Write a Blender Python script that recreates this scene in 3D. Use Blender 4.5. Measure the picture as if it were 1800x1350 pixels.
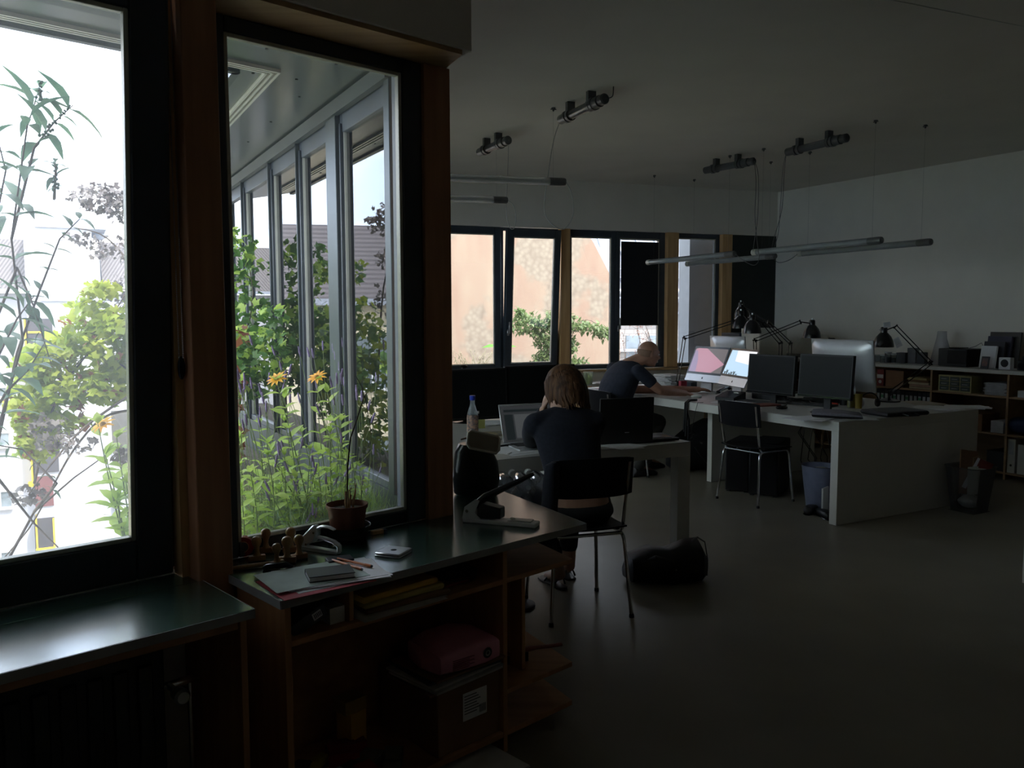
import bpy, math, random
from mathutils import Matrix, Vector, noise as mnoise
PI = math.pi
R = math.radians
for o in list(bpy.data.objects): bpy.data.objects.remove(o)
scene = bpy.context.scene
COL = scene.collection
# ---------------------------------------------------------------- camera
cam_data = bpy.data.cameras.new('camera')
cam = bpy.data.objects.new('camera', cam_data); COL.objects.link(cam)
FPX = 1480.0
cam_data.sensor_fit = 'HORIZONTAL'; cam_data.sensor_width = 36.0; cam_data.lens = 36.0 * FPX / 1800
cam_data.clip_start = 0.05; cam_data.clip_end = 500
EYE = Vector((0, 0, 1.52))
CAMR = Matrix.Rotation(R(90 - 4.71), 3, 'X') @ Matrix.Rotation(R(-0.17), 3, 'Z')
cam.matrix_world = Matrix.Translation(EYE) @ CAMR.to_4x4()
scene.camera = cam
# ---------------------------------------------------------------- view, sky, sun
scene.view_settings.view_transform = 'Standard'; scene.view_settings.look = 'None'
scene.view_settings.gamma = 1.0; scene.view_settings.use_curve_mapping = False
scene.view_settings.exposure = 1.8
scene.cycles.max_bounces = 8; scene.cycles.diffuse_bounces = 5; scene.cycles.glossy_bounces = 4
scene.cycles.transparent_max_bounces = 24; scene.cycles.sample_clamp_indirect = 4.0
SKY = 1.85; SUN = 1.8
world = bpy.data.worlds.new('sky'); scene.world = world; world.use_nodes = True
wn = world.node_tree; wn.nodes.clear()
def wnode(t, **k):
    n = wn.nodes.new(t)
    for a, b in k.items(): setattr(n, a, b)
    return n
wo = wnode('ShaderNodeOutputWorld'); wb = wnode('ShaderNodeBackground')
tc = wnode('ShaderNodeTexCoord'); mp = wnode('ShaderNodeMapping'); nz = wnode('ShaderNodeTexNoise')
mp.inputs['Scale'].default_value = (1.0, 1.0, 2.6); nz.inputs['Scale'].default_value = 2.2
nz.inputs['Detail'].default_value = 7; nz.inputs['Roughness'].default_value = 0.55
rp = wnode('ShaderNodeValToRGB')
rp.color_ramp.elements[0].position = 0.44; rp.color_ramp.elements[0].color = (0.62, 0.77, 1.0, 1)
rp.color_ramp.elements[1].position = 0.60; rp.color_ramp.elements[1].color = (1.0, 0.985, 0.96, 1)
wn.links.new(tc.outputs['Generated'], mp.inputs['Vector']); wn.links.new(mp.outputs[0], nz.inputs['Vector'])
wn.links.new(nz.outputs['Fac'], rp.inputs[0]); wn.links.new(rp.outputs[0], wb.inputs[0])
wb.inputs[1].default_value = SKY; wn.links.new(wb.outputs[0], wo.inputs[0])
sd = bpy.data.lights.new('sun', 'SUN'); sd.energy = SUN; sd.angle = R(0.6); sd.color = (1.0, 0.94, 0.85)
sun = bpy.data.objects.new('sun', sd); COL.objects.link(sun)
saz, sel = R(128), R(52)            # azimuth right of the view axis, elevation
sdir = Vector((math.sin(saz) * math.cos(sel), math.cos(saz) * math.cos(sel), math.sin(sel)))
sun.rotation_euler = sdir.to_track_quat('Z', 'Y').to_euler()

# ---------------------------------------------------------------- helpers
def ray(px, py):
    return CAMR @ Vector(((px - 900) / FPX, -(py - 675) / FPX, -1))
def at_z(px, py, z):
    d = ray(px, py); return EYE + d * ((z - EYE.z) / d.z)
def at_y(px, py, Y):
    d = ray(px, py); return EYE + d * (Y / d.y)
def frame(deg, ox=0, oy=0, oz=0):
    return Matrix.Translation((ox, oy, oz)) @ Matrix.Rotation(R(deg), 4, 'Z')
FA = frame(43.0)       # x runs along the near window wall, y points out through it
FC = frame(28.6)       # y runs along the long right wall and the desks
FB = frame(20.3)       # x runs along the far window wall, y points out
def loc(F, p): return F.inverted() @ Vector(p)
def TR(x=0, y=0, z=0, rx=0, ry=0, rz=0, s=1):
    return Matrix.Translation((x, y, z)) @ Matrix.Rotation(R(rz), 4, 'Z') @ Matrix.Rotation(R(ry), 4, 'Y') @ Matrix.Rotation(R(rx), 4, 'X') @ Matrix.Scale(s, 4)
class MB:
    def __init__(s, M=None):
        s.v = []; s.f = []; s.m = []; s.M = M or Matrix(); s.mi = 0
    def add(s, vs, fs, M=None):
        k = len(s.v); T = s.M @ M if M is not None else s.M
        s.v += [T @ Vector(p) for p in vs]
        s.f += [tuple(i + k for i in f) for f in fs]; s.m += [s.mi] * len(fs)
        return s
    def box(s, a, b, M=None):
        x0, y0, z0 = a; x1, y1, z1 = b
        return s.add([(x0,y0,z0),(x1,y0,z0),(x1,y1,z0),(x0,y1,z0),(x0,y0,z1),(x1,y0,z1),(x1,y1,z1),(x0,y1,z1)],
              [(0,3,2,1),(4,5,6,7),(0,1,5,4),(1,2,6,5),(2,3,7,6),(3,0,4,7)], M)
    def rbox(s, c, size, rx=0, ry=0, rz=0):
        a = [q / 2 for q in size]
        return s.box([-q for q in a], a, TR(*c, rx, ry, rz))
    def prism(s, pts, z0, z1, M=None):
        n = len(pts)
        return s.add([(p[0], p[1], z0) for p in pts] + [(p[0], p[1], z1) for p in pts],
              [tuple(range(n))[::-1], tuple(range(n, 2 * n))] + [(i, (i+1) % n, (i+1) % n + n, i + n) for i in range(n)], M)
    def lathe(s, prof, n=20, M=None, cap=True):
        vs = []; fs = []
        for r, z in prof:
            vs += [(r * math.cos(2*PI*k/n), r * math.sin(2*PI*k/n), z) for k in range(n)]
        for i in range(len(prof) - 1):
            for k in range(n):
                a = i*n + k; b = i*n + (k+1) % n
                fs.append((a, b, b + n, a + n))
        if cap:
            fs.append(tuple(range(n))[::-1]); fs.append(tuple(range((len(prof)-1)*n, len(prof)*n)))
        return s.add(vs, fs, M)
    def tube(s, pts, r, n=8, cap=True, flat=None):
        pts = [Vector(p) for p in pts]; m = len(pts)
        rs = r if isinstance(r, (list, tuple)) else [r] * m
        t0 = (pts[1] - pts[0]).normalized()
        u = t0.orthogonal().normalized(); vs = []; fs = []
        if flat is not None: u = (Vector(flat) - t0 * t0.dot(Vector(flat))).normalized()
        for i, p in enumerate(pts):
            t = (pts[min(i+1, m-1)] - pts[max(i-1, 0)]).normalized()
            u = (u - t * u.dot(t))
            u = u.normalized() if u.length > 1e-6 else t.orthogonal().normalized()
            w = t.cross(u)
            ra, rb = rs[i] if isinstance(rs[i], (list, tuple)) else (rs[i], rs[i])
            vs += [p + u * ra * math.cos(2*PI*k/n) + w * rb * math.sin(2*PI*k/n) for k in range(n)]
        for i in range(m - 1):
            for k in range(n):
                a = i*n + k; b = i*n + (k+1) % n
                fs.append((a, b, b + n, a + n))
        if cap: fs += [tuple(range(n))[::-1], tuple(range((m-1)*n, m*n))]
        return s.add(vs, fs)
    def cyl(s, a, b, r, r2=None, n=14):
        return s.tube([a, b], [r, r if r2 is None else r2], n)
    def ball(s, c, r, nu=12, nv=8, M=None):
        rx, ry, rz = r if isinstance(r, (list, tuple)) else (r, r, r)
        prof = [(max(1e-4, math.sin(PI*i/nv)), -math.cos(PI*i/nv)) for i in range(nv + 1)]
        T = Matrix.Translation(c) @ (M or Matrix()) @ Matrix.Diagonal((rx, ry, rz, 1))
        return s.lathe(prof, nu, T)
    def rings(s, rings, n=16, cap=True, sup=2.0):
        """rings: (centre, axis u*ru, axis w*rw) as vectors"""
        vs = []; fs = []
        for c, u, w in rings:
            for k in range(n):
                a = 2*PI*k/n; ca, sa = math.cos(a), math.sin(a)
                ca = math.copysign(abs(ca) ** (2/sup), ca); sa = math.copysign(abs(sa) ** (2/sup), sa)
                vs.append(Vector(c) + Vector(u) * ca + Vector(w) * sa)
        m = len(rings)
        for i in range(m - 1):
            for k in range(n):
                a = i*n + k; b = i*n + (k+1) % n
                fs.append((a, b, b + n, a + n))
        if cap: fs += [tuple(range(n))[::-1], tuple(range((m-1)*n, m*n))]
        return s.add(vs, fs)
    def build(s, name, mats, parent=None, smooth=True, bev=0, seg=1, remesh=0, sharp=38, sm=0):
        me = bpy.data.meshes.new(name)
        me.from_pydata([tuple(p) for p in s.v], [], s.f)
        if not isinstance(mats, (list, tuple)): mats = [mats]
        for m in mats: me.materials.append(m)
        me.polygons.foreach_set('material_index', [min(i, len(mats)-1) for i in s.m])
        if smooth:
            me.polygons.foreach_set('use_smooth', [True] * len(me.polygons))
            if sharp: me.set_sharp_from_angle(angle=R(sharp))
        me.update()
        o = bpy.data.objects.new(name, me); COL.objects.link(o)
        if parent is not None: o.parent = parent
        if remesh:
            q = o.modifiers.new('union', 'REMESH'); q.mode = 'VOXEL'; q.voxel_size = remesh; q.use_smooth_shade = True
            if sm:
                q = o.modifiers.new('smooth', 'SMOOTH'); q.iterations = sm; q.factor = 0.5
        if bev:
            q = o.modifiers.new('bevel', 'BEVEL'); q.width = bev; q.segments = seg; q.limit_method = 'ANGLE'
        return o
def tag(o, label, cat, group=None, kind=None):
    o['label'] = label; o['category'] = cat
    if group: o['group'] = group
    if kind: o['kind'] = kind
    return o
def thing(name, label, cat, p=(0, 0, 0), rz=0, group=None):
    o = bpy.data.objects.new(name, None); COL.objects.link(o); o.empty_display_size = 0.05
    o.location = p; o.rotation_euler = (0, 0, R(rz)); return tag(o, label, cat, group)
def struct(name, mb, m, parent=None, bev=0, **k):
    o = mb.build(name, m, parent, bev=bev, **k)
    if parent is None: o['kind'] = 'structure'
    return o
def sempty(name):
    o = bpy.data.objects.new(name, None); COL.objects.link(o); o['kind'] = 'structure'; return o
def copy_tree(o, parent=None):
    c = o.copy(); COL.objects.link(c); c.parent = parent
    for ch in [q for q in bpy.data.objects if q.parent == o]: copy_tree(ch, c)
    return c
def dup(o, p, rz, label=None, group=None):
    c = copy_tree(o); c.location = p; c.rotation_euler = (0, 0, R(rz))
    if label: c['label'] = label
    if group: c['group'] = group
    return c
# ---------------------------------------------------------------- materials
def new_mat(name):
    m = bpy.data.materials.new(name); m.use_nodes = True; nt = m.node_tree; nt.nodes.clear()
    out = nt.nodes.new('ShaderNodeOutputMaterial'); return m, nt, out
def mat(name, c, rough=0.5, metal=0.0, var=0.12, scale=12.0, stretch=(1, 1, 1), bump=0.0, c2=None, spec=0.5, trans=0.0, emit=None, coat=0.0, lo=0.35, hi=0.65, detail=4, obj=True):
    m, nt, out = new_mat(name)
    b = nt.nodes.new('ShaderNodeBsdfPrincipled')
    t = nt.nodes.new('ShaderNodeTexCoord'); mp = nt.nodes.new('ShaderNodeMapping'); mp.inputs['Scale'].default_value = stretch
    n = nt.nodes.new('ShaderNodeTexNoise'); n.inputs['Scale'].default_value = scale; n.inputs['Detail'].default_value = detail
    r = nt.nodes.new('ShaderNodeValToRGB')
    if c2 is None:
        a = tuple(max(0, q * (1 - var)) for q in c); d = tuple(min(1, q * (1 + var)) for q in c)
    else: a, d = c, c2
    r.color_ramp.elements[0].color = (*a, 1); r.color_ramp.elements[1].color = (*d, 1)
    r.color_ramp.elements[0].position = lo; r.color_ramp.elements[1].position = hi
    L = nt.links.new
    L(t.outputs['Object'], mp.inputs[0]); L(mp.outputs[0], n.inputs['Vector']); L(n.outputs['Fac'], r.inputs[0]); L(r.outputs[0], b.inputs['Base Color'])
    b.inputs['Roughness'].default_value = rough; b.inputs['Metallic'].default_value = metal
    b.inputs['Specular IOR Level'].default_value = spec; b.inputs['Coat Weight'].default_value = coat; b.inputs['Coat Roughness'].default_value = 0.22
    if trans: b.inputs['Transmission Weight'].default_value = trans
    if emit: b.inputs['Emission Color'].default_value = (*emit[0], 1); b.inputs['Emission Strength'].default_value = emit[1]
    if bump:
        q = nt.nodes.new('ShaderNodeBump'); q.inputs['Strength'].default_value = bump; q.inputs['Distance'].default_value = 0.01
        L(n.outputs['Fac'], q.inputs['Height']); L(q.outputs[0], b.inputs['Normal'])
    L(b.outputs[0], out.inputs[0]); return m
def glass_mat(name, tint=(1, 1, 1), ior=1.5, haze=0.0, rough=0.0, boost=1.0):
    m, nt, out = new_mat(name); L = nt.links.new
    tr = nt.nodes.new('ShaderNodeBsdfTransparent'); tr.inputs[0].default_value = (*tint, 1)
    gl = nt.nodes.new('ShaderNodeBsdfGlossy'); gl.inputs['Roughness'].default_value = rough
    fr = nt.nodes.new('ShaderNodeFresnel'); fr.inputs[0].default_value = ior
    mul = nt.nodes.new('ShaderNodeMath'); mul.operation = 'MULTIPLY'; mul.use_clamp = True; mul.inputs[1].default_value = boost
    mx = nt.nodes.new('ShaderNodeMixShader'); L(fr.outputs[0], mul.inputs[0]); L(mul.outputs[0], mx.inputs[0]); L(tr.outputs[0], mx.inputs[1]); L(gl.outputs[0], mx.inputs[2])
    last = mx
    if haze:
        df = nt.nodes.new('ShaderNodeBsdfTranslucent'); df.inputs[0].default_value = (0.9, 0.93, 1.0, 1)
        m2 = nt.nodes.new('ShaderNodeMixShader')
        t = nt.nodes.new('ShaderNodeTexCoord'); n = nt.nodes.new('ShaderNodeTexNoise'); n.inputs['Scale'].default_value = 3.0
        mr = nt.nodes.new('ShaderNodeMapRange'); mr.inputs[3].default_value = haze * 0.7; mr.inputs[4].default_value = haze * 1.3
        L(t.outputs['Object'], n.inputs['Vector']); L(n.outputs['Fac'], mr.inputs[0]); L(mr.outputs[0], m2.inputs[0])
        L(mx.outputs[0], m2.inputs[1]); L(df.outputs[0], m2.inputs[2]); last = m2
    L(last.outputs[0], out.inputs[0]); return m
def leaf_mat(name, c, c2, tr=0.45, scale=9.0):
    m, nt, out = new_mat(name); L = nt.links.new
    t = nt.nodes.new('ShaderNodeTexCoord'); n = nt.nodes.new('ShaderNodeTexNoise'); n.inputs['Scale'].default_value = scale; n.inputs['Detail'].default_value = 3
    r = nt.nodes.new('ShaderNodeValToRGB'); r.color_ramp.elements[0].color = (*c, 1); r.color_ramp.elements[1].color = (*c2, 1)
    r.color_ramp.elements[0].position = 0.36; r.color_ramp.elements[1].position = 0.64
    d = nt.nodes.new('ShaderNodeBsdfPrincipled'); d.inputs['Roughness'].default_value = 0.5
    q = nt.nodes.new('ShaderNodeBsdfTranslucent'); mx = nt.nodes.new('ShaderNodeMixShader'); mx.inputs[0].default_value = tr
    L(t.outputs['Object'], n.inputs['Vector']); L(n.outputs['Fac'], r.inputs[0]); L(r.outputs[0], d.inputs['Base Color']); L(r.outputs[0], q.inputs[0])
    L(d.outputs[0], mx.inputs[1]); L(q.outputs[0], mx.inputs[2]); L(mx.outputs[0], out.inputs[0]); return m
def wood(name, a, b, axis='z', rough=0.5, scale=3.0):
    st = {'z': (7, 7, 0.6), 'x': (0.6, 7, 7), 'y': (7, 0.6, 7)}[axis]
    return mat(name, a, rough, c2=b, scale=scale, stretch=st, lo=0.3, hi=0.7, bump=0.05, detail=6)
def wave_mat(name, a, b, scale, axis='Z', rough=0.6, bump=0.4, wtype='BANDS', dist=0.3, metal=0.0):
    m, nt, out = new_mat(name); L = nt.links.new
    bs = nt.nodes.new('ShaderNodeBsdfPrincipled'); t = nt.nodes.new('ShaderNodeTexCoord'); w = nt.nodes.new('ShaderNodeTexWave')
    w.bands_direction = axis; w.inputs['Scale'].default_value = scale; w.inputs['Distortion'].default_value = dist
    r = nt.nodes.new('ShaderNodeValToRGB'); r.color_ramp.elements[0].color = (*a, 1); r.color_ramp.elements[1].color = (*b, 1)
    q = nt.nodes.new('ShaderNodeBump'); q.inputs['Strength'].default_value = bump; q.inputs['Distance'].default_value = 0.02
    L(t.outputs['Object'], w.inputs['Vector']); L(w.outputs['Fac'], r.inputs[0]); L(r.outputs[0], bs.inputs['Base Color'])
    L(w.outputs['Fac'], q.inputs['Height']); L(q.outputs[0], bs.inputs['Normal']); bs.inputs['Roughness'].default_value = rough
    bs.inputs['Metallic'].default_value = metal
    L(bs.outputs[0], out.inputs[0]); return m
m_white = mat('white_plaster', (0.76, 0.72, 0.65), 0.85, var=0.03, scale=3)
m_ceil = mat('ceiling_plaster', (0.68, 0.65, 0.59), 0.9, var=0.03, scale=2)
m_floor = mat('grey_linoleum', (0.215, 0.195, 0.150), 0.42, var=0.10, scale=1.6, spec=0.35, bump=0.01)
m_post = wood('reddish_pine', (0.34, 0.15, 0.075), (0.52, 0.26, 0.14))
m_pine = wood('yellow_pine', (0.52, 0.30, 0.13), (0.72, 0.46, 0.23))
m_pinex = wood('yellow_pine_header', (0.36, 0.22, 0.10), (0.52, 0.34, 0.17), 'x')
m_frame = mat('dark_blue_green_frame', (0.045, 0.058, 0.075), 0.42, var=0.15, scale=6)
m_seal = mat('grey_glazing_bead', (0.55, 0.55, 0.50), 0.4, var=0.05, metal=0.3)
m_facade = mat('grey_green_metal', (0.055, 0.070, 0.078), 0.42, var=0.12, scale=4, metal=0.35)
m_soffit = mat('dark_green_soffit_panel', (0.045, 0.062, 0.06), 0.28, var=0.12, scale=2)
m_glass = glass_mat('window_glass', haze=0.008)
m_glass_glare = glass_mat('glare_haze_window_glass', haze=0.06)  # whitish translucency mixed into the tilted pane imitates the glare veil over it
m_glass_ext = glass_mat('terrace_window_glass', tint=(0.75, 0.8, 0.8), boost=1.6)
m_green = mat('dark_green_linoleum', (0.035, 0.080, 0.058), 0.24, var=0.12, scale=5, spec=1.0, coat=1.0)
m_edge = mat('grey_edge_strip', (0.30, 0.30, 0.29), 0.5, var=0.05)
m_ply = wood('red_brown_plywood', (0.36, 0.17, 0.075), (0.52, 0.27, 0.13), 'x')
m_plyz = wood('plywood_panel', (0.38, 0.18, 0.08), (0.55, 0.30, 0.14), 'z')
m_black = mat('matte_black', (0.012, 0.012, 0.014), 0.5, var=0.2)
m_blackgl = mat('gloss_black', (0.008, 0.008, 0.01), 0.18, var=0.1)
m_chrome = mat('chrome', (0.75, 0.75, 0.76), 0.16, metal=1.0, var=0.04)
m_steel = mat('brushed_steel', (0.55, 0.55, 0.56), 0.32, metal=1.0, var=0.08)
m_paper = mat('white_paper', (0.80, 0.80, 0.82), 0.8, var=0.03)
m_deskw = mat('white_desk_laminate', (0.66, 0.65, 0.60), 0.45, var=0.03, scale=3)
m_deskt = mat('grey_desk_top', (0.48, 0.47, 0.44), 0.4, var=0.05, scale=3)
m_clear = glass_mat('clear_plastic', tint=(0.90, 0.92, 0.92), ior=1.45, haze=0.12, rough=0.05)
# ================================================================ ROOM
CH = 3.05
def W(F, x, y): v = F @ Vector((x, y, 0)); return (v.x, v.y)
cornR = W(FC, 8.15, 7.88)                      # far right corner, checked against the photograph
cR = Vector((3.365, 10.79)); cRc = FC.inverted() @ Vector((cR.x, cR.y, 0))     # in desk-wall axes
XR = cRc.x                                       # right wall plane
XC0, XC1 = 1.19, 1.335                           # terrace facade: outer and inner face
cRb = FB.inverted() @ Vector((cR.x, cR.y, 0)); YB = cRb.y; XB = cRb.x          # far wall plane
WA = 2.50                                        # near window wall, inner face
def meet(F1, x, F2, y):
    """intersection of the line x = const of F1 with the line y = const of F2"""
    a = F1 @ Vector((x, 0, 0)); d = F1.to_3x3() @ Vector((0, 1, 0)); n = F2.to_3x3() @ Vector((0, 1, 0)); p = F2 @ Vector((0, y, 0))
    t = (p - a).dot(n) / d.dot(n); return a + d * t
endC = meet(FC, XC1, FB, YB)                     # inner corner terrace facade / far wall
pillC = meet(FC, XC1, FA, WA)                    # inner corner at the pillar
backL = FA @ Vector((-6.0, WA, 0)); backR = FC @ Vector((XR, -7.0, 0)); backM = Vector((2.0, -7.5, 0))
poly = [endC, cR.to_3d(), backR, backM, backL, pillC]
poly2 = [(p.x, p.y) for p in poly]
def outset(F, pts): return pts
fl = MB(); fl.prism(poly2, -0.15, 0.0); floor = struct('floor', fl, m_floor)
# ceiling reaches over the terrace facade wall too
ce = MB(); ce.prism(poly2, CH, CH + 0.2); struct('ceiling', ce, m_ceil)
# right wall, back walls
wr = MB(FC); wr.box((XR, -7.3, 0), (XR + 0.2, cRc.y + 0.4, CH + .2)); struct('wall_right', wr, m_white)
def wall_between(name, a, b, th=0.2, z0=0, z1=CH + .2):
    a = Vector(a); b = Vector(b); d = (b - a).normalized(); n = Vector((d.y, -d.x, 0)) * th
    m = MB(); m.prism([(a.x, a.y), (b.x, b.y), (b.x + n.x, b.y + n.y), (a.x + n.x, a.y + n.y)][::-1], z0, z1); return struct(name, m, m_white)
wall_between('wall_back', backR + Vector((.1, -.1, 0)), backM)
wall_between('wall_back_left', backM, backL)
# ---- near window wall (frame A): posts, bulkhead, windows
HB = 2.44
bk = MB(FA); bk.mi = 0
sPil = (FA.inverted() @ pillC).x
pA = FA.inverted() @ meet(FC, XC1, FA, 2.32)
bk.prism([(-6, 2.32), (pA.x, 2.32), (sPil, WA), (sPil + .06, 2.66), (-6, 2.66)][::-1], HB + .02, CH)
struct('wall_bulkhead', bk, m_white)
b2 = MB(FA); b2.prism([(-6, 2.32), (pA.x, 2.32), (sPil, WA + .02), (-6, WA + .02)][::-1], HB + .004, HB + .02); struct('trim_1', b2, m_white)
b3 = MB(FA); b3.prism([(-6, 2.335), (pA.x - .03, 2.335), (sPil - .005, WA + .03), (sPil, 2.6), (-6, 2.6)][::-1], HB - .012, HB + .004); struct('trim_2', b3, m_pinex)
pt = MB(FA); pt.box((0.968, 2.375, 0.0), (1.072, 2.62, HB - .012)); struct('trim_3', pt, m_post, bev=.003)
pp = MB(FA)
q = [(1.90, 2.50), (sPil + .012, WA)]
c1 = FA.inverted() @ meet(FC, XC1, FA, 2.76); c2 = FA.inverted() @ meet(FC, XC1 - .11, FA, 2.74)
pp.prism([(1.90, 2.50), (sPil, WA), (c1.x, c1.y), (c2.x, c2.y), (1.90, 2.62)], 0.0, HB - .012); struct('trim_4', pp, m_post, bev=.002)
lw = MB(FA); lw.box((-6, WA, 0), (1.90, 2.64, .742)); struct('wall_left_parapet', lw, m_white)
lw = MB(FA); lw.box((-6, WA, .742), (-.60, 2.64, HB - .012)); struct('wall_left', lw, m_white)
# pine reveal beside the tilted sash
rv = MB(FA); rv.box((0.944, 2.44, .7505), (0.968, 2.50, HB - .012)); struct('trim_5', rv, m_pine)
def ring(mb, x0, x1, z0, z1, w, y0, y1, wt=None, wb=None, wr=None):
    wt = wt or w; wb = wb or w; wr = wr or w
    mb.box((x0, y0, z0), (x0 + w, y1, z1)); mb.box((x1 - wr, y0, z0), (x1, y1, z1))
    mb.box((x0 + w, y0, z0), (x1 - wr, y1, z0 + wb)); mb.box((x0 + w, y0, z1 - wt), (x1 - wr, y1, z1))
def casement(name, F, x0, x1, z0, z1, y, w=.07, wt=None, wb=None, wr=None, glass=None, fm=None, bead=True, depth=.07, M=None, parent=None):
    """a window: frame, glazing bead and pane under one Empty"""
    F = F @ M if M is not None else F
    e = parent or sempty(name)
    f = MB(F); ring(f, x0, x1, z0, z1, w, y, y + depth, wt, wb, wr)
    f.build('sash_frame', fm or m_frame, e, bev=.004)
    wt = wt or w; wb = wb or w; wr = wr or w
    if bead:
        b = MB(F); ring(b, x0 + w, x1 - wr, z0 + wb, z1 - wt, .013, y + .006, y + .03); b.build('glazing_bead', m_seal, e, bev=.002)
    g = MB(F); g.box((x0 + w - .004, y + .032, z0 + wb - .004), (x1 - wr + .004, y + .038, z1 - wt + .004)); g.build('glass_pane', glass or m_glass, e)
    return e
# window 2: the fixed one beside the pillar
casement('window_2', FA, 1.072, 1.90, .7505, HB - .012, 2.515, w=.085, wt=.048, wb=.048, wr=.085)
# window 1: sash tilted into the room, outer frame behind
e1 = sempty('window_1')
f = MB(FA); ring(f, -.60, .968, .7505, HB - .012, .05, 2.56, 2.63); f.build('outer_frame', m_frame, e1, bev=.003)
TM = Matrix.Translation((0, 2.50, .7505)) @ Matrix.Rotation(R(4.0), 4, 'X') @ Matrix.Translation((0, -2.50, -.7505))
casement('window_1', FA, -.55, .940, .753, 2.44, 2.495, w=.105, wt=.10, wb=.118, glass=m_glass_glare, depth=.06, M=TM, parent=e1)
# ---- terrace facade (frame C): posts and windows seen from outside through window 2
yE = (FC.inverted() @ endC).y
yS = (FC.inverted() @ pillC).y + .02
lo = MB(FC); lo.box((XC0, 3.12, .2), (XC1, yE + .1, .80)); lo.box((XC0 + .02, 3.12, 0), (XC1, yE, .2)); struct('wall_terrace', lo, m_facade)
lo = MB(FC); lo.box((XC0, 3.14, HB), (XC1 , yE + .1, CH + .2)); struct('wall_terrace_header', lo, m_white)
def facade_window(n, y0, y1):
    e = sempty('window_%d' % n)
    Z0, Z1 = .80, HB
    f = MB(FC)
    x0, x1 = XC0 + .008, XC1 - .07; w = .034
    f.box((x0, y0, Z0), (x1, y0 + w, Z1)); f.box((x0, y1 - w, Z0), (x1, y1, Z1)); f.box((x0, y0 + w, Z0), (x1, y1 - w, Z0 + w)); f.box((x0, y0 + w, Z1 - .09), (x1, y1 - w, Z1))
    f.box((x0 - .012, y0 + w - .012, Z0), (x0, y0 + w, Z1 - .05)); f.box((x0 - .012, y1 - w, Z0), (x0, y1 - w + .012, Z1 - .05))
    f.build('sash_frame', m_frame, e, bev=.003)
    b = MB(FC)
    for s_ in ((y0 + w, y0 + w + .008), (y1 - w - .008, y1 - w)): b.box((x0 + .006, s_[0], Z0 + w), (x0 + .018, s_[1], Z1 - .06))
    b.box((x0 + .006, y0 + w + .008, Z1 - .07), (x0 + .018, y1 - w - .008, Z1 - .06)); b.build('glazing_bead', m_seal, e)
    g = MB(FC); g.box((x0 + .0185, y0 + w - .003, Z0 + w - .003), (x0 + .024, y1 - w + .003, Z1 - .057)); g.build('glass_pane', m_glass_ext, e)
def t_of(px):
    r = (px - 900) / FPX; p = FC @ Vector((XC0, 0, 0)); d = FC.to_3x3() @ Vector((0, 1, 0))
    return (r * p.y - p.x) / (d.x - r * d.y)
ys = [t_of(p) for p in (735, 602, 585, 532, 531, 483, 482, 435, 434, 404, 403, 380)]
ys = [max(3.2, v) for v in ys]
edges = []
for k in range(0, 12, 2): edges.append((ys[k], ys[k + 1]))
d_ = edges[-1][1] - edges[-1][0]
n = 3; last = 3.14; k = 0
mull = MB(FC)
yy = 3.14
for (a, b) in edges:
    if a - yy > .01: mull.box((XC0 - .015, yy, .8), (XC1, a, HB))
    facade_window(n, a, b); n += 1; yy = b
while yy < yE - .9:
    mull.box((XC0 - .015, yy, .8), (XC1, yy + .22, HB)); facade_window(n, yy + .22, yy + .8); n += 1; yy += .8
mull.box((XC0 - .015, yy, .8), (XC1, yE + .1, HB))
struct('trim_6', mull, m_facade, bev=.003)
# fascia band above the facade windows, meeting the soffit
fb = MB(FC); fb.box((XC0 - .03, 3.14, HB - .012), (XC0 - .001, yE + .1, HB + .05)); struct('trim_7', fb, m_facade)
# ---- terrace soffit: an L shaped roof overhang, with a curtain track round it
ZS = 2.50
aN = 3.28; xCe = .706
so = MB()
inner = FA @ Vector((-6, 2.62, 0))
k1 = meet(FC, XC0, FA, 2.62); k2 = FC @ Vector((XC0, yE + .2, 0)); k3 = FC @ Vector((xCe, 6.9, 0)); k3b = FC @ Vector((XC0, 8.0, 0)); k4 = meet(FC, xCe, FA, aN); k5 = FA @ Vector((-6, aN, 0))
so.prism([(p.x, p.y) for p in (inner, k1, k2, k3b, k3, k4, k5)][::-1], ZS, ZS + .06)
struct('ceiling_terrace', so, m_soffit)
so = MB()
def edge_strip(mb, a, b, w, z0, z1):
    d = (b - a).normalized(); nn = Vector((-d.y, d.x, 0)) * w
    mb.prism([(a.x, a.y), (b.x, b.y), (b.x + nn.x, b.y + nn.y), (a.x + nn.x, a.y + nn.y)], z0, z1)
def trackline(off, w, z0, z1, mb):
    a = FA @ Vector((-6, 3.159 + off, 0)); c = meet(FC, .847 - off, FA, 3.159 + off); d = FC @ Vector((.847 - off, 6.9, 0))
    edge_strip(mb, a, c, w, z0, z1); edge_strip(mb, c, d, w, z0, z1)
for off in (0, .022, .044): trackline(off, .010, ZS - .014, ZS, so)
struct('trim_8', so, m_seal)
so = MB(); edge_strip(so, k5, k4, .03, ZS - .012, ZS + .14); edge_strip(so, k4, k3, .03, ZS - .012, ZS + .14); struct('trim_9', so, m_facade)
sc = MB()
rnd = random.Random(3)
for i in range(14):
    for (F, x, y) in ((FA, -1.0 + i * .28, 2.95 if i % 2 else 3.24), (FC, .76 if i % 2 else 1.02, 3.3 + i * .28)):
        p = F @ Vector((x, y, 0)); 
        if F is FA and (FC.inverted() @ p).x > XC0 - .05: continue
        if F is FC and (FA.inverted() @ p).y < 2.7: continue
        sc.cyl((p.x, p.y, ZS - .004), (p.x, p.y, ZS), .006, n=8)
struct('trim_10', sc, m_black)
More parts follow.
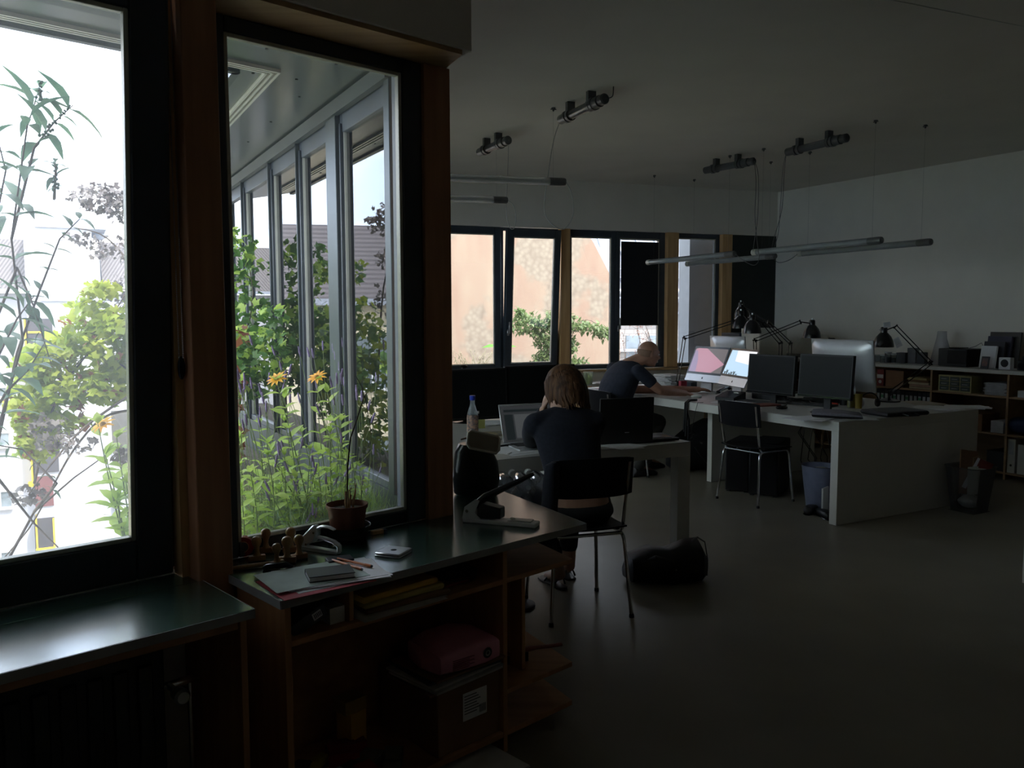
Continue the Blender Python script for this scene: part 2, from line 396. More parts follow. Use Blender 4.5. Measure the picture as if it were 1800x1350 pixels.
# ---- far window wall (frame B)
ow = MB(FB)
XE = (FB.inverted() @ endC).x
def u_of(px):
    r = (px - 900) / FPX; p = FB @ Vector((0, YB, 0)); d = FB.to_3x3() @ Vector((1, 0, 0))
    return (r * p.y - p.x) / (d.x - r * d.y)
SB, HD = .88, 2.50
ow.box((XE - .3, YB, 0), (XB + .3, YB + .18, SB)); ow.box((XE - .3, YB, HD), (XB + .3, YB + .18, CH + .2)); struct('wall_end', ow, m_white)
U = u_of
def post(n, a, b, m=m_pine, y0=-.02, y1=.16): 
    p = MB(FB); p.box((a, YB + y0, SB), (b, YB + y1, HD)); struct('trim_%d' % n, p, m, bev=.003)
post(11, U(985), U(1001)); post(12, U(1171), U(1190)); post(13, U(1266), U(1283))
dk = MB(FB); dk.box((U(1283), YB + .01, SB - .5), (XB, YB + .15, HD)); struct('door_1', dk, mat('black_green_panel', (0.010, 0.016, 0.015), .5, var=.15))
sl = MB(FB); sl.box((XE - .2, YB - .10, SB - .03), (XB - .6, YB + .02, SB)); struct('trim_14', sl, m_pinex, bev=.003)
e = casement('window_19', FB, XE + .05, U(770) - .06, SB, HD, YB + .05, w=.075, wt=.08)
post(16, U(770) - .06, U(770))
post(17, XE - .25, XE + .05)
# window pair far left: fixed pane + tilted sash
e = casement('window_20', FB, U(770), U(884), SB, HD, YB + .05, w=.075, wt=.08)
fr_ = MB(FB); ring(fr_, U(884), U(985), SB, HD, .035, YB + .07, YB + .13); e = sempty('window_21'); fr_.build('outer_frame', m_frame, e)
T2 = Matrix.Translation((0, YB + .05, SB)) @ Matrix.Rotation(R(4.5), 4, 'X') @ Matrix.Translation((0, -YB - .05, -SB))
casement('window_21', FB, U(888), U(981), SB + .01, HD - .02, YB + .03, w=.075, wt=.09, wr=.07, M=T2, parent=e)
def handle(F, x, y, z, e, M=None):
    h = MB(F @ M if M is not None else F); h.box((x - .013, y - .012, z - .035), (x + .013, y, z + .035)); h.cyl((x, y - .012, z), (x, y - .04, z), .009, n=10)
    h.box((x - .009, y - .052, z - .008), (x + .009, y - .038, z + .125)); h.build('handle', m_steel, e, bev=.003)
handle(FB, U(888) + .035, YB + .03, 1.32, e, T2)
e = casement('window_22', FB, U(1001), U(1085), SB, HD, YB + .05, w=.04, wr=.055, wt=.08)
e = casement('window_23', FB, U(1085), U(1171), SB, HD, YB + .05, w=.05, wr=.075, wt=.08)
handle(FB, U(1085) + .04, YB + .05, 1.35, e)
e = casement('window_24', FB, U(1190), U(1266), SB, HD, YB + .05, w=.03, wr=.05, wt=.055)
# black roller blind in window 23
rb = thing('roller_blind', 'black roller blind pulled most of the way down over the far window', 'blind')
b = MB(FB); b.box((U(1093), YB + .032, 1.40), (U(1158), YB + .036, HD - .12)); b.build('cloth', mat('black_blind_cloth', (.006, .007, .012), .8), rb)
b = MB(FB); b.box((U(1092), YB + .026, 1.385), (U(1159), YB + .042, 1.402)); b.build('bottom_bar', m_black, rb)
b = MB(FB); b.cyl((U(1092), YB + .03, HD - .095), (U(1159), YB + .03, HD - .095), .008); b.build('top_rail', m_seal, rb)
# outer skin so that no daylight leaks over the walls
rf = MB(); rf.prism([(p.x, p.y) for p in (FA @ Vector((-6.3, 2.66, 0)), FA @ Vector((sPil, 2.66, 0)), FC @ Vector((XC0 + .01, yE + .1, 0)), FB @ Vector((XB + .5, YB + .2, 0)), backR + Vector((.5, -.5, 0)), backM + Vector((0, -.5, 0)))][::-1], CH + .2, CH + .3); struct('roof', rf, m_facade)

# straight joint in the ceiling plaster near the right picture corner
ja, jb = at_z(1567, 0, CH), at_z(1800, 47, CH); jd = (jb - ja).normalized()
jt = MB(); jt.tube([ja - jd * 1.5, jb + jd * 2.0], [(.006, .002)] * 2, 6, flat=(jd.y, -jd.x, 0)); struct('trim_15', jt, m_seal)
# ================================================================ OUTSIDE: buildings
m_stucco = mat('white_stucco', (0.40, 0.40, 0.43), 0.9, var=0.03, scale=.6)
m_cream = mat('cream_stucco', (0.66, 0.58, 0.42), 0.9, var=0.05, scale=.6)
m_tile = wave_mat('grey_brown_roof_tile', (0.07, 0.06, 0.06), (0.15, 0.135, 0.13), 2.4, 'X')
m_tiledark = wave_mat('dark_roof_tile', (0.07, 0.06, 0.065), (0.13, 0.115, 0.12), 2.2, 'Z')
m_win = mat('far_window_glass', (0.16, 0.19, 0.21), 0.15, var=0.3, scale=2)
m_maroon = mat('maroon_panel', (0.12, 0.04, 0.04), 0.6)
m_yellow = mat('yellow_frame', (0.75, 0.5, 0.03), 0.5)
m_pot = mat('blue_grey_metal', (0.35, 0.38, 0.44), 0.5, metal=.3)
m_ground = mat('courtyard_ground', (0.25, 0.26, 0.22), 0.9, var=.3, scale=.4)
g = MB(); g.box((-140, -40, -14.2), (140, 200, -14)); struct('ground', g, m_ground)
class Plane:
    """a far facade: pixel rectangles of the photograph are turned into metres on it once, here"""
    def __init__(s, deg, D): s.F = frame(deg); s.D = D; s.inv = s.F.inverted()
    def at(s, px, py, dy=0):
        d = s.inv.to_3x3() @ ray(px, py); o = s.inv @ EYE; t = (s.D + dy - o.y) / d.y; q = o + d * t; return q.x, q.z
    def rect(s, mb, x0, y0, x1, y1, f=0.0, b=.2, dy=0):
        a, zt = s.at(x0, (y0 + y1) / 2, dy); c, _ = s.at(x1, (y0 + y1) / 2, dy)
        _, z1 = s.at((x0 + x1) / 2, y0, dy); _, z0 = s.at((x0 + x1) / 2, y1, dy)
        mb.box((min(a, c), s.D + dy - f, min(z0, z1)), (max(a, c), s.D + dy + b, max(z0, z1)))
def part(name, m, par, P, rects, f=0.0, b=.2, bev=0):
    out = []
    for r in rects:
        mb = MB(P.F); P.rect(mb, *r, f=f, b=b); out.append(mb.build(name, m, par, bev=bev))
    return out
P1 = Plane(28, 42)
bA = thing('apartment_building', 'white apartment block with grey tiled roof and yellow framed stair windows across the courtyard', 'building')
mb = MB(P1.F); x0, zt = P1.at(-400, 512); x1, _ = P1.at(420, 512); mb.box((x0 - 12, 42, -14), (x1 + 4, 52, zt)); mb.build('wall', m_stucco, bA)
for (a, b_) in ((-900, 64), (180, 470)):
    xa, z0 = P1.at(a, 500); xb, _ = P1.at(b_, 500); _, z1 = P1.at(30, 428)
    r = MB(P1.F); r.add([(xa, 41.7, z0), (xb, 41.7, z0), (xb, 44.2, z1 + .35), (xa, 44.2, z1 + .35), (xa, 44.2, z0), (xb, 44.2, z0)], [(0, 1, 2, 3), (0, 4, 5, 1), (2, 5, 4, 3), (0, 3, 4), (1, 5, 2)]); r.build('roof', m_tile, bA)
    r = MB(P1.F); r.box((xa, 41.5, z0 - .12), (xb, 41.8, z0 + .02)); r.build('gutter', m_pot, bA)
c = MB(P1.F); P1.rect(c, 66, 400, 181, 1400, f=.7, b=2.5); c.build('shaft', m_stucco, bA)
c = MB(P1.F); P1.rect(c, 62, 398, 185, 404, f=.8, b=2.6); P1.rect(c, 72, 526, 181, 530, f=.8, b=.1); c.build('coping', m_pot, bA)
for (px, py, r) in ((100, 392, .55), (140, 390, .5), (175, 402, .42)):
    x, z = P1.at(px, py); q = MB(P1.F); q.ball((x, 43.4, z), (r, .12, r), 16, 8); q.cyl((x, 43.5, z), (x, 43.5, z - .6), .04, n=6); q.build('dish', m_pot, bA)
for rs in ([-25, 682, 10, 697], [-30, 762, 15, 784], [-30, 865, 20, 892], [-30, 972, 22, 992], [199, 652, 240, 676], [199, 750, 240, 772], [200, 855, 240, 873], [200, 962, 240, 985], [-160, 762, -110, 792], [-160, 865, -110, 895]):
    w_ = part('window', m_win, bA, P1, [rs], f=.03, b=.02)[0]
    x0, y0, x1, y1 = rs
    fr_ = MB(P1.F); P1.rect(fr_, x0 - 2, y0 - 3, x1 + 2, y0, f=.1, b=0); P1.rect(fr_, x0 - 3, y1, x1 + 3, y1 + 4, f=.18, b=0); P1.rect(fr_, (x0 + x1) / 2 + 4, y0, (x0 + x1) / 2 + 7, y1, f=.1, b=0); fr_.build('window_frame', m_paper, w_)
part('planter', mat('planter_green', (.10, .16, .10), .7), bA, P1, [[199, 778, 240, 792], [199, 880, 240, 890]], f=.25, b=.05)
strip = part('stair_window', mat('stair_glass', (.05, .045, .05), .3), bA, P1, [[56, 560, 98, 826], [62, 904, 97, 955]], f=.78, b=.1)
part('stair_panel', m_maroon, bA, P1, [[62, 832, 94, 884]], f=.78, b=.1)
part('stair_panel', m_win, bA, P1, [[64, 956, 98, 1010]], f=.78, b=.1)
fy = MB(P1.F)
for r in ([50, 560, 53, 850], [50, 846, 60, 850], [64, 904, 67, 958], [94, 904, 97, 958], [64, 955, 97, 958]): P1.rect(fy, *r, f=.84, b=.1)
P1.rect(fy, 50, 582, 78, 585, f=.84, b=.1); fy.build('stair_frame', m_yellow, bA)
# cream house with a dark roof, farther left: it is what the terrace windows mirror
P2 = Plane(46, 24)
bB = thing('cream_house', 'cream house with dark tiled roof, seen mirrored in the terrace windows', 'building')
mb = MB(P2.F); mb.box((-13, 24, -14), (4, 30, 2.0)); mb.build('wall', m_cream, bB)
mb = MB(P2.F); mb.add([(-13.3, 23.7, 1.95), (4.3, 23.7, 1.95), (4.3, 26.2, 4.3), (-13.3, 26.2, 4.3), (-13.3, 30, 1.95), (4.3, 30, 1.95)], [(0, 1, 2, 3), (3, 2, 5, 4), (0, 3, 4), (1, 5, 2), (0, 4, 5, 1)]); mb.build('roof', m_tiledark, bB)
mb = MB(P2.F); mb.box((-13.3, 23.5, 1.8), (4.3, 23.75, 1.98)); mb.build('gutter', m_pot, bB)
for x in (-11, -8, -5, -2, 1):
    for z in (-.6, -3.6):
        q = MB(P2.F); q.box((x, 23.96, z), (x + 1.1, 24.0, z + 1.5)); w_ = q.build('window', m_win, bB)
        q = MB(P2.F); q.box((x - .06, 23.92, z - .1), (x + 1.16, 23.96, z)); q.box((x + .52, 23.93, z), (x + .58, 23.96, z + 1.5)); q.build('window_frame', m_paper, w_)
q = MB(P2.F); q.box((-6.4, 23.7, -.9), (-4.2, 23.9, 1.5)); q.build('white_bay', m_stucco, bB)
# the neighbour's windowless gable wall behind the far windows
P3 = Plane(20.3, YB + 6.5)
m_fire, nt, out = new_mat('peach_patchy_render'); L = nt.links.new
bs = nt.nodes.new('ShaderNodeBsdfPrincipled'); bs.inputs['Roughness'].default_value = .95
t = nt.nodes.new('ShaderNodeTexCoord'); mp_ = nt.nodes.new('ShaderNodeMapping'); mp_.inputs['Scale'].default_value = (1.2, 1, .35)
n1 = nt.nodes.new('ShaderNodeTexNoise'); n1.inputs['Scale'].default_value = 1.1; n1.inputs['Detail'].default_value = 8; n1.inputs['Roughness'].default_value = .62
r1 = nt.nodes.new('ShaderNodeValToRGB'); r1.color_ramp.elements[0].color = (.235, .15, .105, 1); r1.color_ramp.elements[1].color = (.275, .215, .15, 1); r1.color_ramp.elements[0].position = .38; r1.color_ramp.elements[1].position = .70
vo = nt.nodes.new('ShaderNodeTexVoronoi'); vo.inputs['Scale'].default_value = 11.0
n2 = nt.nodes.new('ShaderNodeTexNoise'); n2.inputs['Scale'].default_value = .75; n2.inputs['Detail'].default_value = 6
r2 = nt.nodes.new('ShaderNodeValToRGB'); r2.color_ramp.elements[0].color = (0, 0, 0, 1); r2.color_ramp.elements[0].position = .56; r2.color_ramp.elements[1].position = .60
r3 = nt.nodes.new('ShaderNodeValToRGB'); r3.color_ramp.elements[0].color = (.27, .225, .165, 1); r3.color_ramp.elements[1].color = (.17, .13, .095, 1)
mx = nt.nodes.new('ShaderNodeMixRGB')
L(t.outputs['Object'], mp_.inputs[0]); L(mp_.outputs[0], n1.inputs['Vector']); L(n1.outputs['Fac'], r1.inputs[0]); L(t.outputs['Object'], vo.inputs['Vector']); L(vo.outputs['Distance'], r3.inputs[0])
L(t.outputs['Object'], n2.inputs['Vector']); L(n2.outputs['Fac'], r2.inputs[0]); L(r2.outputs[0], mx.inputs[0]); L(r1.outputs[0], mx.inputs[1]); L(r3.outputs[0], mx.inputs[2]); L(mx.outputs[0], bs.inputs['Base Color']); L(bs.outputs[0], out.inputs[0])
bF = thing('gable_wall', 'neighbouring peach coloured windowless gable wall with patches of bare stone', 'building')
pts = [P3.at(*p) for p in ((395, 640), (395, 100), (640, -150), (1000, 360), (1043, 426), (1076, 490), (1090, 560), (1092, 680))]
pts = [(pts[0][0], -14)] + pts[1:-1] + [(pts[-1][0], -14)]
mb = MB(P3.F @ Matrix.Translation((0, P3.D + .5, 0)) @ Matrix.Rotation(R(90), 4, 'X')); mb.prism([(x, z) for x, z in pts], 0, .5); mb.build('wall', m_fire, bF)
mb = MB(P3.F)
mb.tube([(x, P3.D + .1, z) for x, z in pts[2:7]], .13, 4)
mb.build('coping', mat('grey_zinc', (.30, .31, .33), .5, metal=.3), bF)
# white brick house with a seamed metal roof, right of the gable
P4 = Plane(14, 21)
m_brick, nt, out = new_mat('pale_brick'); L = nt.links.new
bs = nt.nodes.new('ShaderNodeBsdfPrincipled'); bs.inputs['Roughness'].default_value = .9
t = nt.nodes.new('ShaderNodeTexCoord'); mp_ = nt.nodes.new('ShaderNodeMapping'); mp_.inputs['Rotation'].default_value = (R(90), 0, R(0)); bt = nt.nodes.new('ShaderNodeTexBrick')
bt.inputs['Color1'].default_value = (.34, .31, .29, 1); bt.inputs['Color2'].default_value = (.29, .26, .24, 1); bt.inputs['Mortar'].default_value = (.22, .20, .19, 1); bt.inputs['Scale'].default_value = 2.0
L(t.outputs['Object'], mp_.inputs[0]); L(mp_.outputs[0], bt.inputs['Vector']); L(bt.outputs['Color'], bs.inputs['Base Color']); L(bs.outputs[0], out.inputs[0])
bW = thing('brick_house', 'pale brick house with seamed metal roof and snow guard seen through the far right window', 'building')
mb = MB(P4.F); x0, z1 = P4.at(1060, 530); x1, _ = P4.at(1330, 530); mb.box((x0, 21, -14), (x1 + 3, 27, z1)); mb.build('wall', m_brick, bW)
part('cornice', m_stucco, bW, P4, [[1055, 525, 1335, 532], [1055, 548, 1335, 552], [1055, 612, 1335, 616]], f=.25, b=0)
mb = MB(P4.F); _, zg = P4.at(1200, 515); mb.cyl((x0 - .2, 20.7, zg), (x1, 20.7, zg), .12); mb.build('gutter', mat('zinc_gutter', (.45, .47, .5), .35, metal=.8), bW)
ms = mat('light_metal_roof', (.16, .18, .21), .5, metal=.1, var=.05, scale=1)
mb = MB(P4.F); mb.add([(x0 - .2, 20.8, zg + .05), (x1, 20.8, zg + .05), (x1, 24.5, zg + 4.6), (x0 - .2, 24.5, zg + 4.6)], [(0, 1, 2, 3)])
mb.add([(x0 - .2, 20.8, zg), (x1, 20.8, zg), (x1, 24.5, zg + 4.5), (x0 - .2, 24.5, zg + 4.5)], [(3, 2, 1, 0)]); mb.build('roof', ms, bW)
mb = MB(P4.F)
for k in range(9): x = x0 + .2 + k * .55; mb.tube([(x, 20.8, zg + .08), (x, 24.5, zg + 4.63)], .025, 4)
mb.build('roof_seam', m_pot, bW)
mb = MB(P4.F)
for h in (.30, .52): mb.tube([(x0, 21.0, zg + h + .1), (x1, 21.0, zg + h + .1)], .02, 5)
for k in range(24): x = x0 + .1 + k * .2; mb.tube([(x, 21.0, zg + .2), (x, 21.0, zg + .62)], .012, 4)
mb.build('snow_guard', m_pot, bW)
for r in ([1100, 590, 1125, 660], [1205, 575, 1216, 660], [1140, 590, 1152, 660]): part('window', m_win, bW, P4, [r], f=.02, b=.02)
# metal clad pier just outside the far right window
pr_ = MB(FB); xa = U(1229) * (YB + .55) / YB; pr_.box((U(1231) + .02, YB + .30, -2), (U(1300), YB + .55, 3.4)); struct('wall_pier', pr_, mat('blue_grey_cladding', (.16, .19, .23), .5, var=.06))
# ================================================================ TERRACE: bed and planting
m_soil = mat('planter_soil', (.06, .05, .035), .95, var=.4, scale=20, bump=.5)
m_slate = mat('slate_gravel', (.14, .15, .18), .8, var=.3, scale=40, bump=.5)
bd = MB()
def P2d(F, x, y): v = F @ Vector((x, y, 0)); return (v.x, v.y)
e0 = FA @ Vector((-3, 2.645, 0)); e1_ = meet(FC, XC0 - .005, FA, 2.645); e2 = FC @ Vector((XC0 - .005, 9.0, 0)); e3 = FC @ Vector((XC0 - .72, 9.0, 0)); e4 = meet(FC, XC0 - .72, FA, 3.12); e5 = FA @ Vector((-3, 3.12, 0))
bd.prism([(p.x, p.y) for p in (e0, e1_, e2, e3, e4, e5)][::-1], .2, .60); struct('planter_bed', bd, m_soil)
bd = MB(); bd.prism([(p.x, p.y) for p in (e0, e1_, e2, e3, e4, e5)][::-1], -.3, .19); struct('terrace_slab', bd, m_stucco)
fs = MB(FA); fs.box((.95, 2.66, .60), (1.35, 2.80, .66), ); fs.box((1.05, 3.0, .60), (1.5, 3.1, .64)); struct('slate_slab', fs, m_slate)

m_leafy = leaf_mat('bright_yellow_green_leaf', (.22, .32, .03), (.38, .42, .05), .5, 6)
m_leafg = leaf_mat('fresh_green_leaf', (.34, .52, .08), (.52, .66, .16), .5, 9)
m_leafd = leaf_mat('dark_green_leaf', (.05, .13, .03), (.12, .24, .06), .4, 9)
m_leafr = leaf_mat('reddish_leaf', (.16, .05, .03), (.30, .12, .05), .4, 9)
m_leafo = leaf_mat('olive_green_leaf', (.10, .16, .05), (.22, .28, .11), .4, 12)
m_leafp = leaf_mat('grey_green_leaf', (.20, .32, .16), (.30, .42, .20), .45, 12)
m_dry = mat('dry_seed_brown', (.08, .05, .035), .8, var=.4)
m_purple = mat('lavender_purple', (.20, .15, .30), .7, var=.3, scale=60)
m_petal = leaf_mat('orange_yellow_petal', (.95, .40, .01), (1.0, .58, .03), .3)
m_stem = mat('green_stem', (.14, .20, .06), .6, var=.3)
m_bark = mat('brown_bark', (.09, .065, .05), .8, var=.3, scale=30)
def leaf(mb, p, d, L, w=.42, up=None, fold=.18, n=4, droop=.25):
    """pointed oval leaf, folded on its rib"""
    d = d.normalized(); up = up or Vector((0, 0, 1)); s = d.cross(up)
    s = s.normalized() if s.length > 1e-4 else Vector((1, 0, 0)); u = s.cross(d)
    vs = [p]; 
    for i in range(1, n):
        t = i / n; h = w * L * math.sin(PI * t ** .75) * .5; c = p + d * L * t - u * droop * L * t * t
        vs += [c + s * h + u * h * fold * 2, c, c - s * h + u * h * fold * 2]
    vs.append(p + d * L - u * droop * L)
    fs = [(0, 1, 2), (0, 2, 3)]
    for i in range(n - 2):
        a = 1 + i * 3; fs += [(a, a + 3, a + 4, a + 1), (a + 1, a + 4, a + 5, a + 2)]
    a = 1 + (n - 2) * 3; e = len(vs) - 1; fs += [(a, e, a + 1), (a + 1, e, a + 2)]
    mb.add(vs, fs)
def lobed(mb, p, nrm, r, rnd):
    nrm = nrm.normalized(); u = nrm.orthogonal().normalized(); a0 = rnd.uniform(0, 6.28); w = nrm.cross(u)
    vs = [p]; K = 10
    for k in range(K):
        a = a0 + 2 * PI * k / K; q = r * (1.0 if k % 2 else .72) * (1 if k else .25)
        vs.append(p + (u * math.cos(a) + w * math.sin(a)) * q - nrm * r * .12 * (k % 2))
    mb.add(vs, [(0, 1 + k, 1 + (k + 1) % K) for k in range(K)])
def rv3(rnd): 
    v = Vector((rnd.gauss(0, 1), rnd.gauss(0, 1), rnd.gauss(0, 1))); return v.normalized()
def curve(a, b, sag, n=8, side=None):
    a = Vector(a); b = Vector(b); side = side or Vector((0, 0, 1))
    return [a.lerp(b, i / n) + side * sag * math.sin(PI * i / n) for i in range(n + 1)]
def leafy(name, label, cat, base, stems, lm, L, pairs, rnd, w=.45, flowers=None, group=None, sm=None, top=True, droop=.25, r0=.004, start=.15):
    """upright herb: each stem carries opposite pairs of leaves"""
    e = thing(name, label, cat, base, 0, group); B = Vector(base)
    ms = MB(Matrix.Translation(-B)); ml = MB(Matrix.Translation(-B))
    for (a, b, sag) in stems:
        side = rv3(rnd); side.z = 0
        pts = curve(a, b, sag, 10, side); ms.tube(pts, [r0 * (1 - .06 * i) for i in range(11)], 5)
        for k in range(pairs):
            t = start + (1 - start) * (k + .5) / pairs; i = min(9, int(t * 10)); p = pts[i].lerp(pts[i + 1], t * 10 - i)
            ax = (pts[i + 1] - pts[i]).normalized(); ang = (k % 2) * PI / 2 + rnd.uniform(-.4, .4)
            u = ax.orthogonal().normalized(); u = Matrix.Rotation(ang, 3, ax) @ u
            LL = L * (1.1 - .55 * t) * rnd.uniform(.8, 1.15)
            for s_ in (1, -1): leaf(ml, p, u * s_ + ax * rnd.uniform(.25, .8), LL, w, ax, droop=droop * rnd.uniform(.3, 1.4))
        if top:
            for s_ in range(4): leaf(ml, pts[-1], rv3(rnd) * .6 + Vector((0, 0, .8)), L * .45, w)
    inside_bed(ms); inside_bed(ml)
    ms.build('stem', sm or m_stem, e, sharp=0); ml.build('foliage', lm, e, sharp=0)
    return e
def daisy(par, c, nrm, r, rnd):
    B = Vector(par.location); nrm = Vector(nrm).normalized(); u = nrm.orthogonal().normalized(); w = nrm.cross(u)
    mb = MB(Matrix.Translation(-B))
    for k in range(11):
        a = 2 * PI * k / 11; d = u * math.cos(a) + w * math.sin(a); leaf(mb, Vector(c) + d * r * .2, d + nrm * rnd.uniform(.0, .35), r, .36, nrm, droop=.2)
    f = mb.build('flower', m_petal, par, sharp=0)
    q = MB(Matrix.Translation(-B)); q.ball(c, r * .28, 10, 6); q.build('flower_centre', mat('flower_centre_ochre', (.35, .18, .02), .9), f)
nb = MB(FB); nb.box((XE + 2.2, YB + .9, .2), (XB + 1.5, YB + 4.2, .50)); struct('neighbour_planter', nb, m_soil)
nb = MB(FB); nb.box((XE + 2.2, YB + .9, -14), (XB + 1.5, YB + 4.2, .19)); struct('neighbour_wing', nb, m_stucco)
def inside_bed(mb):
    """keep leaves and stems clear of the window wall and the terrace facade"""
    iA = FA.inverted(); iC = FC.inverted(); iM = mb.M.inverted(); off = mb.M
    for k, v in enumerate(mb.v):
        w = iM @ v; a = iA @ w
        if a.y < 2.68: a.y = 2.68 + (2.68 - a.y) * .1; w = FA @ a
        c = iC @ w
        if c.x > XC0 - .03 : c.x = XC0 - .03 - (c.x - XC0 + .03) * .1; w = FC @ c
        mb.v[k] = off @ w
rnd = random.Random(11)
def PA(px, py, n):      # point of the sight line on the plane n outside the window wall
    d = FA.to_3x3().inverted() @ ray(px, py); t = n / d.y; return EYE + ray(px, py) * t
# two yellow-flowered false sunflowers close to the glass
def sunflower(label, n, spec, fl, grp=None, L=.10, pairs=7):
    stems = []
    for (bx, tx, ty) in spec:
        top = PA(tx, ty, n); b = PA(bx, 900, n + .04); b.z = .60; stems.append((b, top, rnd.uniform(-.03, .03)))
    e = leafy('false_sunflower', label, 'plant', stems[0][0], stems, m_leafg, L, pairs, rnd, .5, r0=.0035, start=.12)
    for (px, py) in fl:
        p = PA(px, py, n); daisy(e, p, (-.25, -.55, .8), .036, rnd)
    return e
sunflower('tall false sunflower with an orange yellow bloom, left one behind the fixed window', 2.86, [(560, 487, 672), (540, 500, 700), (585, 470, 780)], [(487, 666)])
sunflower('tall false sunflower with an orange yellow bloom, right one behind the fixed window', 2.92, [(600, 558, 672), (615, 575, 690), (590, 600, 740)], [(557, 663)])
sunflower('low green leafy plant at the left foot of the fixed window', 2.80, [(450, 440, 830), (470, 470, 800), (430, 425, 860), (500, 520, 840)], [], L=.09, pairs=6)
sunflower('low green leafy plant at the middle foot of the fixed window', 2.84, [(540, 545, 790), (570, 560, 830), (520, 500, 800), (610, 610, 800), (640, 632, 820), (590, 580, 760)], [], L=.075, pairs=7)
sunflower('young bright leafy plant left among the lavender behind the fixed window', 3.05, [(440, 420, 770), (470, 455, 745), (520, 500, 740), (500, 480, 790)], [], L=.085, pairs=7)
sunflower('bushy light green plant between the two blooming ones', 3.0, [(560, 530, 760), (590, 580, 740), (550, 560, 800), (610, 600, 780), (480, 500, 830), (630, 650, 830), (500, 460, 820)], [], L=.07, pairs=9)
sunflower('leafy green plant filling the left corner behind the stamps', 2.88, [(430, 420, 820), (450, 445, 850), (470, 490, 860), (500, 520, 870), (530, 560, 870)], [], L=.08, pairs=8)
sunflower('false sunflower with a half open bud at the right edge of the tilted window', 2.95, [(232, 172, 745), (240, 205, 770), (228, 185, 800), (236, 222, 850), (225, 205, 880)], [(181, 746)], L=.12, pairs=6)
# lavender
def lavender(label, bx, n, tops, cnt=26, spread=.05, grp='lavender clumps'):
    b = PA(bx, 950, n); b.z = .60; e = thing('lavender', label, 'plant', b, 0, None); Bm = Matrix.Translation(-b)
    ms = MB(Bm); mf = MB(Bm); ml = MB(Bm)
    for i in range(cnt):
        tx, ty = tops[i % len(tops)]; tp = PA(tx + rnd.gauss(0, 26), ty + rnd.gauss(0, 22), n + rnd.uniform(-.06, .10))
        a = b + Vector((rnd.gauss(0, spread), rnd.gauss(0, spread), 0)); pts = curve(a, tp, rnd.uniform(-.04, .04), 6, Vector((rnd.uniform(-1, 1), rnd.uniform(-1, 1), 0)))
        ms.tube(pts, .0013, 4); d = (pts[-1] - pts[-2]).normalized()
        mf = MB(Bm); pr = []
        for k in range(11): pr.append(((.0055 if k % 2 else .0036) * (1 - abs(k - 4) * .10) + .0006, k * .0045 * rnd.uniform(.97, 1.03)))
        mf.lathe(pr, 6, Matrix.Translation(tp) @ d.to_track_quat('Z', 'Y').to_matrix().to_4x4()); inside_bed(mf); mf.build('flower_spike', m_purple, e, sharp=0)
    for i in range(cnt * 9):
        a = b + Vector((rnd.gauss(0, spread * 1.8), rnd.gauss(0, spread * 1.8), rnd.uniform(0, .16))); leaf(ml, a, Vector((rnd.gauss(0, .5), rnd.gauss(0, .5), 1)), rnd.uniform(.05, .10), .08, n=2)
    inside_bed(ms); inside_bed(ml); ms.build('stem', m_stem, e, sharp=0); ml.build('foliage', m_leafp, e, sharp=0)
lavender('lavender clump leaning left at the window post', 470, 2.95, [(425, 700), (450, 730), (440, 670), (470, 700)], 22)
lavender('lavender clump with short spikes below the yellow blooms', 540, 2.82, [(505, 830), (540, 825), (570, 850), (480, 860), (555, 880)], 22)
lavender('lavender clump behind the potted twig', 620, 2.90, [(655, 820), (640, 700), (600, 690), (560, 700), (625, 780)], 22)
lavender('tall airy lavender clump in front of the terrace windows', 580, 3.3, [(510, 650), (560, 640), (600, 650), (640, 660), (440, 640)], 14)
# grass tufts (uncountable blades)
def grass(label, bx, n, cnt, h, lean, m=None):
    b = PA(bx, 950, n); b.z = .60; mb = MB(Matrix.Translation(-b))
    for i in range(cnt):
        a = b + Vector((rnd.gauss(0, .09), rnd.gauss(0, .07), 0)); d = Vector((rnd.gauss(lean, .35), rnd.gauss(0, .3), 1)).normalized(); hh = h * rnd.uniform(.5, 1.1)
        s = d.cross(rv3(rnd)).normalized() * .0022; k = Vector((d.x, d.y, 0)) * hh * .5
        vs = []
        for j in range(4): t = j / 3; c = a + d * hh * t + k * t * t; vs += [c - s * (1 - .8 * t), c + s * (1 - .8 * t)]
        mb.add(vs, [(0, 1, 3, 2), (2, 3, 5, 4), (4, 5, 7, 6)])
    inside_bed(mb); o = mb.build('grass_tuft', m or m_leafp, None, sharp=0); o.location = b; tag(o, label, 'grass', kind='stuff')
grass('long thin grass blades along the planter behind the glass', 520, 3.0, 700, .30, -.2)
grass('short grass round the foot of the lavender by the pot', 610, 2.85, 700, .20, .1, m_leafp)
grass('straw coloured grass leaning to the window post', 455, 3.0, 260, .42, -.7, leaf_mat('straw_grass', (.28, .27, .12), (.40, .38, .2), .4))
grass('green grass at the right corner of the planter', 665, 2.95, 450, .24, 0, m_leafg)
grass('low green ground cover at the left corner of the fixed window', 430, 2.80, 500, .14, 0, m_leafg)
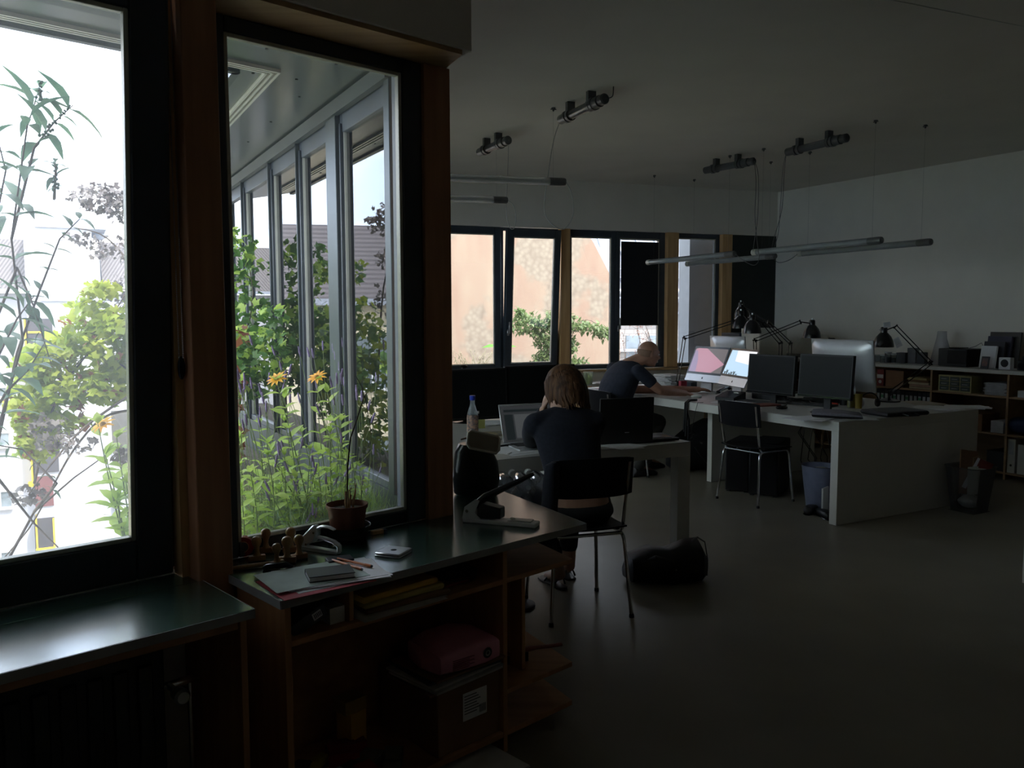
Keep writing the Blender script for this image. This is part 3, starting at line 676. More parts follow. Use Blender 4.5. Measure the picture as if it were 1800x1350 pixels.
# climbers and shrubs
def blobs_foliage(name, label, cat, base, blobs, lm, size, dens, branches, kind='lobed', bark=None, seed=1, lm2=None, frac=0):
    """blobs: (px, py, Y, rx, ry, rz, count)"""
    rn = random.Random(seed); B = Vector(base); e = thing(name, label, cat, B); Bm = Matrix.Translation(-B); ml = MB(Bm); ml2 = MB(Bm)
    for (px, py, Y, rx, ry, rz, cnt) in blobs:
        c = at_y(px, py, Y)
        for i in range(int(cnt * dens)):
            v = rv3(rn) * rn.uniform(.25, 1) ** .6; p = c + Vector((v.x * rx, v.y * ry, v.z * rz)); q = ml2 if rn.random() < frac else ml
            s_ = size * rn.uniform(.5, 1.2)
            if kind == 'lobed': lobed(q, p, (rv3(rn) + Vector((0, -.2, .8))), s_, rn)
            else: leaf(q, p, rv3(rn) + Vector((0, 0, .1)), s_ * 1.6, .5, n=3)
    mb_ = MB(Bm)
    for pts in branches:
        pp_ = [Vector(p) for p in pts]; n_ = len(pp_); rad = pp_[0]; 
        sm_ = []
        for i in range(n_ - 1):
            for k in range(4):
                t = k / 4; a = pp_[max(i-1, 0)]; b = pp_[i]; c = pp_[i+1]; d = pp_[min(i+2, n_-1)]
                sm_.append(0.5 * ((2*b) + (c - a)*t + (2*a - 5*b + 4*c - d)*t*t + (-a + 3*b - 3*c + d)*t*t*t))
        sm_.append(pp_[-1]); m_ = len(sm_); r0 = .008 if len(pp_) > 3 else .005
        r0 = .16 if name == 'courtyard_tree' else r0
        mb_.tube(sm_, [r0 * (1 - .7 * i / m_) for i in range(m_)], 5)
    if branches: mb_.build('branches', bark or m_bark, e, sharp=0)
    ml.build('foliage', lm, e, sharp=0)
    if frac: ml2.build('dry_leaves', lm2, e, sharp=0)
    return e
Y0 = 4.6
blobs_foliage('climbing_vine', 'yellow green climbing vine arching over the terrace outside the tilted window', 'vine', FA @ Vector((-.4, 3.05, .6)),
    [(150, 560, Y0, .12, .2, .12, 150), (190, 600, Y0, .14, .2, .16, 260), (120, 610, Y0, .16, .2, .08, 200), (75, 640, Y0, .12, .2, .12, 200), (60, 710, Y0, .12, .2, .18, 330), (65, 780, Y0, .10, .15, .10, 170), (130, 680, Y0, .16, .2, .12, 240), (200, 670, Y0, .12, .2, .14, 230), (175, 510, Y0, .10, .15, .05, 70), (110, 745, Y0, .13, .15, .07, 90), (225, 560, Y0, .1, .2, .1, 100)],
    m_leafy, .034, 1.0, [[at_y(235, 720, Y0), at_y(180, 735, Y0), at_y(130, 790, Y0), at_y(90, 860, Y0 - .3), at_y(50, 930, Y0 - .6), at_y(-20, 1010, Y0 - .9)], [at_y(60, 850, Y0), at_y(100, 700, Y0), at_y(170, 600, Y0), at_y(230, 500, Y0)], [at_y(240, 660, Y0), at_y(160, 620, Y0), at_y(90, 700, Y0)]], seed=4, lm2=m_leafr, frac=.04)
blobs_foliage('seed_head_shrub', 'dark shrub with dry seed heads at the upper right of the tilted window', 'shrub', FA @ Vector((.9, 3.05, .6)),
    [(175, 350, 5.0, .16, .2, .09, 230), (215, 360, 5.0, .12, .2, .12, 170), (200, 440, 5.0, .14, .2, .08, 90), (215, 520, 5.0, .10, .2, .14, 110), (150, 420, 5.0, .12, .15, .04, 40), (120, 780, 4.4, .14, .15, .06, 60), (85, 760, 4.4, .10, .1, .10, 110), (50, 870, 4.2, .10, .1, .06, 60), (215, 800, 4.4, .06, .1, .05, 40)],
    leaf_mat('grey_brown_seed_head', (.10, .08, .08), (.20, .18, .17), .3), .022, 1.0, [[at_y(270, 700, 5), at_y(240, 500, 5), at_y(190, 420, 5), at_y(130, 400, 5)], [at_y(240, 450, 5), at_y(210, 380, 5), at_y(150, 340, 5)], [at_y(235, 690, 4.5), at_y(150, 750, 4.4), at_y(95, 810, 4.3), at_y(50, 870, 4.2)]], seed=5)
# buddleia at the left with long leaves
rnd = random.Random(21)
def buddleia():
    b = at_z(-60, 1250, .60); e = thing('butterfly_bush', 'butterfly bush with long pointed leaves at the left edge of the tilted window', 'shrub', b); Bm = Matrix.Translation(-b)
    ms = MB(Bm); ml = MB(Bm); mf = MB(Bm); Y = 3.1
    for pl, lf in (([(-40, 1000), (-5, 760), (40, 600), (20, 420), (48, 220), (60, 185), (70, 150)], 1), ([(-30, 900), (30, 620), (70, 510), (105, 420), (140, 385)], .5), ([(20, 420), (60, 260), (95, 215), (128, 185)], 1), ([(-30, 620), (30, 470), (60, 540), (90, 640)], .4), ([(-60, 560), (-10, 400), (10, 300), (-10, 220)], 1.1), ([(0, 1010), (60, 900), (130, 840), (200, 790)], .0), ([(-20, 820), (60, 920), (130, 990)], 0), ([(60, 900), (100, 850), (40, 790), (-20, 780)], .3), ([(95, 350), (98, 300), (97, 285)], .5), ([(-60, 700), (-10, 640), (30, 560), (60, 520)], 1), ([(-40, 780), (10, 690), (50, 650), (80, 600)], 1)):
        pts = [at_y(x, y, Y + rnd.uniform(-.12, .12)) for x, y in pl]; sp = []
        for i in range(len(pts) - 1):
            for k in range(5): sp.append(pts[i].lerp(pts[i + 1], k / 5))
        sp.append(pts[-1]); m_ = len(sp); ms.tube(sp, [.006 * (1 - .75 * i / m_) for i in range(m_)], 5)
        if lf:
            for i in range(2, m_, 2):
                ax = (sp[min(i + 1, m_ - 1)] - sp[i - 1]).normalized(); u = Matrix.Rotation(rnd.uniform(0, 3), 3, ax) @ ax.orthogonal().normalized()
                for s_ in (1, -1): leaf(ml, sp[i], u * s_ + ax * .5, .135 * rnd.uniform(.5, 1.2) * lf, .36, droop=.45)
    for (x0, y0, x1, y1) in ((66, 175, 73, 143), (75, 240, 125, 185), (97, 330, 99, 290)):
        for k in range(26):
            t = k / 25; p = at_y(x0 + (x1 - x0) * t, y0 + (y1 - y0) * t, Y); mf.ball(p + rv3(rnd) * .012 * (1 - t * .7), .007 * (1 - .5 * t), 5, 4)
    ml_ = leaf_mat('blue_green_leaf', (.06, .13, .08), (.12, .22, .13), .35, 12); ms.build('stem', m_bark, e, sharp=0); ml.build('foliage', ml_, e, sharp=0); mf.build('flower_spikes', ml_, e, sharp=0)
buddleia()
# foliage in front of the terrace windows
def fx(px, py, Y): return (px, py, Y)
blobs_foliage('terrace_shrub', 'dark leafy shrub growing up between window post and terrace windows', 'shrub', FC @ Vector((.75, 5.8, .6)),
    [(412, 460, 5.2, .16, .2, .22, 150), (430, 560, 5.2, .20, .2, .25, 240), (455, 640, 5.0, .22, .2, .22, 240), (410, 640, 4.8, .15, .2, .25, 150), (490, 480, 5.4, .06, .1, .12, 50), (480, 600, 4.8, .12, .2, .25, 110)],
    m_leafd, .034, 1.0, [[FC @ Vector((.75, 5.8, .6)), at_y(440, 560, 5.1), at_y(425, 430, 5.2)]], seed=7, lm2=m_leafg, frac=.3)
blobs_foliage('red_vine', 'vine with rusty red leaves hugging the window post', 'vine', PA(420, 950, 3.3),
    [(408, 680, 3.9, .06, .1, .12, 60), (415, 780, 3.8, .05, .1, .1, 40), (420, 590, 4.0, .05, .1, .05, 18)], m_leafr, .032, 1.0, [[PA(425, 950, 3.3), at_y(410, 780, 3.8), at_y(412, 560, 4.0)]], seed=8, lm2=m_leafg, frac=.35)
blobs_foliage('terrace_vine', 'yellow green vine on the terrace edge behind the wooden window post', 'vine', FC @ Vector((.74, 5.3, .6)),
    [(335, 600, 5.0, .22, .3, .28, 420), (350, 720, 4.9, .22, .3, .25, 380), (300, 660, 5.5, .22, .3, .3, 380), (330, 820, 4.7, .2, .25, .2, 200), (320, 470, 5.2, .16, .2, .10, 110)],
    m_leafy, .034, 1.0, [[FC @ Vector((.74, 5.3, .6)), at_y(340, 700, 5.0), at_y(330, 560, 5.1), at_y(320, 470, 5.2)]], seed=23, lm2=m_leafd, frac=.4)
blobs_foliage('balcony_tree', 'bushy small tree on the terrace edge mirrored in the terrace windows', 'tree', FC @ Vector((-.6, 6.0, .1)),
    [(-260, 420, 3.6, .35, .3, .30, 240), (-420, 560, 3.2, .4, .35, .35, 420), (-560, 640, 2.9, .35, .35, .35, 380), (-300, 640, 3.6, .35, .35, .35, 420), (-150, 760, 4.0, .25, .3, .2, 200)],
    m_leafg, .04, 1.0, [[FC @ Vector((-.6, 6.0, .1)), at_y(-350, 640, 3.5), at_y(-300, 420, 3.5)]], seed=9, lm2=m_leafd, frac=.5)
blobs_foliage('courtyard_tree', 'tall courtyard tree left of the white block, mirrored in the terrace windows', 'tree', Vector((-9.5, 8.5, -14)),
    [(-700, 640, 7.5, 1.6, 1.4, 1.2, 700), (-1000, 720, 6.5, 1.5, 1.4, 1.3, 700), (-480, 700, 8.5, 1.4, 1.3, 1.1, 600), (-800, 900, 7.0, 2.0, 1.6, 1.4, 600), (-620, 520, 8.0, .7, .7, .6, 160)],
    m_leafg, .13, 1.0, [[(-9.5, 8.5, -14), (-9.4, 8.6, -7), (-9.3, 8.4, -3), (-9.0, 8.0, .5)], [(-9.3, 8.4, -3), (-8.4, 8.3, -1), (-7.8, 8.5, .6)]], seed=19, lm2=m_leafd, frac=.45)
# shrub and weeds in front of the gable wall
def far_shrub(name, label, blobs, lm, size, br, seed, base, kind='leaf', lm2=None, frac=0): return blobs_foliage(name, label, 'shrub', base, blobs, lm, size, 1.7, br, kind, seed=seed, lm2=lm2, frac=frac)
Yf = 13.2
far_shrub('cotoneaster', 'small leaved olive green shrub in front of the peach gable wall',
    [(965, 590, Yf, .28, .3, .28, 520), (925, 570, Yf, .25, .3, .18, 260), (985, 560, Yf, .25, .3, .14, 240), (960, 640, Yf, .25, .3, .25, 420), (1020, 575, Yf, .35, .3, .08, 200), (1060, 585, Yf, .16, .2, .10, 110), (1010, 650, Yf, .25, .3, .20, 330), (1000, 610, Yf, .15, .3, .16, 160), (915, 550, Yf, .08, .1, .06, 60)],
    m_leafo, .058, [[Vector((*at_y(960, 780, Yf).xy, .5)), at_y(965, 650, Yf), at_y(940, 590, Yf), at_y(915, 545, Yf)], [at_y(960, 700, Yf), at_y(1000, 600, Yf), at_y(1030, 562, Yf), at_y(1068, 585, Yf)]], 12, Vector((*at_y(960, 800, Yf).xy, .5)))
e = thing('seedling', 'seedling with two broad green leaves outside the far left window', 'plant', Vector((*at_y(872, 700, 10.9).xy, .5))); Bm = Matrix.Translation(-Vector((*at_y(872, 700, 10.9).xy, .5)))
ml = MB(Bm); p = at_y(873, 612, 10.9); p2 = at_y(897, 612, 10.9)
leaf(ml, at_y(874, 610, 10.9), Vector((-1, 0, 0)), .20, .62, Vector((0, -.3, 1)), droop=.05); leaf(ml, at_y(884, 612, 10.9), Vector((1, 0, .12)), .18, .62, Vector((0, -.3, 1)), droop=.02)
for q in ((842, 648), (850, 652), (900, 648), (893, 655), (905, 650)): leaf(ml, at_y(q[0], q[1], 10.9), rv3(rnd) + Vector((0, 0, .5)), .09, .4)
ml.build('foliage', leaf_mat('vivid_green_leaf', (.16, .42, .03), (.22, .52, .05), .4), e, sharp=0)
ml = MB(Bm); ml.tube([Vector((*at_y(872, 700, 10.9).xy, .5)), at_y(878, 640, 10.9), at_y(878, 611, 10.9)], .006, 5); ml.build('stem', m_stem, e)
b_ = Vector((*at_y(820, 700, 11.9).xy, .5)); mb = MB(Matrix.Translation(-b_)); rnd = random.Random(5)
for i in range(60):
    a = at_y(rnd.uniform(800, 860), 690, 11.9); a.z = .5; t = at_y(rnd.uniform(795, 870), rnd.uniform(612, 650), 11.9); mb.tube([a, a.lerp(t, .5) + rv3(rnd) * .03, t], .003, 3)
    for k in range(5): leaf(mb, a.lerp(t, rnd.uniform(.4, 1)), rv3(rnd), .03, .5, n=2)
o = mb.build('dry_weeds', mat('dry_weed', (.22, .20, .12), .9), None, sharp=0); o.location = b_; tag(o, 'dry thin weeds at the foot of the peach gable wall', 'weeds', kind='stuff')
def twiggy(name, label, specs, Y, m=m_bark):
    b = Vector((*at_y(specs[0][0][0], specs[0][0][1] + 80, Y).xy, .5)); e = thing(name, label, 'shrub', b); Bm = Matrix.Translation(-b); mb = MB(Bm); ml = MB(Bm)
    for pl in specs:
        pts = [at_y(x, y, Y + rnd.uniform(-.2, .2)) for x, y in pl]; sp = []
        for i in range(len(pts) - 1):
            for k in range(4): sp.append(pts[i].lerp(pts[i + 1], k / 4) + rv3(rnd) * .01)
        sp.append(pts[-1]); sp.insert(0, Vector((*sp[0].xy, .5))); mb.tube(sp, [.012 * (1 - .8 * i / len(sp)) for i in range(len(sp))], 4)
        for i in range(2, len(sp)):
            for k in range(5): q = sp[i] + rv3(rnd) * rnd.uniform(.02, .16); mb.tube([sp[i], q], [.003, .001], 3); leaf(ml, q, rv3(rnd), .035, .5, n=2)
    mb.build('twigs', m, e, sharp=0); ml.build('foliage', m_leafr, e, sharp=0)
twiggy('bare_shrub', 'sparse reddish twiggy shrub below the roller blind', [[(1100, 720), (1110, 650), (1125, 600), (1120, 572)], [(1110, 700), (1100, 640), (1096, 590)], [(1140, 700), (1152, 620), (1135, 585)], [(1150, 700), (1148, 610), (1130, 560)]], 13.0)
twiggy('rusty_shrub', 'thin rusty leaved shrub outside the far right window', [[(1205, 700), (1212, 610), (1225, 560), (1220, 535)], [(1215, 680), (1228, 600), (1245, 560)], [(1200, 690), (1205, 620), (1213, 570)]], 11.9)
# ================================================================ COUNTERS AT THE NEAR WINDOWS
TOP = .75
wc = thing('window_counter', 'long dark green topped counter with open plywood shelves under the fixed window', 'counter')
cE = meet(FC, 1.705, FA, 2.053); cE2 = FC @ Vector((1.705, 3.86, 0)); cE3 = FC @ Vector((XC1 + .003, 3.86, 0)); cP = FC @ Vector((XC1 + .003, (FC.inverted() @ pillC).y, 0))
fa = lambda x, y: FA @ Vector((x, y, 0))
tp = [fa(1.057, 2.053), cE, cE2, cE3, cP, fa(sPil, WA - .003), fa(1.9, WA - .003), fa(1.9, 2.513), fa(1.075, 2.513), fa(1.075, 2.373), fa(1.057, 2.373)]
pts = [(p.x, p.y) for p in tp]
m = MB(); m.prism(pts, .728, TOP); m.build('worktop', m_green, wc)
m = MB()
def strip(mb, P, z0, z1, w):
    for i in range(len(P) - 1):
        a, b = P[i], P[i + 1]; d = (b - a).normalized(); n = Vector((d.y, -d.x, 0)) * w
        mb.prism([(a + n).xy[:], (b + n).xy[:], b.xy[:], a.xy[:]], z0, z1)
strip(m, [fa(1.057, 2.373), fa(1.057, 2.053), cE, cE2], .7255, TOP - .0006, .0025); m.build('edge_strip', m_edge, wc)
def abox(name, m, par, a, b, F=FA, bev=.0015, **k): q = MB(F); q.box(a, b); return q.build(name, m, par, bev=bev, **k)
abox('side_panel', m_plyz, wc, (1.078, 2.075, 0), (1.098, 2.37, .7275))
abox('back_panel', m_ply, wc, (1.10, 2.472, .03), (1.90, 2.490, .7275))
abox('divider', m_plyz, wc, (1.895, 2.080, 0), (1.915, 2.47, .7275))
abox('shelf', m_ply, wc, (1.098, 2.080, .600), (1.895, 2.470, .618))
abox('shelf', m_ply, wc, (1.098, 2.080, .055), (1.895, 2.470, .075))
abox('divider', m_plyz, wc, (1.300, 2.10, .618), (1.315, 2.47, .7275))
def tip(z0, z1, name='shelf'):
    a = meet(FC, 1.66, FA, 2.085); q = MB(); q.prism([p.xy[:] for p in (fa(1.915, 2.082), a, FC @ Vector((1.66, 3.80, 0)), FC @ Vector((XC1 + .02, 3.80, 0)), FC @ Vector((XC1 + .02, (FC.inverted() @ pillC).y, 0)), fa(1.915, 2.47))], z0, z1); q.build(name, m_ply, wc, bev=.0015)
tip(.600, .618); tip(.205, .223); tip(.055, .075)
abox('end_panel', m_pine if False else m_plyz, wc, (2.06, 2.16, .223), (2.078, 2.47, .600))
abox('end_panel', m_plyz, wc, (1.40, 3.72, 0), (1.64, 3.738, .7275), FC)
abox('plinth', m_plyz, wc, (1.13, 2.14, 0), (1.89, 2.155, .055))
lc = thing('window_ledge', 'dark green topped ledge over a radiator under the tilted window', 'counter')
abox('worktop', m_green, lc, (-4.5, 2.045, .728), (.976, 2.374, TOP)); abox('edge_strip', m_edge, lc, (-4.5, 2.0425, .7255), (.978, 2.0449, TOP - .0006), bev=0)
abox('worktop_back', m_green, lc, (-4.5, 2.3745, .728), (.963, 2.497, TOP)); abox('edge_strip', m_edge, lc, (.9765, 2.045, .7255), (.979, 2.373, TOP - .0006), bev=0)
abox('side_panel', m_plyz, lc, (.950, 2.075, 0), (.968, 2.37, .7275)); abox('front_rail', m_ply, lc, (-4.5, 2.085, .690), (.949, 2.10, .7275))
rad = thing('radiator', 'dark panel radiator with chrome valve in the recess below the ledge', 'radiator', FA @ Vector((0, 2.30, 0)), 43)
q = MB(); q.box((-3, -.03, .12), (.82, .03, .62))
for k in range(60): x = -2.97 + k * .063; q.box((x, -.042, .15), (x + .04, -.03, .59))
q.build('panel', mat('dark_radiator_enamel', (.02, .022, .025), .4), rad, bev=.004)
q = MB(); q.cyl((.82, 0, .50), (.90, 0, .50), .012); q.cyl((.84, 0, .50), (.84, -.06, .50), .010); q.build('valve', m_chrome, rad)
q = MB(); q.lathe([(.012, 0), (.020, .01), (.022, .045), (.016, .052)], 16, TR(.84, -.055, .50, rx=90)); q.build('valve_head', m_steel, rad)
q = MB(); q.cyl((.90, 0, .505), (.90, 0, .0), .009); q.build('pipe', m_chrome, rad)
q = MB(); [q.box((x, .03, .2), (x + .03, .197, .23)) for x in (-2.5,)]; q.box((.5, .03, .2), (.53, .197, .23)); q.build('wall_bracket', m_black, rad)
# ---------------------------------------------------------------- things on the counter
def ctr(px, py, z=TOP): return at_z(px, py, z)
def single(name, label, cat, p, rz, mb, m, group=None, bev=0, **k):
    o = mb.build(name, m, None, bev=bev, **k); o.location = p; o.rotation_euler = (0, 0, R(rz)); return tag(o, label, cat, group)
m_beech = wood('varnished_beech', (.30, .17, .07), (.45, .28, .13), 'z', .3, 20)
m_beechd = wood('dark_beech_block', (.22, .11, .05), (.34, .19, .09), 'x', .45, 20)
sp = [(452, 987, 'rubber stamp with round wooden knob, leftmost of the standing stamps', 1.0), (468, 973, 'rubber stamp with round wooden knob standing second from the left near the glass', 1.02), (487, 996, 'rubber stamp with slim wooden handle standing foremost in the stamp cluster', .9), (512, 972, 'rubber stamp with round wooden knob at the back of the cluster by the staple gun', 1.05), (505, 990, 'rubber stamp with round wooden knob, tall one on a long block', 1.05), (526, 984, 'rubber stamp with round wooden knob, rightmost of the cluster', 1.0)]
st0 = None
for i, (px, py, lb, s_) in enumerate(sp):
    p = ctr(px, py)
    if st0 is None:
        st0 = thing('rubber_stamp', lb, 'stamp', p, 20, 'wooden rubber stamps')
        q = MB(); q.box((-.026, -.009, .003), (.026, .009, .020)); q.build('block', m_beechd, st0, bev=.002)
        q = MB(); q.box((-.025, -.008, 0), (.025, .008, .003)); q.build('rubber_face', m_black, st0)
        q = MB(); q.lathe([(.0135, .020), (.010, .024), (.0075, .034), (.0085, .046), (.0125, .054), (.0155, .062), (.0155, .070), (.011, .078), (.004, .081)], 18); q.build('handle', m_beech, st0)
        o = st0
    else: o = dup(st0, p, 20, lb)
    o.rotation_euler[2] = R([25, 10, 40, 15, 5, 35][i]); o.scale = (s_,) * 3
q = MB(); q.tube([(-.055, 0, .009), (-.02, 0, .008), (.03, 0, .009), (.055, 0, .010)], [.005, .008, .007, .006], 10)
single('rubber_stamp', 'slim wooden stamp handle lying on its side at the left of the stamps', 'stamp', ctr(440, 1000), 25, q, m_beech)
p = ctr(430, 975); t = thing('tape_roll', 'red roll of adhesive tape at the window post', 'tape', p, 0)
q = MB(); q.lathe([(.018, 0), (.032, 0), (.032, .025), (.018, .025), (.018, 0)], 24, TR(0, 0, .032, rx=90, rz=10), cap=False); q.build('tape', mat('red_tape', (.30, .02, .02), .4), t)
q = MB(); q.lathe([(.016, 0), (.018, 0), (.018, .026), (.016, .026), (.016, 0)], 24, TR(0, -.0005, .032, rx=90, rz=10), cap=False); q.build('core', m_pine, t)
p = ctr(443, 966); q = MB(); q.lathe([(.010, 0), (.012, .004), (.012, .05), (.008, .056)], 14, TR(-.025, 0, .012, ry=90)); single('glue_tube', 'small silver capped tube lying by the glass behind the stamps', 'tube', p, 12, q, m_steel)
# staple gun
a = ctr(530, 965); b = ctr(598, 975); mid = (a + b) / 2; ang = math.degrees(math.atan2(b.y - a.y, b.x - a.x)); Ls = (b - a).length
sg = thing('staple_gun', 'chrome hand staple gun standing in front of the flower pot', 'tool', mid, ang)
S = Ls / .150
def xz(mb, pts, y0, y1): mb.prism([(x * S, z * S) for x, z in pts], y0, y1, Matrix.Rotation(R(90), 4, 'X'))
q = MB(); xz(q, [(-.075, .0), (.070, .0), (.072, .010), (-.060, .014), (-.078, .012)], -.012, .012); m_gun = mat('bright_polished_steel', (.80, .81, .84), .28, metal=.7, var=.03)
q.build('magazine', m_gun, sg, bev=.002)
q = MB(); xz(q, [(-.078, .013), (-.058, .014), (-.020, .030), (-.005, .052), (-.006, .078), (-.018, .086), (-.028, .078), (-.072, .036)], -.014, .014); q.build('body', m_gun, sg, bev=.004)
q = MB(); q.tube([(S*x, 0, S*z) for x, z in ((-.012, .046), (.018, .044), (.052, .038), (.072, .026), (.072, .008))], [(.011, .006), (.011, .006), (.011, .006), (.011, .006), (.010, .006)], 10, flat=(0, 1, 0)); q.build('grip', m_gun, sg)
q = MB(); q.tube([(S*x, 0, S*z) for x, z in ((-.016, .070), (.008, .082), (.036, .082), (.056, .076))], [(.010, .005), (.011, .005), (.010, .004), (.008, .003)], 10, flat=(0, 1, 0)); q.build('lever', m_gun, sg)
for (x, z) in ((-.014, .062), (-.045, .022), (.060, .030)): q = MB(); q.cyl((S*x, -.017, S*z), (S*x, .017, S*z), .004); q.build('rivet', m_chrome, sg)
# potted twig
p = ctr(611, 948); pt_ = thing('potted_plant', 'brown plastic flower pot with a bare twig in a black bowl on the counter', 'plant', p, 0)
q = MB(); q.lathe([(.050, .0), (.062, .006), (.078, .045), (.080, .052), (.077, .052), (.066, .012), (.0, .010)], 32, cap=False); q.lathe([(.0001, 0), (.050, 0)], 32, cap=False); q.build('bowl', mat('black_plastic_bowl', (.01, .011, .012), .25), pt_)
q = MB(); q.lathe([(.0001, .014), (.052, .014), (.056, .030), (.066, .112), (.071, .112), (.072, .124), (.069, .125), (.064, .106)], 32, cap=False); q.build('pot', mat('terracotta_brown_plastic', (.17, .055, .03), .4), pt_)
q = MB(); q.lathe([(.0001, .108), (.03, .110), (.065, .106)], 24, cap=False); q.build('soil', m_soil, pt_)
q = MB(); base = Vector((0, 0, .10))
def rel(px, py, Y=None): return at_y(px, py, Y or p.y) - p
q.tube([base, rel(611, 820), rel(616, 770), rel(628, 735), rel(640, 697)], [.0032, .003, .0028, .0025, .002], 6); q.tube([rel(640, 697), rel(636, 680), rel(625, 660)], [.002, .0015, .001], 5); q.tube([rel(640, 697), rel(646, 690)], [.002, .0012], 5); q.tube([rel(641, 697), rel(650, 740), rel(655, 790)], [.0015, .001, .0008], 5)
q.build('twig', m_bark, pt_)
q = MB(); r_ = random.Random(2)
for k in range(9): x, y = r_.uniform(-.012, .02), r_.uniform(-.012, .012); q.tube([(x, y, .10), (x * 1.5 + r_.uniform(-.01, .01), y * 1.4, .13 + r_.uniform(0, .04)), (x + r_.uniform(-.02, .02), y, .15 + r_.uniform(0, .06))], [.003, .0025, .001], 5)
q.build('dry_stalks', mat('straw_stalk', (.38, .22, .10), .7), pt_)
q = MB(); q.box((-.030, -.008, 0), (.016, .008, .014)); q.mi = 1; q.box((.0162, -.009, 0), (.030, .009, .013)); single('wooden_block', 'small wooden block with dark blue end beside the flower pot', 'block', ctr(666, 938), 40, q, [m_pine, mat('dark_blue_plastic', (.02, .04, .10), .4)], bev=.001)
t = thing('metal_case', 'flat square brushed metal case on the counter', 'case', ctr(692, 974), 0); qa, qb = ctr(657, 966), ctr(728, 972)
t.rotation_euler[2] = R(68)
q = MB(); q.box((-.045, -.045, 0), (.045, .045, .006)); q.build('bottom', m_steel, t, bev=.002)
q = MB(); q.box((-.045, -.045, .0065), (.045, .045, .014)); q.build('lid', m_steel, t, bev=.003)
q = MB(); q.lathe([(.0001, .0141), (.010, .0141), (.010, .0146), (.0001, .0146)], 18); q.build('emblem', m_black, t)
# paper stack, folder, notebook, pens
pc = ctr(575, 1014)
q = MB(); q.box((-.11, -.13, 0), (.10, .15, .002)); single('pink_folder', 'pinkish red cardboard folder at the bottom of the paper stack', 'folder', ctr(560, 1020) , 128, q, mat('pink_red_card', (.55, .08, .10), .7))
r_ = random.Random(4)
q = MB()
for k in range(6): q.box((-.103, -.146, .0022 + k * .0010), (.103, .146, .0030 + k * .0010), TR(r_.uniform(-.006, .006), r_.uniform(-.006, .006), 0, rz=r_.uniform(-3, 3) + (8 if k == 0 else 0)))
single('paper_stack', 'stack of printed white sheets on the counter edge', 'paper', ctr(582, 1012), 118, q, m_paper)
q = MB(); q.box((-.10, -.14, 0), (.10, .14, .0008)); single('plastic_sleeve', 'greenish transparent sheet sticking out under the white sheets', 'sleeve', Vector((*ctr(548, 1016).xy, TOP + .0085)), 125, q, mat('pale_green_sheet', (.45, .55, .50), .4))
nb_ = thing('notebook', 'black hard cover notebook lying on the white sheets', 'notebook', Vector((*ctr(580, 1018).xy, TOP + .0095)), 112)
q = MB(); q.box((-.045, -.066, 0), (.045, .066, .0025)); q.box((-.045, -.066, .014), (.045, .066, .0165)); q.box((.0425, -.066, .0025), (.045, .066, .014)); q.build('cover', mat('black_notebook_cover', (.022, .024, .024), .45), nb_, bev=.0008)
q = MB(); q.box((-.043, -.064, .0027), (.042, .064, .0138)); q.build('pages', m_paper, nb_)
q = MB(); q.box((-.04, -.028, 0), (.04, .028, .013)); single('black_box', 'small flat black box behind the notebook', 'box', Vector((*ctr(597, 988).xy, TOP + .0004)), 25, q, m_black, bev=.002)
def pen(px, py, px2, py2, label, z):
    a = Vector((*ctr(px, py).xy, TOP + z)); b = Vector((*ctr(px2, py2).xy, TOP + z)); c = (a + b) / 2; an = math.degrees(math.atan2(b.y - a.y, b.x - a.x)); L_ = .148
    e = thing('fineliner', label, 'pen', c, an, 'orange pens')
    q = MB(); q.cyl((-L_/2, 0, 0), (L_/2 - .03, 0, 0), .0040, n=6); q.build('barrel', mat('orange_lacquer', (.70, .20, .04), .35), e)
    q = MB(); q.cyl((L_/2 - .0298, 0, 0), (L_/2 - .004, 0, 0), .0046, n=12); q.mi = 0; q.build('cap', mat('orange_cap', (.62, .16, .03), .35), e)
    q = MB(); q.cyl((L_/2 - .0038, 0, 0), (L_/2, 0, 0), .0038, n=12); q.cyl((-L_/2 - .004, 0, 0), (-L_/2 - .0002, 0, 0), .003, n=10); q.build('end_plug', m_black, e)
pen(592, 989, 656, 1004, 'orange pen with black end on the sheets, farther from the edge', .0142)
pen(585, 992, 637, 1009, 'orange pen with black end tucked behind the notebook corner', .0142)
q = MB(); q.tube([(-.04, 0, .012), (-.03, 0, .016), (.03, 0, .018), (.045, 0, .010)], [(.011, .006), (.012, .009), (.012, .010), (.010, .005)], 12, flat=(0, 1, 0)); q.box((-.042, -.010, 0), (.046, .010, .006)); single('mini_stapler', 'small black stapler at the left end of the paper stack', 'stapler', ctr(487, 1004), 18, q, m_blackgl)
# heavy duty stapler
a = ctr(818, 915); b = ctr(945, 926); an = math.degrees(math.atan2(b.y - a.y, b.x - a.x)); c = (a + b) / 2; L_ = (b - a).length
hs = thing('heavy_duty_stapler', 'large grey block stapler with raised black lever on the counter end', 'stapler', c, an)
m_gp = mat('light_grey_enamel', (.74, .75, .72), .4, var=.04)
h = L_ / 2
q = MB(); q.box((-h, -.030, 0), (h, .030, .016)); q.build('base', m_gp, hs, bev=.004, seg=2)
q = MB(); RX = Matrix.Rotation(R(90), 4, 'X')
for s_ in (-1, 1): q.prism([(-h, .014), (-h + .010, .060), (-h + .055, .092), (-h + .070, .086), (-h + .050, .040), (-h + .075, .018)], -.0015, .0015, TR(0, s_ * .030, 0) @ RX)
q.build('side_bracket', m_gp, hs)
q = MB(); q.prism([(-h + .055, .020), (-h + .058, .055), (-h + .075, .075), (-h + .150, .062), (-h + .150, .022)], -.024, .024, RX); q.build('head', mat('anthracite_metal', (.055, .058, .06), .45), hs, bev=.003)
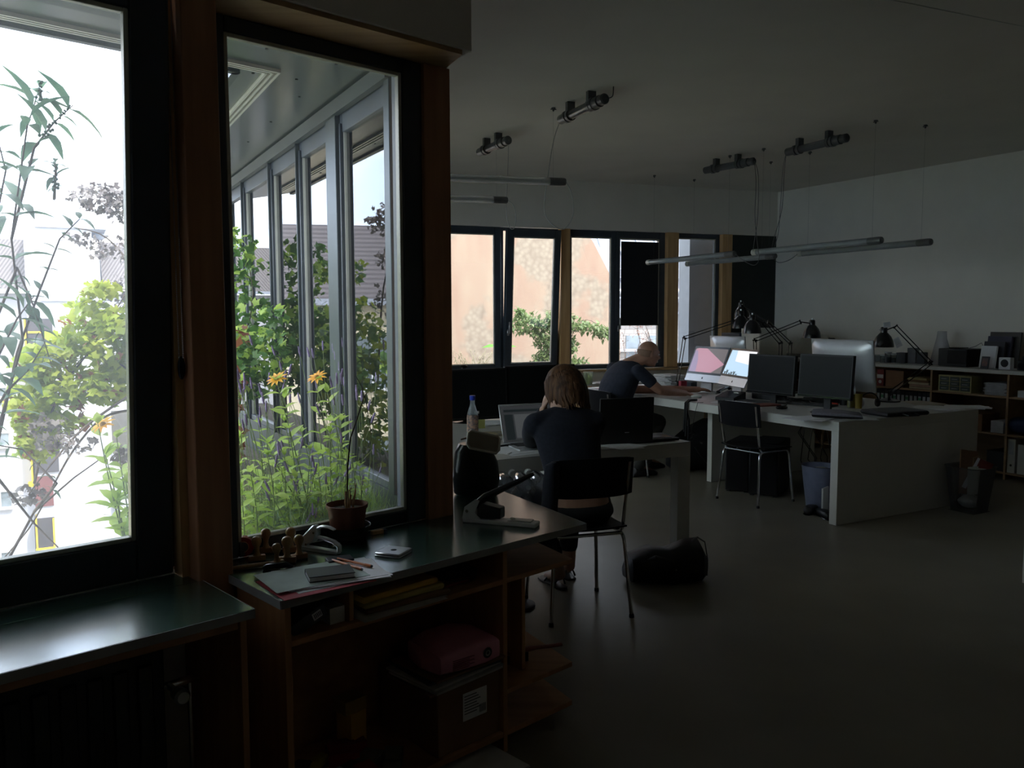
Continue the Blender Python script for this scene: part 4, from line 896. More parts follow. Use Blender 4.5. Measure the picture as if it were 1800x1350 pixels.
q = MB(); e_ = at_y(938, 833, c.y + .05); e2 = (Matrix.Rotation(-R(an), 3, 'Z') @ (e_ - c)); q.tube([(-h + .04, 0, .060), (-h + .08, 0, .095), tuple(e2)], [(.020, .014), (.020, .015), (.016, .008)], 10, flat=(0, 1, 0)); q.build('lever', mat('black_lever', (.02, .021, .022), .4), hs)
q = MB(); q.cyl((-h + .02, -.034, .045), (-h + .02, .034, .045), .006); q.build('pivot_pin', m_chrome, hs)
q = MB(); q.box((h - .11, -.018, .0162), (h - .02, .018, .022)); q.box((h - .105, -.006, .0222), (h - .085, .006, .026)); q.build('staple_guide', m_gp, hs, bev=.001)
# black leather bag on the far end of the counter
bp = FC @ Vector((1.49, 3.42, 0)); bp = Vector((*ctr(836, 868).xy, TOP))
bg = thing('leather_handbag', 'black leather bag with open silver clasp frame at the counter end', 'bag', bp, 10)
rg = []
for z, rx, ry, dx in ((.0, .085, .055, 0), (.012, .098, .066, 0), (.07, .104, .074, .003), (.14, .096, .070, .0), (.19, .080, .060, -.006), (.22, .062, .050, -.008)):
    rg.append(((dx, 0, z), (rx, 0, 0), (0, ry, 0)))
q = MB(); q.rings(rg, 28, sup=2.6)
for v in q.v: v += Vector((mnoise.noise(v * 16) * .008, mnoise.noise(v * 14 + Vector((5, 0, 0))) * .008, 0))
q.build('body', mat('black_wrinkled_leather', (.010, .013, .014), .28, var=.2, bump=.4, scale=25), bg)
q = MB(); TB = TR(.012, -.070, .205, rx=72, ry=14, rz=6); q.tube([TB @ Vector((x, y, 0)) for x, y in ((-.045, -.004), (.072, -.004), (.082, .012), (.079, .060), (.070, .070), (-.052, .070), (-.062, .058), (-.060, .010), (-.045, -.004))], .0055, 8); q.build('frame_rim', mat('bright_rim_metal', (.85, .84, .80), .25, metal=.3), bg)
q = MB(); q.prism([(-.045, 0), (.070, 0), (.078, .010), (.076, .058), (.068, .066), (-.050, .066), (-.058, .056), (-.056, .010)], -.002, .002, TR(.012, -.070, .205, rx=72, ry=14, rz=6)); q.build('frame_plate', mat('clasp_lining', (.30, .28, .25), .35, metal=.5), bg, bev=.002)
q = MB(); q.tube([(-.06, .02, .235), (-.02, .015, .245), (.03, .0, .235), (.05, -.04, .20)], .004, 8); q.build('clasp_bar', m_chrome, bg)
q = MB(); q.tube([(-.05, -.055, .20), (-.02, -.085, .15), (.02, -.085, .06), (.06, -.070, .015)], .004, 8); q.build('strap', m_blackgl, bg)
# ---------------------------------------------------------------- things in the counter shelves
def inbox(name, label, cat, s, n, z, size, rz, m, tilt=0, group=None, bev=.001, sticker=None):
    p = FA @ Vector((s, n, z)); e = MB(); e.box((-size[0]/2, -size[1]/2, 0), (size[0]/2, size[1]/2, size[2])); o = e.build(name, m, None, bev=bev)
    o.location = p; o.rotation_euler = (0, R(tilt), R(43 + rz)); tag(o, label, cat, group); return o
m_card = mat('brown_cardboard', (.24, .13, .07), .85, var=.08)
m_yel = mat('yellow_envelope_paper', (.80, .48, .08), .8, var=.05); m_darkg = mat('dark_grey_card', (.05, .055, .065), .6); m_wbox = mat('white_card', (.55, .53, .50), .7)
t = thing('archive_box', 'dark grey box file leaning in the left top compartment', 'box', FA @ Vector((1.17, 2.22, .650)), 43)
t.rotation_euler = (0, R(-22), R(43)); q = MB(); q.box((-.055, -.11, -.022), (.06, .11, .018)); q.build('case', m_darkg, t, bev=.002)
q = MB(); q.box((.015, -.1106, -.012), (.045, -.1101, .010)); q.build('sticker', m_paper, t)
q = MB()
for k in range(5): q.box((.020 + k * .005, -.1112, -.008), (.0225 + k * .005, -.1107, .006))
q.build('sticker_print', m_black, t)
inbox('carton', 'white ended small carton beside the leaning grey box', 'box', 1.265, 2.21, .619, (.05, .20, .048), 0, m_wbox)
for k in range(3): inbox('padded_envelope', ['yellow padded envelope, top one in the upper shelf', 'yellow padded envelope under the topmost yellow one', 'brownish envelope at the bottom of the upper shelf pile'][k], 'envelope', 1.47 + .02 * k, 2.185, .668 - k * .021, (.29 + .01 * k, .22, .019), 2 - 3 * k, [m_yel, mat('pale_yellow_paper', (.50, .40, .14), .8), m_card][k], bev=.006)
q = MB(); r_ = random.Random(9)
for k in range(4): q.box((-.155, -.12, k * .0015), (.155, .12, k * .0015 + .001), TR(rz=r_.uniform(-4, 4)))
single('paper_stack', 'pile of loose sheets and sleeves sticking out below the yellow envelopes', 'paper', FA @ Vector((1.48, 2.175, .619)), 43, q, m_wbox)
for i, (s, n, rz, lb) in enumerate(((1.68, 2.24, 30, 'black power adapter with cable pushed into the upper shelf'), (1.80, 2.22, -20, 'black cable box at the right of the upper shelf'))):
    p = FA @ Vector((s, n, .619)); e = thing('power_adapter', lb, 'adapter', p, 43 + rz); q = MB(); q.box((-.05, -.03, 0), (.05, .03, .035)); q.build('case', m_black, e, bev=.005)
    q = MB(); q.tube([(-.05, 0, .015), (-.07, -.04, .006), (-.02, -.07, .006), (.05, -.06, .006), (.07, -.02, .02), (.04, .05, .03)], .003, 6); q.build('cable', m_black, e)
q = MB(); q.tube([(-.09, 0, .006), (0, .01, .008), (.09, -.01, .006)], [.005, .006, .004], 8); single('red_pliers', 'thin red handled tool on the upper shelf', 'tool', FA @ Vector((1.70, 2.12, .620)), 60, q, mat('red_plastic', (.35, .03, .02), .4))
# cardboard box with label, papers and pink parcel on it
cb = thing('cardboard_box', 'large brown cardboard box with a white shipping label on the bottom shelf', 'box', FA @ Vector((1.755, 2.26, .0755)), 43)
q = MB(); q.box((-.135, -.165, 0), (.135, .165, .225)); q.build('carton', m_card, cb, bev=.003)
q = MB(); q.box((-.03, -.1665, .09), (.075, -.1655, .185)); q.build('label', m_paper, cb)
q = MB()
for k in range(7): q.box((-.024, -.1672, .172 - k * .010), (.030 + (k % 3) * .008, -.1667, .175 - k * .010))
for k in range(6): q.box((.042 + k * .005, -.1672, .10), (.0445 + k * .005, -.1667, .128))
q.build('label_print', m_darkg, cb)
q = MB(); q.box((-.135, -.003, .2252), (.135, .003, .2258)); q.build('tape_seam', mat('brown_tape', (.20, .11, .05), .3), cb)
cols = [m_card, m_wbox, mat('grey_paper', (.30, .30, .29), .7), m_wbox, m_darkg, m_card]
for k in range(6):
    inbox('document_folder', ['brown card folder at the bottom of the pile on the cardboard box', 'white folder second from the bottom on the cardboard box', 'grey folder in the middle of the pile on the box', 'white sleeve above the grey folder on the box', 'dark folder under the pink parcel', 'brown envelope lying directly under the pink parcel'][k], 'folder', 1.722 + .010 * (k % 3), 2.20 - .01 * (k % 2), .3015 + k * .009, (.30, .25, .008), [0, 3, -2, 4, -3, 1][k], cols[k])
pk = thing('pink_parcel', 'pink printed paper parcel lying on the folder pile', 'parcel', FA @ Vector((1.745, 2.165, .357)), 43 - 4)
q = MB(); rg = []
for x, a, z in ((-.135, .006, .02), (-.12, .10, .034), (-.05, .115, .042), (.05, .118, .043), (.12, .10, .036), (.135, .006, .022)): rg.append(((x, 0, z), (0, a, 0), (0, 0, z - .002)))
q.rings(rg, 24, sup=7); m_pink = mat('pink_parcel_paper', (.72, .28, .38), .6, var=.06); q.build('wrap', m_pink, pk)
q = MB()
for k in range(6): q.box((-.085, -.1190, .018 + k * .006), (-.02 + (k % 2) * .02, -.1150, .0195 + k * .006))
q.build('print_lines', mat('dark_pink_print', (.22, .04, .08), .6), pk)
q = MB(); q.lathe([(.0001, 0), (.018, 0), (.018, .0015), (.0001, .0015)], 24, TR(.055, -.1165, .043, rx=90)); q.build('round_emblem', m_darkg, pk); q = MB(); q.lathe([(.006, 0), (.010, 0), (.010, .0012), (.006, .0012), (.006, 0)], 20, TR(.055, -.1185, .043, rx=90), cap=False); q.build('emblem_ring', m_wbox, pk)
# clutter of the bottom shelf
inbox('yellow_carton', 'small yellow carton standing at the back of the bottom shelf', 'box', 1.46, 2.36, .0756, (.07, .07, .13), 12, m_yel, group=None)
inbox('yellow_carton', 'small yellow carton lying on top of the standing one', 'box', 1.455, 2.36, .2062, (.085, .07, .045), 4, mat('old_yellow_card', (.40, .26, .06), .7))
inbox('white_carton', 'white carton at the front left of the bottom shelf', 'box', 1.165, 2.17, .0756, (.09, .10, .05), 3, m_wbox)
inbox('white_carton', 'long white carton beside the left one with printed lid', 'box', 1.285, 2.16, .0756, (.11, .12, .035), 8, m_wbox)
inbox('red_carton', 'dark red and white carton on the front of the bottom shelf', 'box', 1.38, 2.15, .0756, (.06, .07, .045), -6, mat('dark_red_card', (.25, .03, .03), .6))
for i, (s, n, sz, rz, c, lb) in enumerate(((1.30, 2.32, (.09, .03, .03), 20, (.5, .40, .03), 'yellow plastic tool handle in the bottom shelf clutter'), (1.38, 2.28, (.10, .03, .025), -30, (.35, .02, .02), 'red tool in the bottom shelf clutter'), (1.45, 2.24, (.09, .07, .02), 30, (.2, .19, .16), 'grey card box in the middle of the bottom shelf'), (1.50, 2.18, (.10, .06, .03), 50, (.14, .15, .12), 'greenish blister pack at the front of the bottom shelf'), (1.42, 2.33, (.13, .05, .04), -15, (.22, .02, .02), 'red carton behind the grey card box'), (1.22, 2.29, (.12, .05, .04), 40, (.08, .08, .09), 'dark tool pouch at the left of the bottom shelf'), (1.34, 2.21, (.11, .05, .028), 15, (.03, .05, .03), 'dark green tin on the bottom shelf'))):
    q = MB(); q.box((-sz[0]/2, -sz[1]/2, 0), (sz[0]/2, sz[1]/2, sz[2])); q.box((-sz[0]*.4, -sz[1]*.4, sz[2]), (sz[0]*.2, sz[1]*.4, sz[2]*1.15)); single(['yellow_knife', 'hand_tool', 'card_box', 'blister_pack', 'carton', 'tool_pouch', 'tin'][i], lb, 'clutter', FA @ Vector((s, n, .0757)), 43 + rz, q, mat('clutter_colour', c, .6), bev=.004)
q = MB()
for k in range(9): q.box((-.14, -.11, k * .0035), (.14, .11, k * .0035 + .003), TR(rz=r_.uniform(-5, 5), x=r_.uniform(-.01, .01)))
single('magazine_pile', 'pile of pale magazines on the floor level below the cardboard box', 'magazines', FA @ Vector((1.72, 2.03, .0)), 43, q, m_wbox)
# hand brush on the end shelf
db = thing('dust_brush', 'dark red handled hand brush lying on the end shelf', 'brush', FA @ Vector((2.14, 2.22, .2235)), 25)
q = MB(); q.tube([(-.10, 0, .040), (.0, 0, .040), (.04, 0, .038), (.10, 0, .034), (.15, 0, .032)], [(.022, .008), (.022, .008), (.010, .007), (.012, .007), (.010, .006)], 12, flat=(0, 1, 0)); q.build('handle', mat('dark_red_wood', (.20, .05, .03), .4), db)
q = MB(); q.box((-.10, -.018, 0), (-.0, .018, .034)); q.build('bristles', m_black, db)
# roller blind chain at the window post
ch = thing('blind_chain', 'beaded blind chain with black grip hanging beside the window post', 'chain')
q = MB()
def onA(px, py, n): 
    d = FA.to_3x3().inverted() @ ray(px, py); return EYE + ray(px, py) * (n / d.y)
top1 = onA(300, -40, 2.42); bt = onA(321, 640, 2.42)
for k, off in enumerate((0, .012)):
    a = FA @ Vector((.951 + off * .6, 2.425 - off, 2.42)); b = FA @ Vector((.951 + off * .6, 2.425 - off, 1.40))
    n_ = 170
    for i in range(n_ + 1):
        pz = a.lerp(b, i / n_); q.ball(pz, .0022, 5, 4)
    q.tube([a, b], .0006, 4)
q.build('chain', m_steel, ch)
q = MB(); gp = FA @ Vector((.9546, 2.419, 1.37)); q.ball(gp, (.011, .009, .034), 14, 10); q.build('grip', m_blackgl, ch)
# ================================================================ DESKS AND CHAIRS
DZ = .75
def fcp(x, y, z=0): return FC @ Vector((x, y, z))
def desk(label, x0, x1, y0, y1, panels, th=.072, leg=.065):
    e = thing('desk', label, 'desk', fcp(x0, y0), 28.6)
    q = MB(); q.box((0, 0, DZ - .004), (x1 - x0, y1 - y0, DZ)); q.build('desktop', m_deskt, e)
    q = MB(); q.box((0, 0, DZ - th), (x1 - x0, y1 - y0, DZ - .0042)); q.build('apron', m_deskw, e, bev=.001)
    for (a, b) in panels: q = MB(); q.box(a, b); q.build('leg_panel', m_deskw, e, bev=.001)
    return e
kx, ky = (lambda p: (p.x, p.y))(FC.inverted() @ at_z(1475, 742, DZ))
W2 = 1.62
d1 = desk('big white double desk with solid end panel, nearest one in the row', kx, kx + W2, ky, ky + 1.64, [((0, 0, 0), (W2, .065, DZ - .0721))])
d2 = desk('white double desk with the all in one computers, continuing the row toward the windows', kx, kx + W2, ky + 1.645, ky + 3.30, [((.30, 0, 0), (W2, .06, DZ - .0721)), ((0.0, 1.60, 0), (W2, 1.655, DZ - .0721))])
wx, wy = (lambda p: (p.x, p.y))(FC.inverted() @ at_z(1214, 776, DZ))
WW = 1.62
d3 = desk('white desk where the person with long brown hair sits', wx - WW, wx, wy, wy + 1.62, [((WW - .095, 0, 0), (WW, .07, DZ - .0851)), ((WW - .095, 1.55, 0), (WW, 1.62, DZ - .0851)), ((0, 0, 0), (.08, .07, DZ - .0851)), ((0, 1.55, 0), (.08, 1.62, DZ - .0851))], th=.085)
# counter end strip of another table at the right border
e = thing('side_table', 'white table corner at the right border of the picture', 'table', at_z(1803, 1026, 0), 28.6)
q = MB(); q.box((-.0, -.04, 0), (.06, .02, .70)); q.build('leg', m_deskw, e); q = MB(); q.box((0, -.9, .70), (.9, .02, .75)); q.build('tabletop', m_deskw, e); q = MB(); q.box((.8, -.9, 0), (.86, -.84, .70)); q.build('leg', m_deskw, e)
# chairs
m_seat = mat('black_lacquered_ply', (.008, .008, .010), .4, spec=.15)
def chair(label, p, rz, group='tubular steel chairs'):
    e = thing('chair', label, 'chair', p, rz, group)
    def bent(pts, r=.05, n=4):
        out = [Vector(pts[0])]
        for i in range(1, len(pts) - 1):
            a, b, c = map(Vector, pts[i - 1:i + 2]); u = (a - b).normalized(); v = (c - b).normalized()
            p0 = b + u * r; p1 = b + v * r
            for k in range(n + 1):
                t = k / n; out.append(p0 * (1 - t) ** 2 + b * 2 * t * (1 - t) + p1 * t * t)
        out.append(Vector(pts[-1])); return out
    for s_ in (-1, 1):
        q = MB(); q.tube(bent([(s_ * .215, -.215, .0), (s_ * .185, -.175, .425), (s_ * .175, -.05, .428)], .05), .0095, 10); q.build('rear_leg', m_chrome, e)
        q = MB(); q.tube(bent([(s_ * .205, .215, .0), (s_ * .180, .175, .425), (s_ * .175, -.04, .428)], .05), .0095, 10); q.build('front_leg', m_chrome, e)
        q = MB(); q.tube(bent([(s_ * .172, .10, .432), (s_ * .182, -.165, .432), (s_ * .188, -.235, .80)], .04), .009, 10); q.build('back_post', m_chrome, e)
        for y in (-.215, .215): q = MB(); q.lathe([(.013, 0), (.013, .012), (.010, .02)], 12, TR(s_ * (.215 if y < 0 else .205), y, 0)); q.build('foot_cap', m_black, e)
    q = MB(); q.tube([(-.178, -.165, .425), (.178, -.165, .425)], .009, 10); q.build('cross_tube', m_chrome, e)
    q = MB(); nx, ny = 9, 9; vs = []; fs = []
    for dz in (.441, .449):
        for j in range(ny + 1):
            for i in range(nx + 1):
                u, v = i / nx * 2 - 1, j / ny * 2 - 1; w = .205 * (1 - .06 * v * v) ; vs.append((u * w, v * .20, dz + .010 * u * u + (.012 * max(0, -v) ** 2) - .018 * max(0, v - .6)))
    K = (nx + 1) * (ny + 1)
    for j in range(ny):
        for i in range(nx):
            a = j * (nx + 1) + i; fs += [(a, a + nx + 1, a + nx + 2, a + 1), (K + a, K + a + 1, K + a + nx + 2, K + a + nx + 1)]
    ed = [i for i in range(nx + 1)] + [(nx + 1) * j + nx for j in range(1, ny + 1)] + [(nx + 1) * ny + i for i in range(nx - 1, -1, -1)] + [(nx + 1) * j for j in range(ny - 1, 0, -1)]
    for k in range(len(ed)): a, b = ed[k], ed[(k + 1) % len(ed)]; fs.append((a, b, b + K, a + K))
    q.add(vs, fs); q.build('seat', m_seat, e)
    q = MB(); vs = []; fs = []; nx, ny = 12, 5
    for dd in (0, .009):
        for j in range(ny + 1):
            for i in range(nx + 1):
                u, v = i / nx * 2 - 1, j / ny; hh = .100 * (1 - .10 * abs(u) ** 4); z = .725 + (v * 2 - 1) * hh; vs.append((u * .215, -.245 + dd + .030 * u * u - .02 * (v - .5), z))
    K = (nx + 1) * (ny + 1)
    for j in range(ny):
        for i in range(nx):
            a = j * (nx + 1) + i; fs += [(a, a + 1, a + nx + 2, a + nx + 1), (K + a, K + a + nx + 1, K + a + nx + 2, K + a + 1)]
    ed = [i for i in range(nx + 1)] + [(nx + 1) * j + nx for j in range(1, ny + 1)] + [(nx + 1) * ny + i for i in range(nx - 1, -1, -1)] + [(nx + 1) * j for j in range(ny - 1, 0, -1)]
    for k in range(len(ed)): a, b = ed[k], ed[(k + 1) % len(ed)]; fs.append((a, a + K, b + K, b))
    q.add(vs, fs); q.build('backrest', m_seat, e)
    return e
WCH = Vector((.330, 4.27, 0))
ch0 = chair('black and chrome chair the person with long brown hair sits on', WCH, 17)
dup(ch0, Vector((1.99, 6.80, 0)), -57, 'empty black and chrome chair tucked under the big white desk')
MCH = fcp(4.62, 6.42)
dup(ch0, MCH, -62, 'black and chrome chair the balding person sits on')
# ================================================================ THINGS ON THE DESKS
m_alu = mat('satin_aluminium', (.62, .63, .65), .35, metal=.6, var=.03)
m_bezel = mat('black_bezel', (.012, .013, .015), .25, var=.1)
m_off = mat('switched_off_screen', (.009, .010, .011), .4, spec=.2, var=.08)
def scr(name, c, e): return mat(name, (.02, .02, .02), .3, emit=(c, e), var=.02)
def wpt(px, py, Y): return at_y(px, py, Y)
def on(px, Y, z=DZ): p = at_y(px, 600, Y); return Vector((p.x, p.y, z))
def imac(label, px, Y, th, zb, w=.53, h=.37, tilt=-14, chin=.075, screen=None):
    """all in one computer; the screen faces local -y"""
    e = thing('all_in_one_computer', label, 'computer', on(px, Y), th)
    T = TR(0, 0, zb - DZ, rx=tilt)
    q = MB(T); n = 10; vs = []; fs = []
    q.box((-w/2, -.006, 0), (w/2, .004, h)); 
    rg = [((0, .004, h/2), (w/2, 0, 0), (0, 0, h/2)), ((0, .014, h/2), (w/2*.96, 0, 0), (0, 0, h/2*.95)), ((0, .034, h/2), (w/2*.6, 0, 0), (0, 0, h/2*.6)), ((0, .044, h/2), (w/2*.2, 0, 0), (0, 0, h/2*.2))]
    q.rings(rg, 32, sup=7); q.build('housing', m_alu, e, bev=.002)
    q = MB(T); q.box((-w/2 + .001, -.0085, chin), (w/2 - .001, -.0062, h - .001)); q.build('bezel', m_bezel, e)
    if screen:
        for (nm, pts, m, d) in screen:
            q = MB(T @ Matrix.Translation((0, -.0088 - d, 0)) @ Matrix.Rotation(R(90), 4, 'X')); sw, sh = w/2 - .022, h - chin - .044
            q.prism([(-sw + 2 * sw * x, chin + .022 + sh * z) for x, z in pts], 0, .0003); q.build(nm, m, e)
    q = MB(T); q.prism([(x * .011, chin * .5 + y * .011) for x, y in ((0, -.85), (.35, -1), (.7, -.75), (.95, -.3), (.70, .0), (.68, .3), (.85, .55), (.5, .8), (.1, .68), (.12, .9), (.35, 1.25), (0, 1.05), (-.08, .70), (-.5, .8), (-.9, .45), (-.95, -.1), (-.7, -.75), (-.35, -1))], .0062, .0068, Matrix.Rotation(R(90), 4, 'X')); q.build('front_emblem', m_bezel, e)
    q = MB(); q.box((-.09, -.09, 0), (.09, .09, .005)); q.prism([(.055, .004), (.075, .004), (.085, zb - DZ + .07), (.062, zb - DZ + .07)], -.085, .085, Matrix.Rotation(R(0), 4, 'Z') @ Matrix(((0, 0, 1, 0), (1, 0, 0, 0), (0, 1, 0, 0), (0, 0, 0, 1)))); q.build('stand', m_alu, e, bev=.002)
    return e
full = [(0, 0), (1, 0), (1, 1), (0, 1)]
imac('all in one computer with pink shape on its screen, left of the pair', 1234, 8.3, -64, .853, tilt=-23,
     screen=[('screen', full, scr('brown_grey_screen', (.16, .13, .125), .22), 0), ('screen_picture', [(0, 0), (.70, 0), (1.02, .38), (.36, 1), (.08, 1), (0, .93)], scr('pink_screen_shape', (.72, .36, .46), .19), .0004), ('screen_picture', [(0, 0), (.22, 0), (.18, .5), (.08, .9), (0, .9)], scr('lilac_screen_shape', (.50, .40, .62), .17), .0008)])
palm = []
r_ = random.Random(6)
im2 = imac('all in one computer with a bright pale blue picture, right of the pair', 1286, 7.75, -78, .857, chin=.085, tilt=-24,
     screen=[('screen', full, scr('pale_blue_screen', (.55, .78, 1.0), .27), 0), ('screen_picture', [(.30, .55), (1, .45), (1, 1), (.25, 1)], scr('white_glow_screen', (.95, .95, 1.0), .30), .0004)]
     + [('screen_picture', [(x, .0), (x + .05, .0), (x + .07, hh), (x + .035, hh * .7), (x - .02, hh)], scr('dark_palm_shape', (.05, .10, .13), .2), .0008) for x, hh in ((.05, .12), (.13, .20), (.24, .07), (.32, .13), (.42, .16), (.52, .06))])
imac('white backed all in one computer standing behind the glowing pair', 1283, 8.9, 118, .89, h=.40, tilt=-6)
imac('large silver all in one computer seen from the back', 1487, 7.36, 119, .85, w=.65, h=.45, tilt=-8)
def monitor(label, px, Y, th, zb, w, h, p=None, tilt=-4, logo=False, zd=DZ):
    e = thing('monitor', label, 'monitor', p or on(px, Y), th); T = TR(0, 0, zb - zd, rx=tilt)
    q = MB(T); q.box((-w/2, -.004, 0), (w/2, .028, h)); q.box((-w*.3, .028, h*.2), (w*.3, .05, h*.8)); q.build('housing', m_black, e, bev=.003)
    q = MB(T); q.box((-w/2 + .014, -.0055, .022), (w/2 - .014, -.0042, h - .014)); q.build('screen', m_off, e)
    q = MB(T); q.box((-w/2 + .006, -.0062, .006), (w/2 - .006, -.0042, .017)); q.build('lower_bezel', m_blackgl, e)
    q = MB(); q.lathe([(.001, 0), (.12, 0), (.12, .006), (.05, .012), (.001, .014)], 28, TR(0, .04, 0)); q.build('foot', m_blackgl, e)
    q = MB(); q.box((-.03, .045, .010), (.03, .065, zb - zd + h*.45)); q.build('neck', m_black, e)
    return e
monitor('black flat monitor, left one of the two dark screens on the big desk', 1354, 7.1, -61, .842, .52, .335)
monitor('black flat monitor beside the glass bottle, right one of the two dark screens', 1450, 6.5, -58, .866, .49, .34)
# ---- anglepoise lamps
m_lamp = mat('black_lamp_enamel', (.012, .013, .015), .25, var=.1)
def lamp(label, B, E, Wp, S, tiltdir=(0, 0, 0), r=.085, clampz=None, group='jointed desk lamps'):
    B, E, Wp, S = map(Vector, (B, E, Wp, S)); e = thing('desk_lamp', label, 'lamp', B, 0, None)
    I = Matrix.Translation(-B)
    q = MB(); q.lathe([(.001, 0), (.095, 0), (.095, .012), (.03, .030), (.012, .034), (.012, .07)], 28); q.build('base', m_lamp, e)
    def pair(nm, a, b, gap=.028):
        d = (b - a).normalized(); side = Vector((0, 0, 1)) - d * d.z; side = side.normalized() if side.length > .1 else Vector((1, 0, 0))
        q = MB(I)
        for s_ in (-1, 1): q.tube([a + side * gap * s_ * .5, b + side * gap * s_ * .5], .0045, 6)
        q.tube([a - side * gap * .8, a + side * gap * .8], .007, 6); q.tube([b - side * gap * .8, b + side * gap * .8], .007, 6); q.build(nm, m_lamp, e)
        q = MB(I); pts = []; u = d.orthogonal().normalized(); v = d.cross(u); L0 = (b - a).length * .3
        for k in range(60): t = k / 59; pts.append(a + side * .0 + d * (.03 + L0 * t) + (u * math.cos(k * 1.1) + v * math.sin(k * 1.1)) * .006)
        q.tube(pts, .001, 3, cap=False); q.build('spring', m_steel, e)
    pair('lower_arm', B + Vector((0, 0, .07)), E); pair('upper_arm', E, Wp)
    ax = Vector(tiltdir) + Vector((0, 0, 1)); ax.normalize(); M_ = ax.to_track_quat('Z', 'Y').to_matrix().to_4x4()
    q = MB(I @ Matrix.Translation(S) @ M_)
    prof = [(r, 0), (r * .98, .02), (r * .90, .055), (r * .72, .09), (r * .45, .118), (r * .33, .126), (r * .33, .165), (r * .26, .175), (.001, .176)]
    q.lathe(prof, 28, cap=False); q.lathe([(p_[0] * .97, p_[1] - .001) for p_ in prof[:6]][::-1], 28, cap=False); sh = q.build('lamp_shade', m_lamp, e)
    q = MB(I @ Matrix.Translation(S) @ M_); q.cyl((0, 0, .176), (0, 0, .192), .008); q.cyl((r*.33, 0, .15), (r*.33 + .014, 0, .15), .005); q.build('switch_knob', m_steel, sh)
    q = MB(I @ Matrix.Translation(S) @ M_); q.ball((0, 0, .055), .028, 12, 8); q.build('bulb', m_clear, sh)
    q = MB(I); top = S + ax * .14; q.tube([Wp, top + (Wp - top).normalized() * r * .3], .006, 6); q.build('wrist_joint', m_lamp, e)
    return e
lamp('black jointed desk lamp reaching right from behind the pink screen', on(1192, 8.75), at_y(1203, 594, 8.75), at_y(1288, 566, 8.5), at_y(1302, 577, 8.5))
lamp('black jointed desk lamp with low hanging shade in front of the dark panel', on(1372, 7.95), at_y(1372, 603, 7.95), at_y(1342, 568, 7.95), at_y(1322, 586, 7.95))
lamp('black jointed desk lamp with the shade above the magazine files', on(1330, 8.3), at_y(1327, 598, 8.3), at_y(1407, 566, 8.2), at_y(1427, 594, 8.2))
lamp('black jointed desk lamp with folded steep arm between the others', on(1388, 8.2), at_y(1389, 603, 8.2), at_y(1350, 566, 8.6), at_y(1305, 560, 8.9), tiltdir=(-.1, 0, 0))
l5 = lamp('black jointed desk lamp with paper tags, nearest the shelf wall', on(1566, 7.35), at_y(1636, 638, 7.3), at_y(1574, 574, 7.35), at_y(1553, 610, 7.35))
for nm, px, py, w, h, rz in (('round_tag', 1559, 571, .06, .045, 8), ('price_tag', 1578, 602, .055, .085, 28)):
    p = at_y(px, py, 7.28); q = MB(Matrix.Translation(-Vector(l5.location)) @ Matrix.Translation(p) @ Matrix.Rotation(R(-rz), 4, 'Y')); q.box((-w/2, -.001, -h/2), (w/2, .001, h/2)); q.mi = 1
    for k in range(5): q.box((-w*.35, -.0016, h*.3 - k*h*.12), (w*.3, -.0011, h*.34 - k*h*.12))
    q.build('paper_tag', [m_paper, m_seal], l5)
def flat(name, label, cat, px, py, z, size, rz, m, group=None, bev=.001):
    q = MB(); q.box((-size[0]/2, -size[1]/2, 0), (size[0]/2, size[1]/2, size[2])); p = at_z(px, py, z); return single(name, label, cat, p, rz, q, m, group, bev=bev)
def papers(label, px, py, rz, n=4, z=DZ, m=None, w=.21, l=.297, name='paper_sheets', seed=1):
    q = MB(); rr = random.Random(seed)
    for k in range(n): q.box((-w/2, -l/2, k * .0014 + .0004), (w/2, l/2, k * .0014 + .0014), TR(rr.uniform(-.03, .03), rr.uniform(-.03, .03), 0, rz=rr.uniform(-25, 25)))
    return single(name, label, 'paper', at_z(px, py, z), rz, q, m or m_paper)
def keyboard(label, px, py, rz, m, w=.42, d=.13):
    e = thing('keyboard', label, 'keyboard', at_z(px, py, DZ), rz); q = MB(); q.box((-w/2, -d/2, 0), (w/2, d/2, .012)); q.build('case', m, e, bev=.003)
    q = MB()
    for r0 in range(5):
        for k in range(15): x = -w/2 + .012 + k * (w - .02) / 15; y = -d/2 + .012 + r0 * (d - .02) / 5; q.box((x, y, .012), (x + (w - .02) / 15 - .003, y + (d - .02) / 5 - .003, .016))
    o = q.build('keys', m, e); o['kind'] = 'stuff'; return e
def mouse(label, px, py, rz, m): q = MB(); q.rings([((x, 0, .012), (0, .030 * s_, 0), (0, 0, .016 * s_)) for x, s_ in ((-.055, .15), (-.045, .7), (-.02, 1), (.02, 1.05), (.045, .75), (.055, .2))], 16, sup=2.4); [setattr(v, 'z', max(0, v.z)) for v in q.v]; return single('computer_mouse', label, 'mouse', at_z(px, py, DZ), rz, q, m)
keyboard('white slim keyboard under the bald man\'s far hand', 1247, 690, -61, m_alu, .28, .11)
keyboard('black keyboard in front of the left dark monitor', 1338, 708, -50, m_black); keyboard('black keyboard below the right dark monitor', 1425, 712, -45, m_black)
mouse('white computer mouse under the bald man\'s near hand', 1224, 699, 20, m_gp); mouse('black computer mouse beside the red notebook', 1374, 719, 30, m_blackgl)
ph = thing('desk_phone', 'black desk telephone beside the glowing computer', 'phone', at_z(1284, 703, DZ), -50)
q = MB(); q.box((-.10, -.09, 0), (.10, .09, .03)); q.add([(-.10, -.09, .03), (.10, -.09, .03), (.10, .09, .075), (-.10, .09, .075), (.10, .09, .03), (-.10, .09, .03)], [(0, 1, 2, 3), (1, 4, 2), (0, 3, 5), (3, 2, 4, 5)]); q.build('body', m_black, ph, bev=.003)
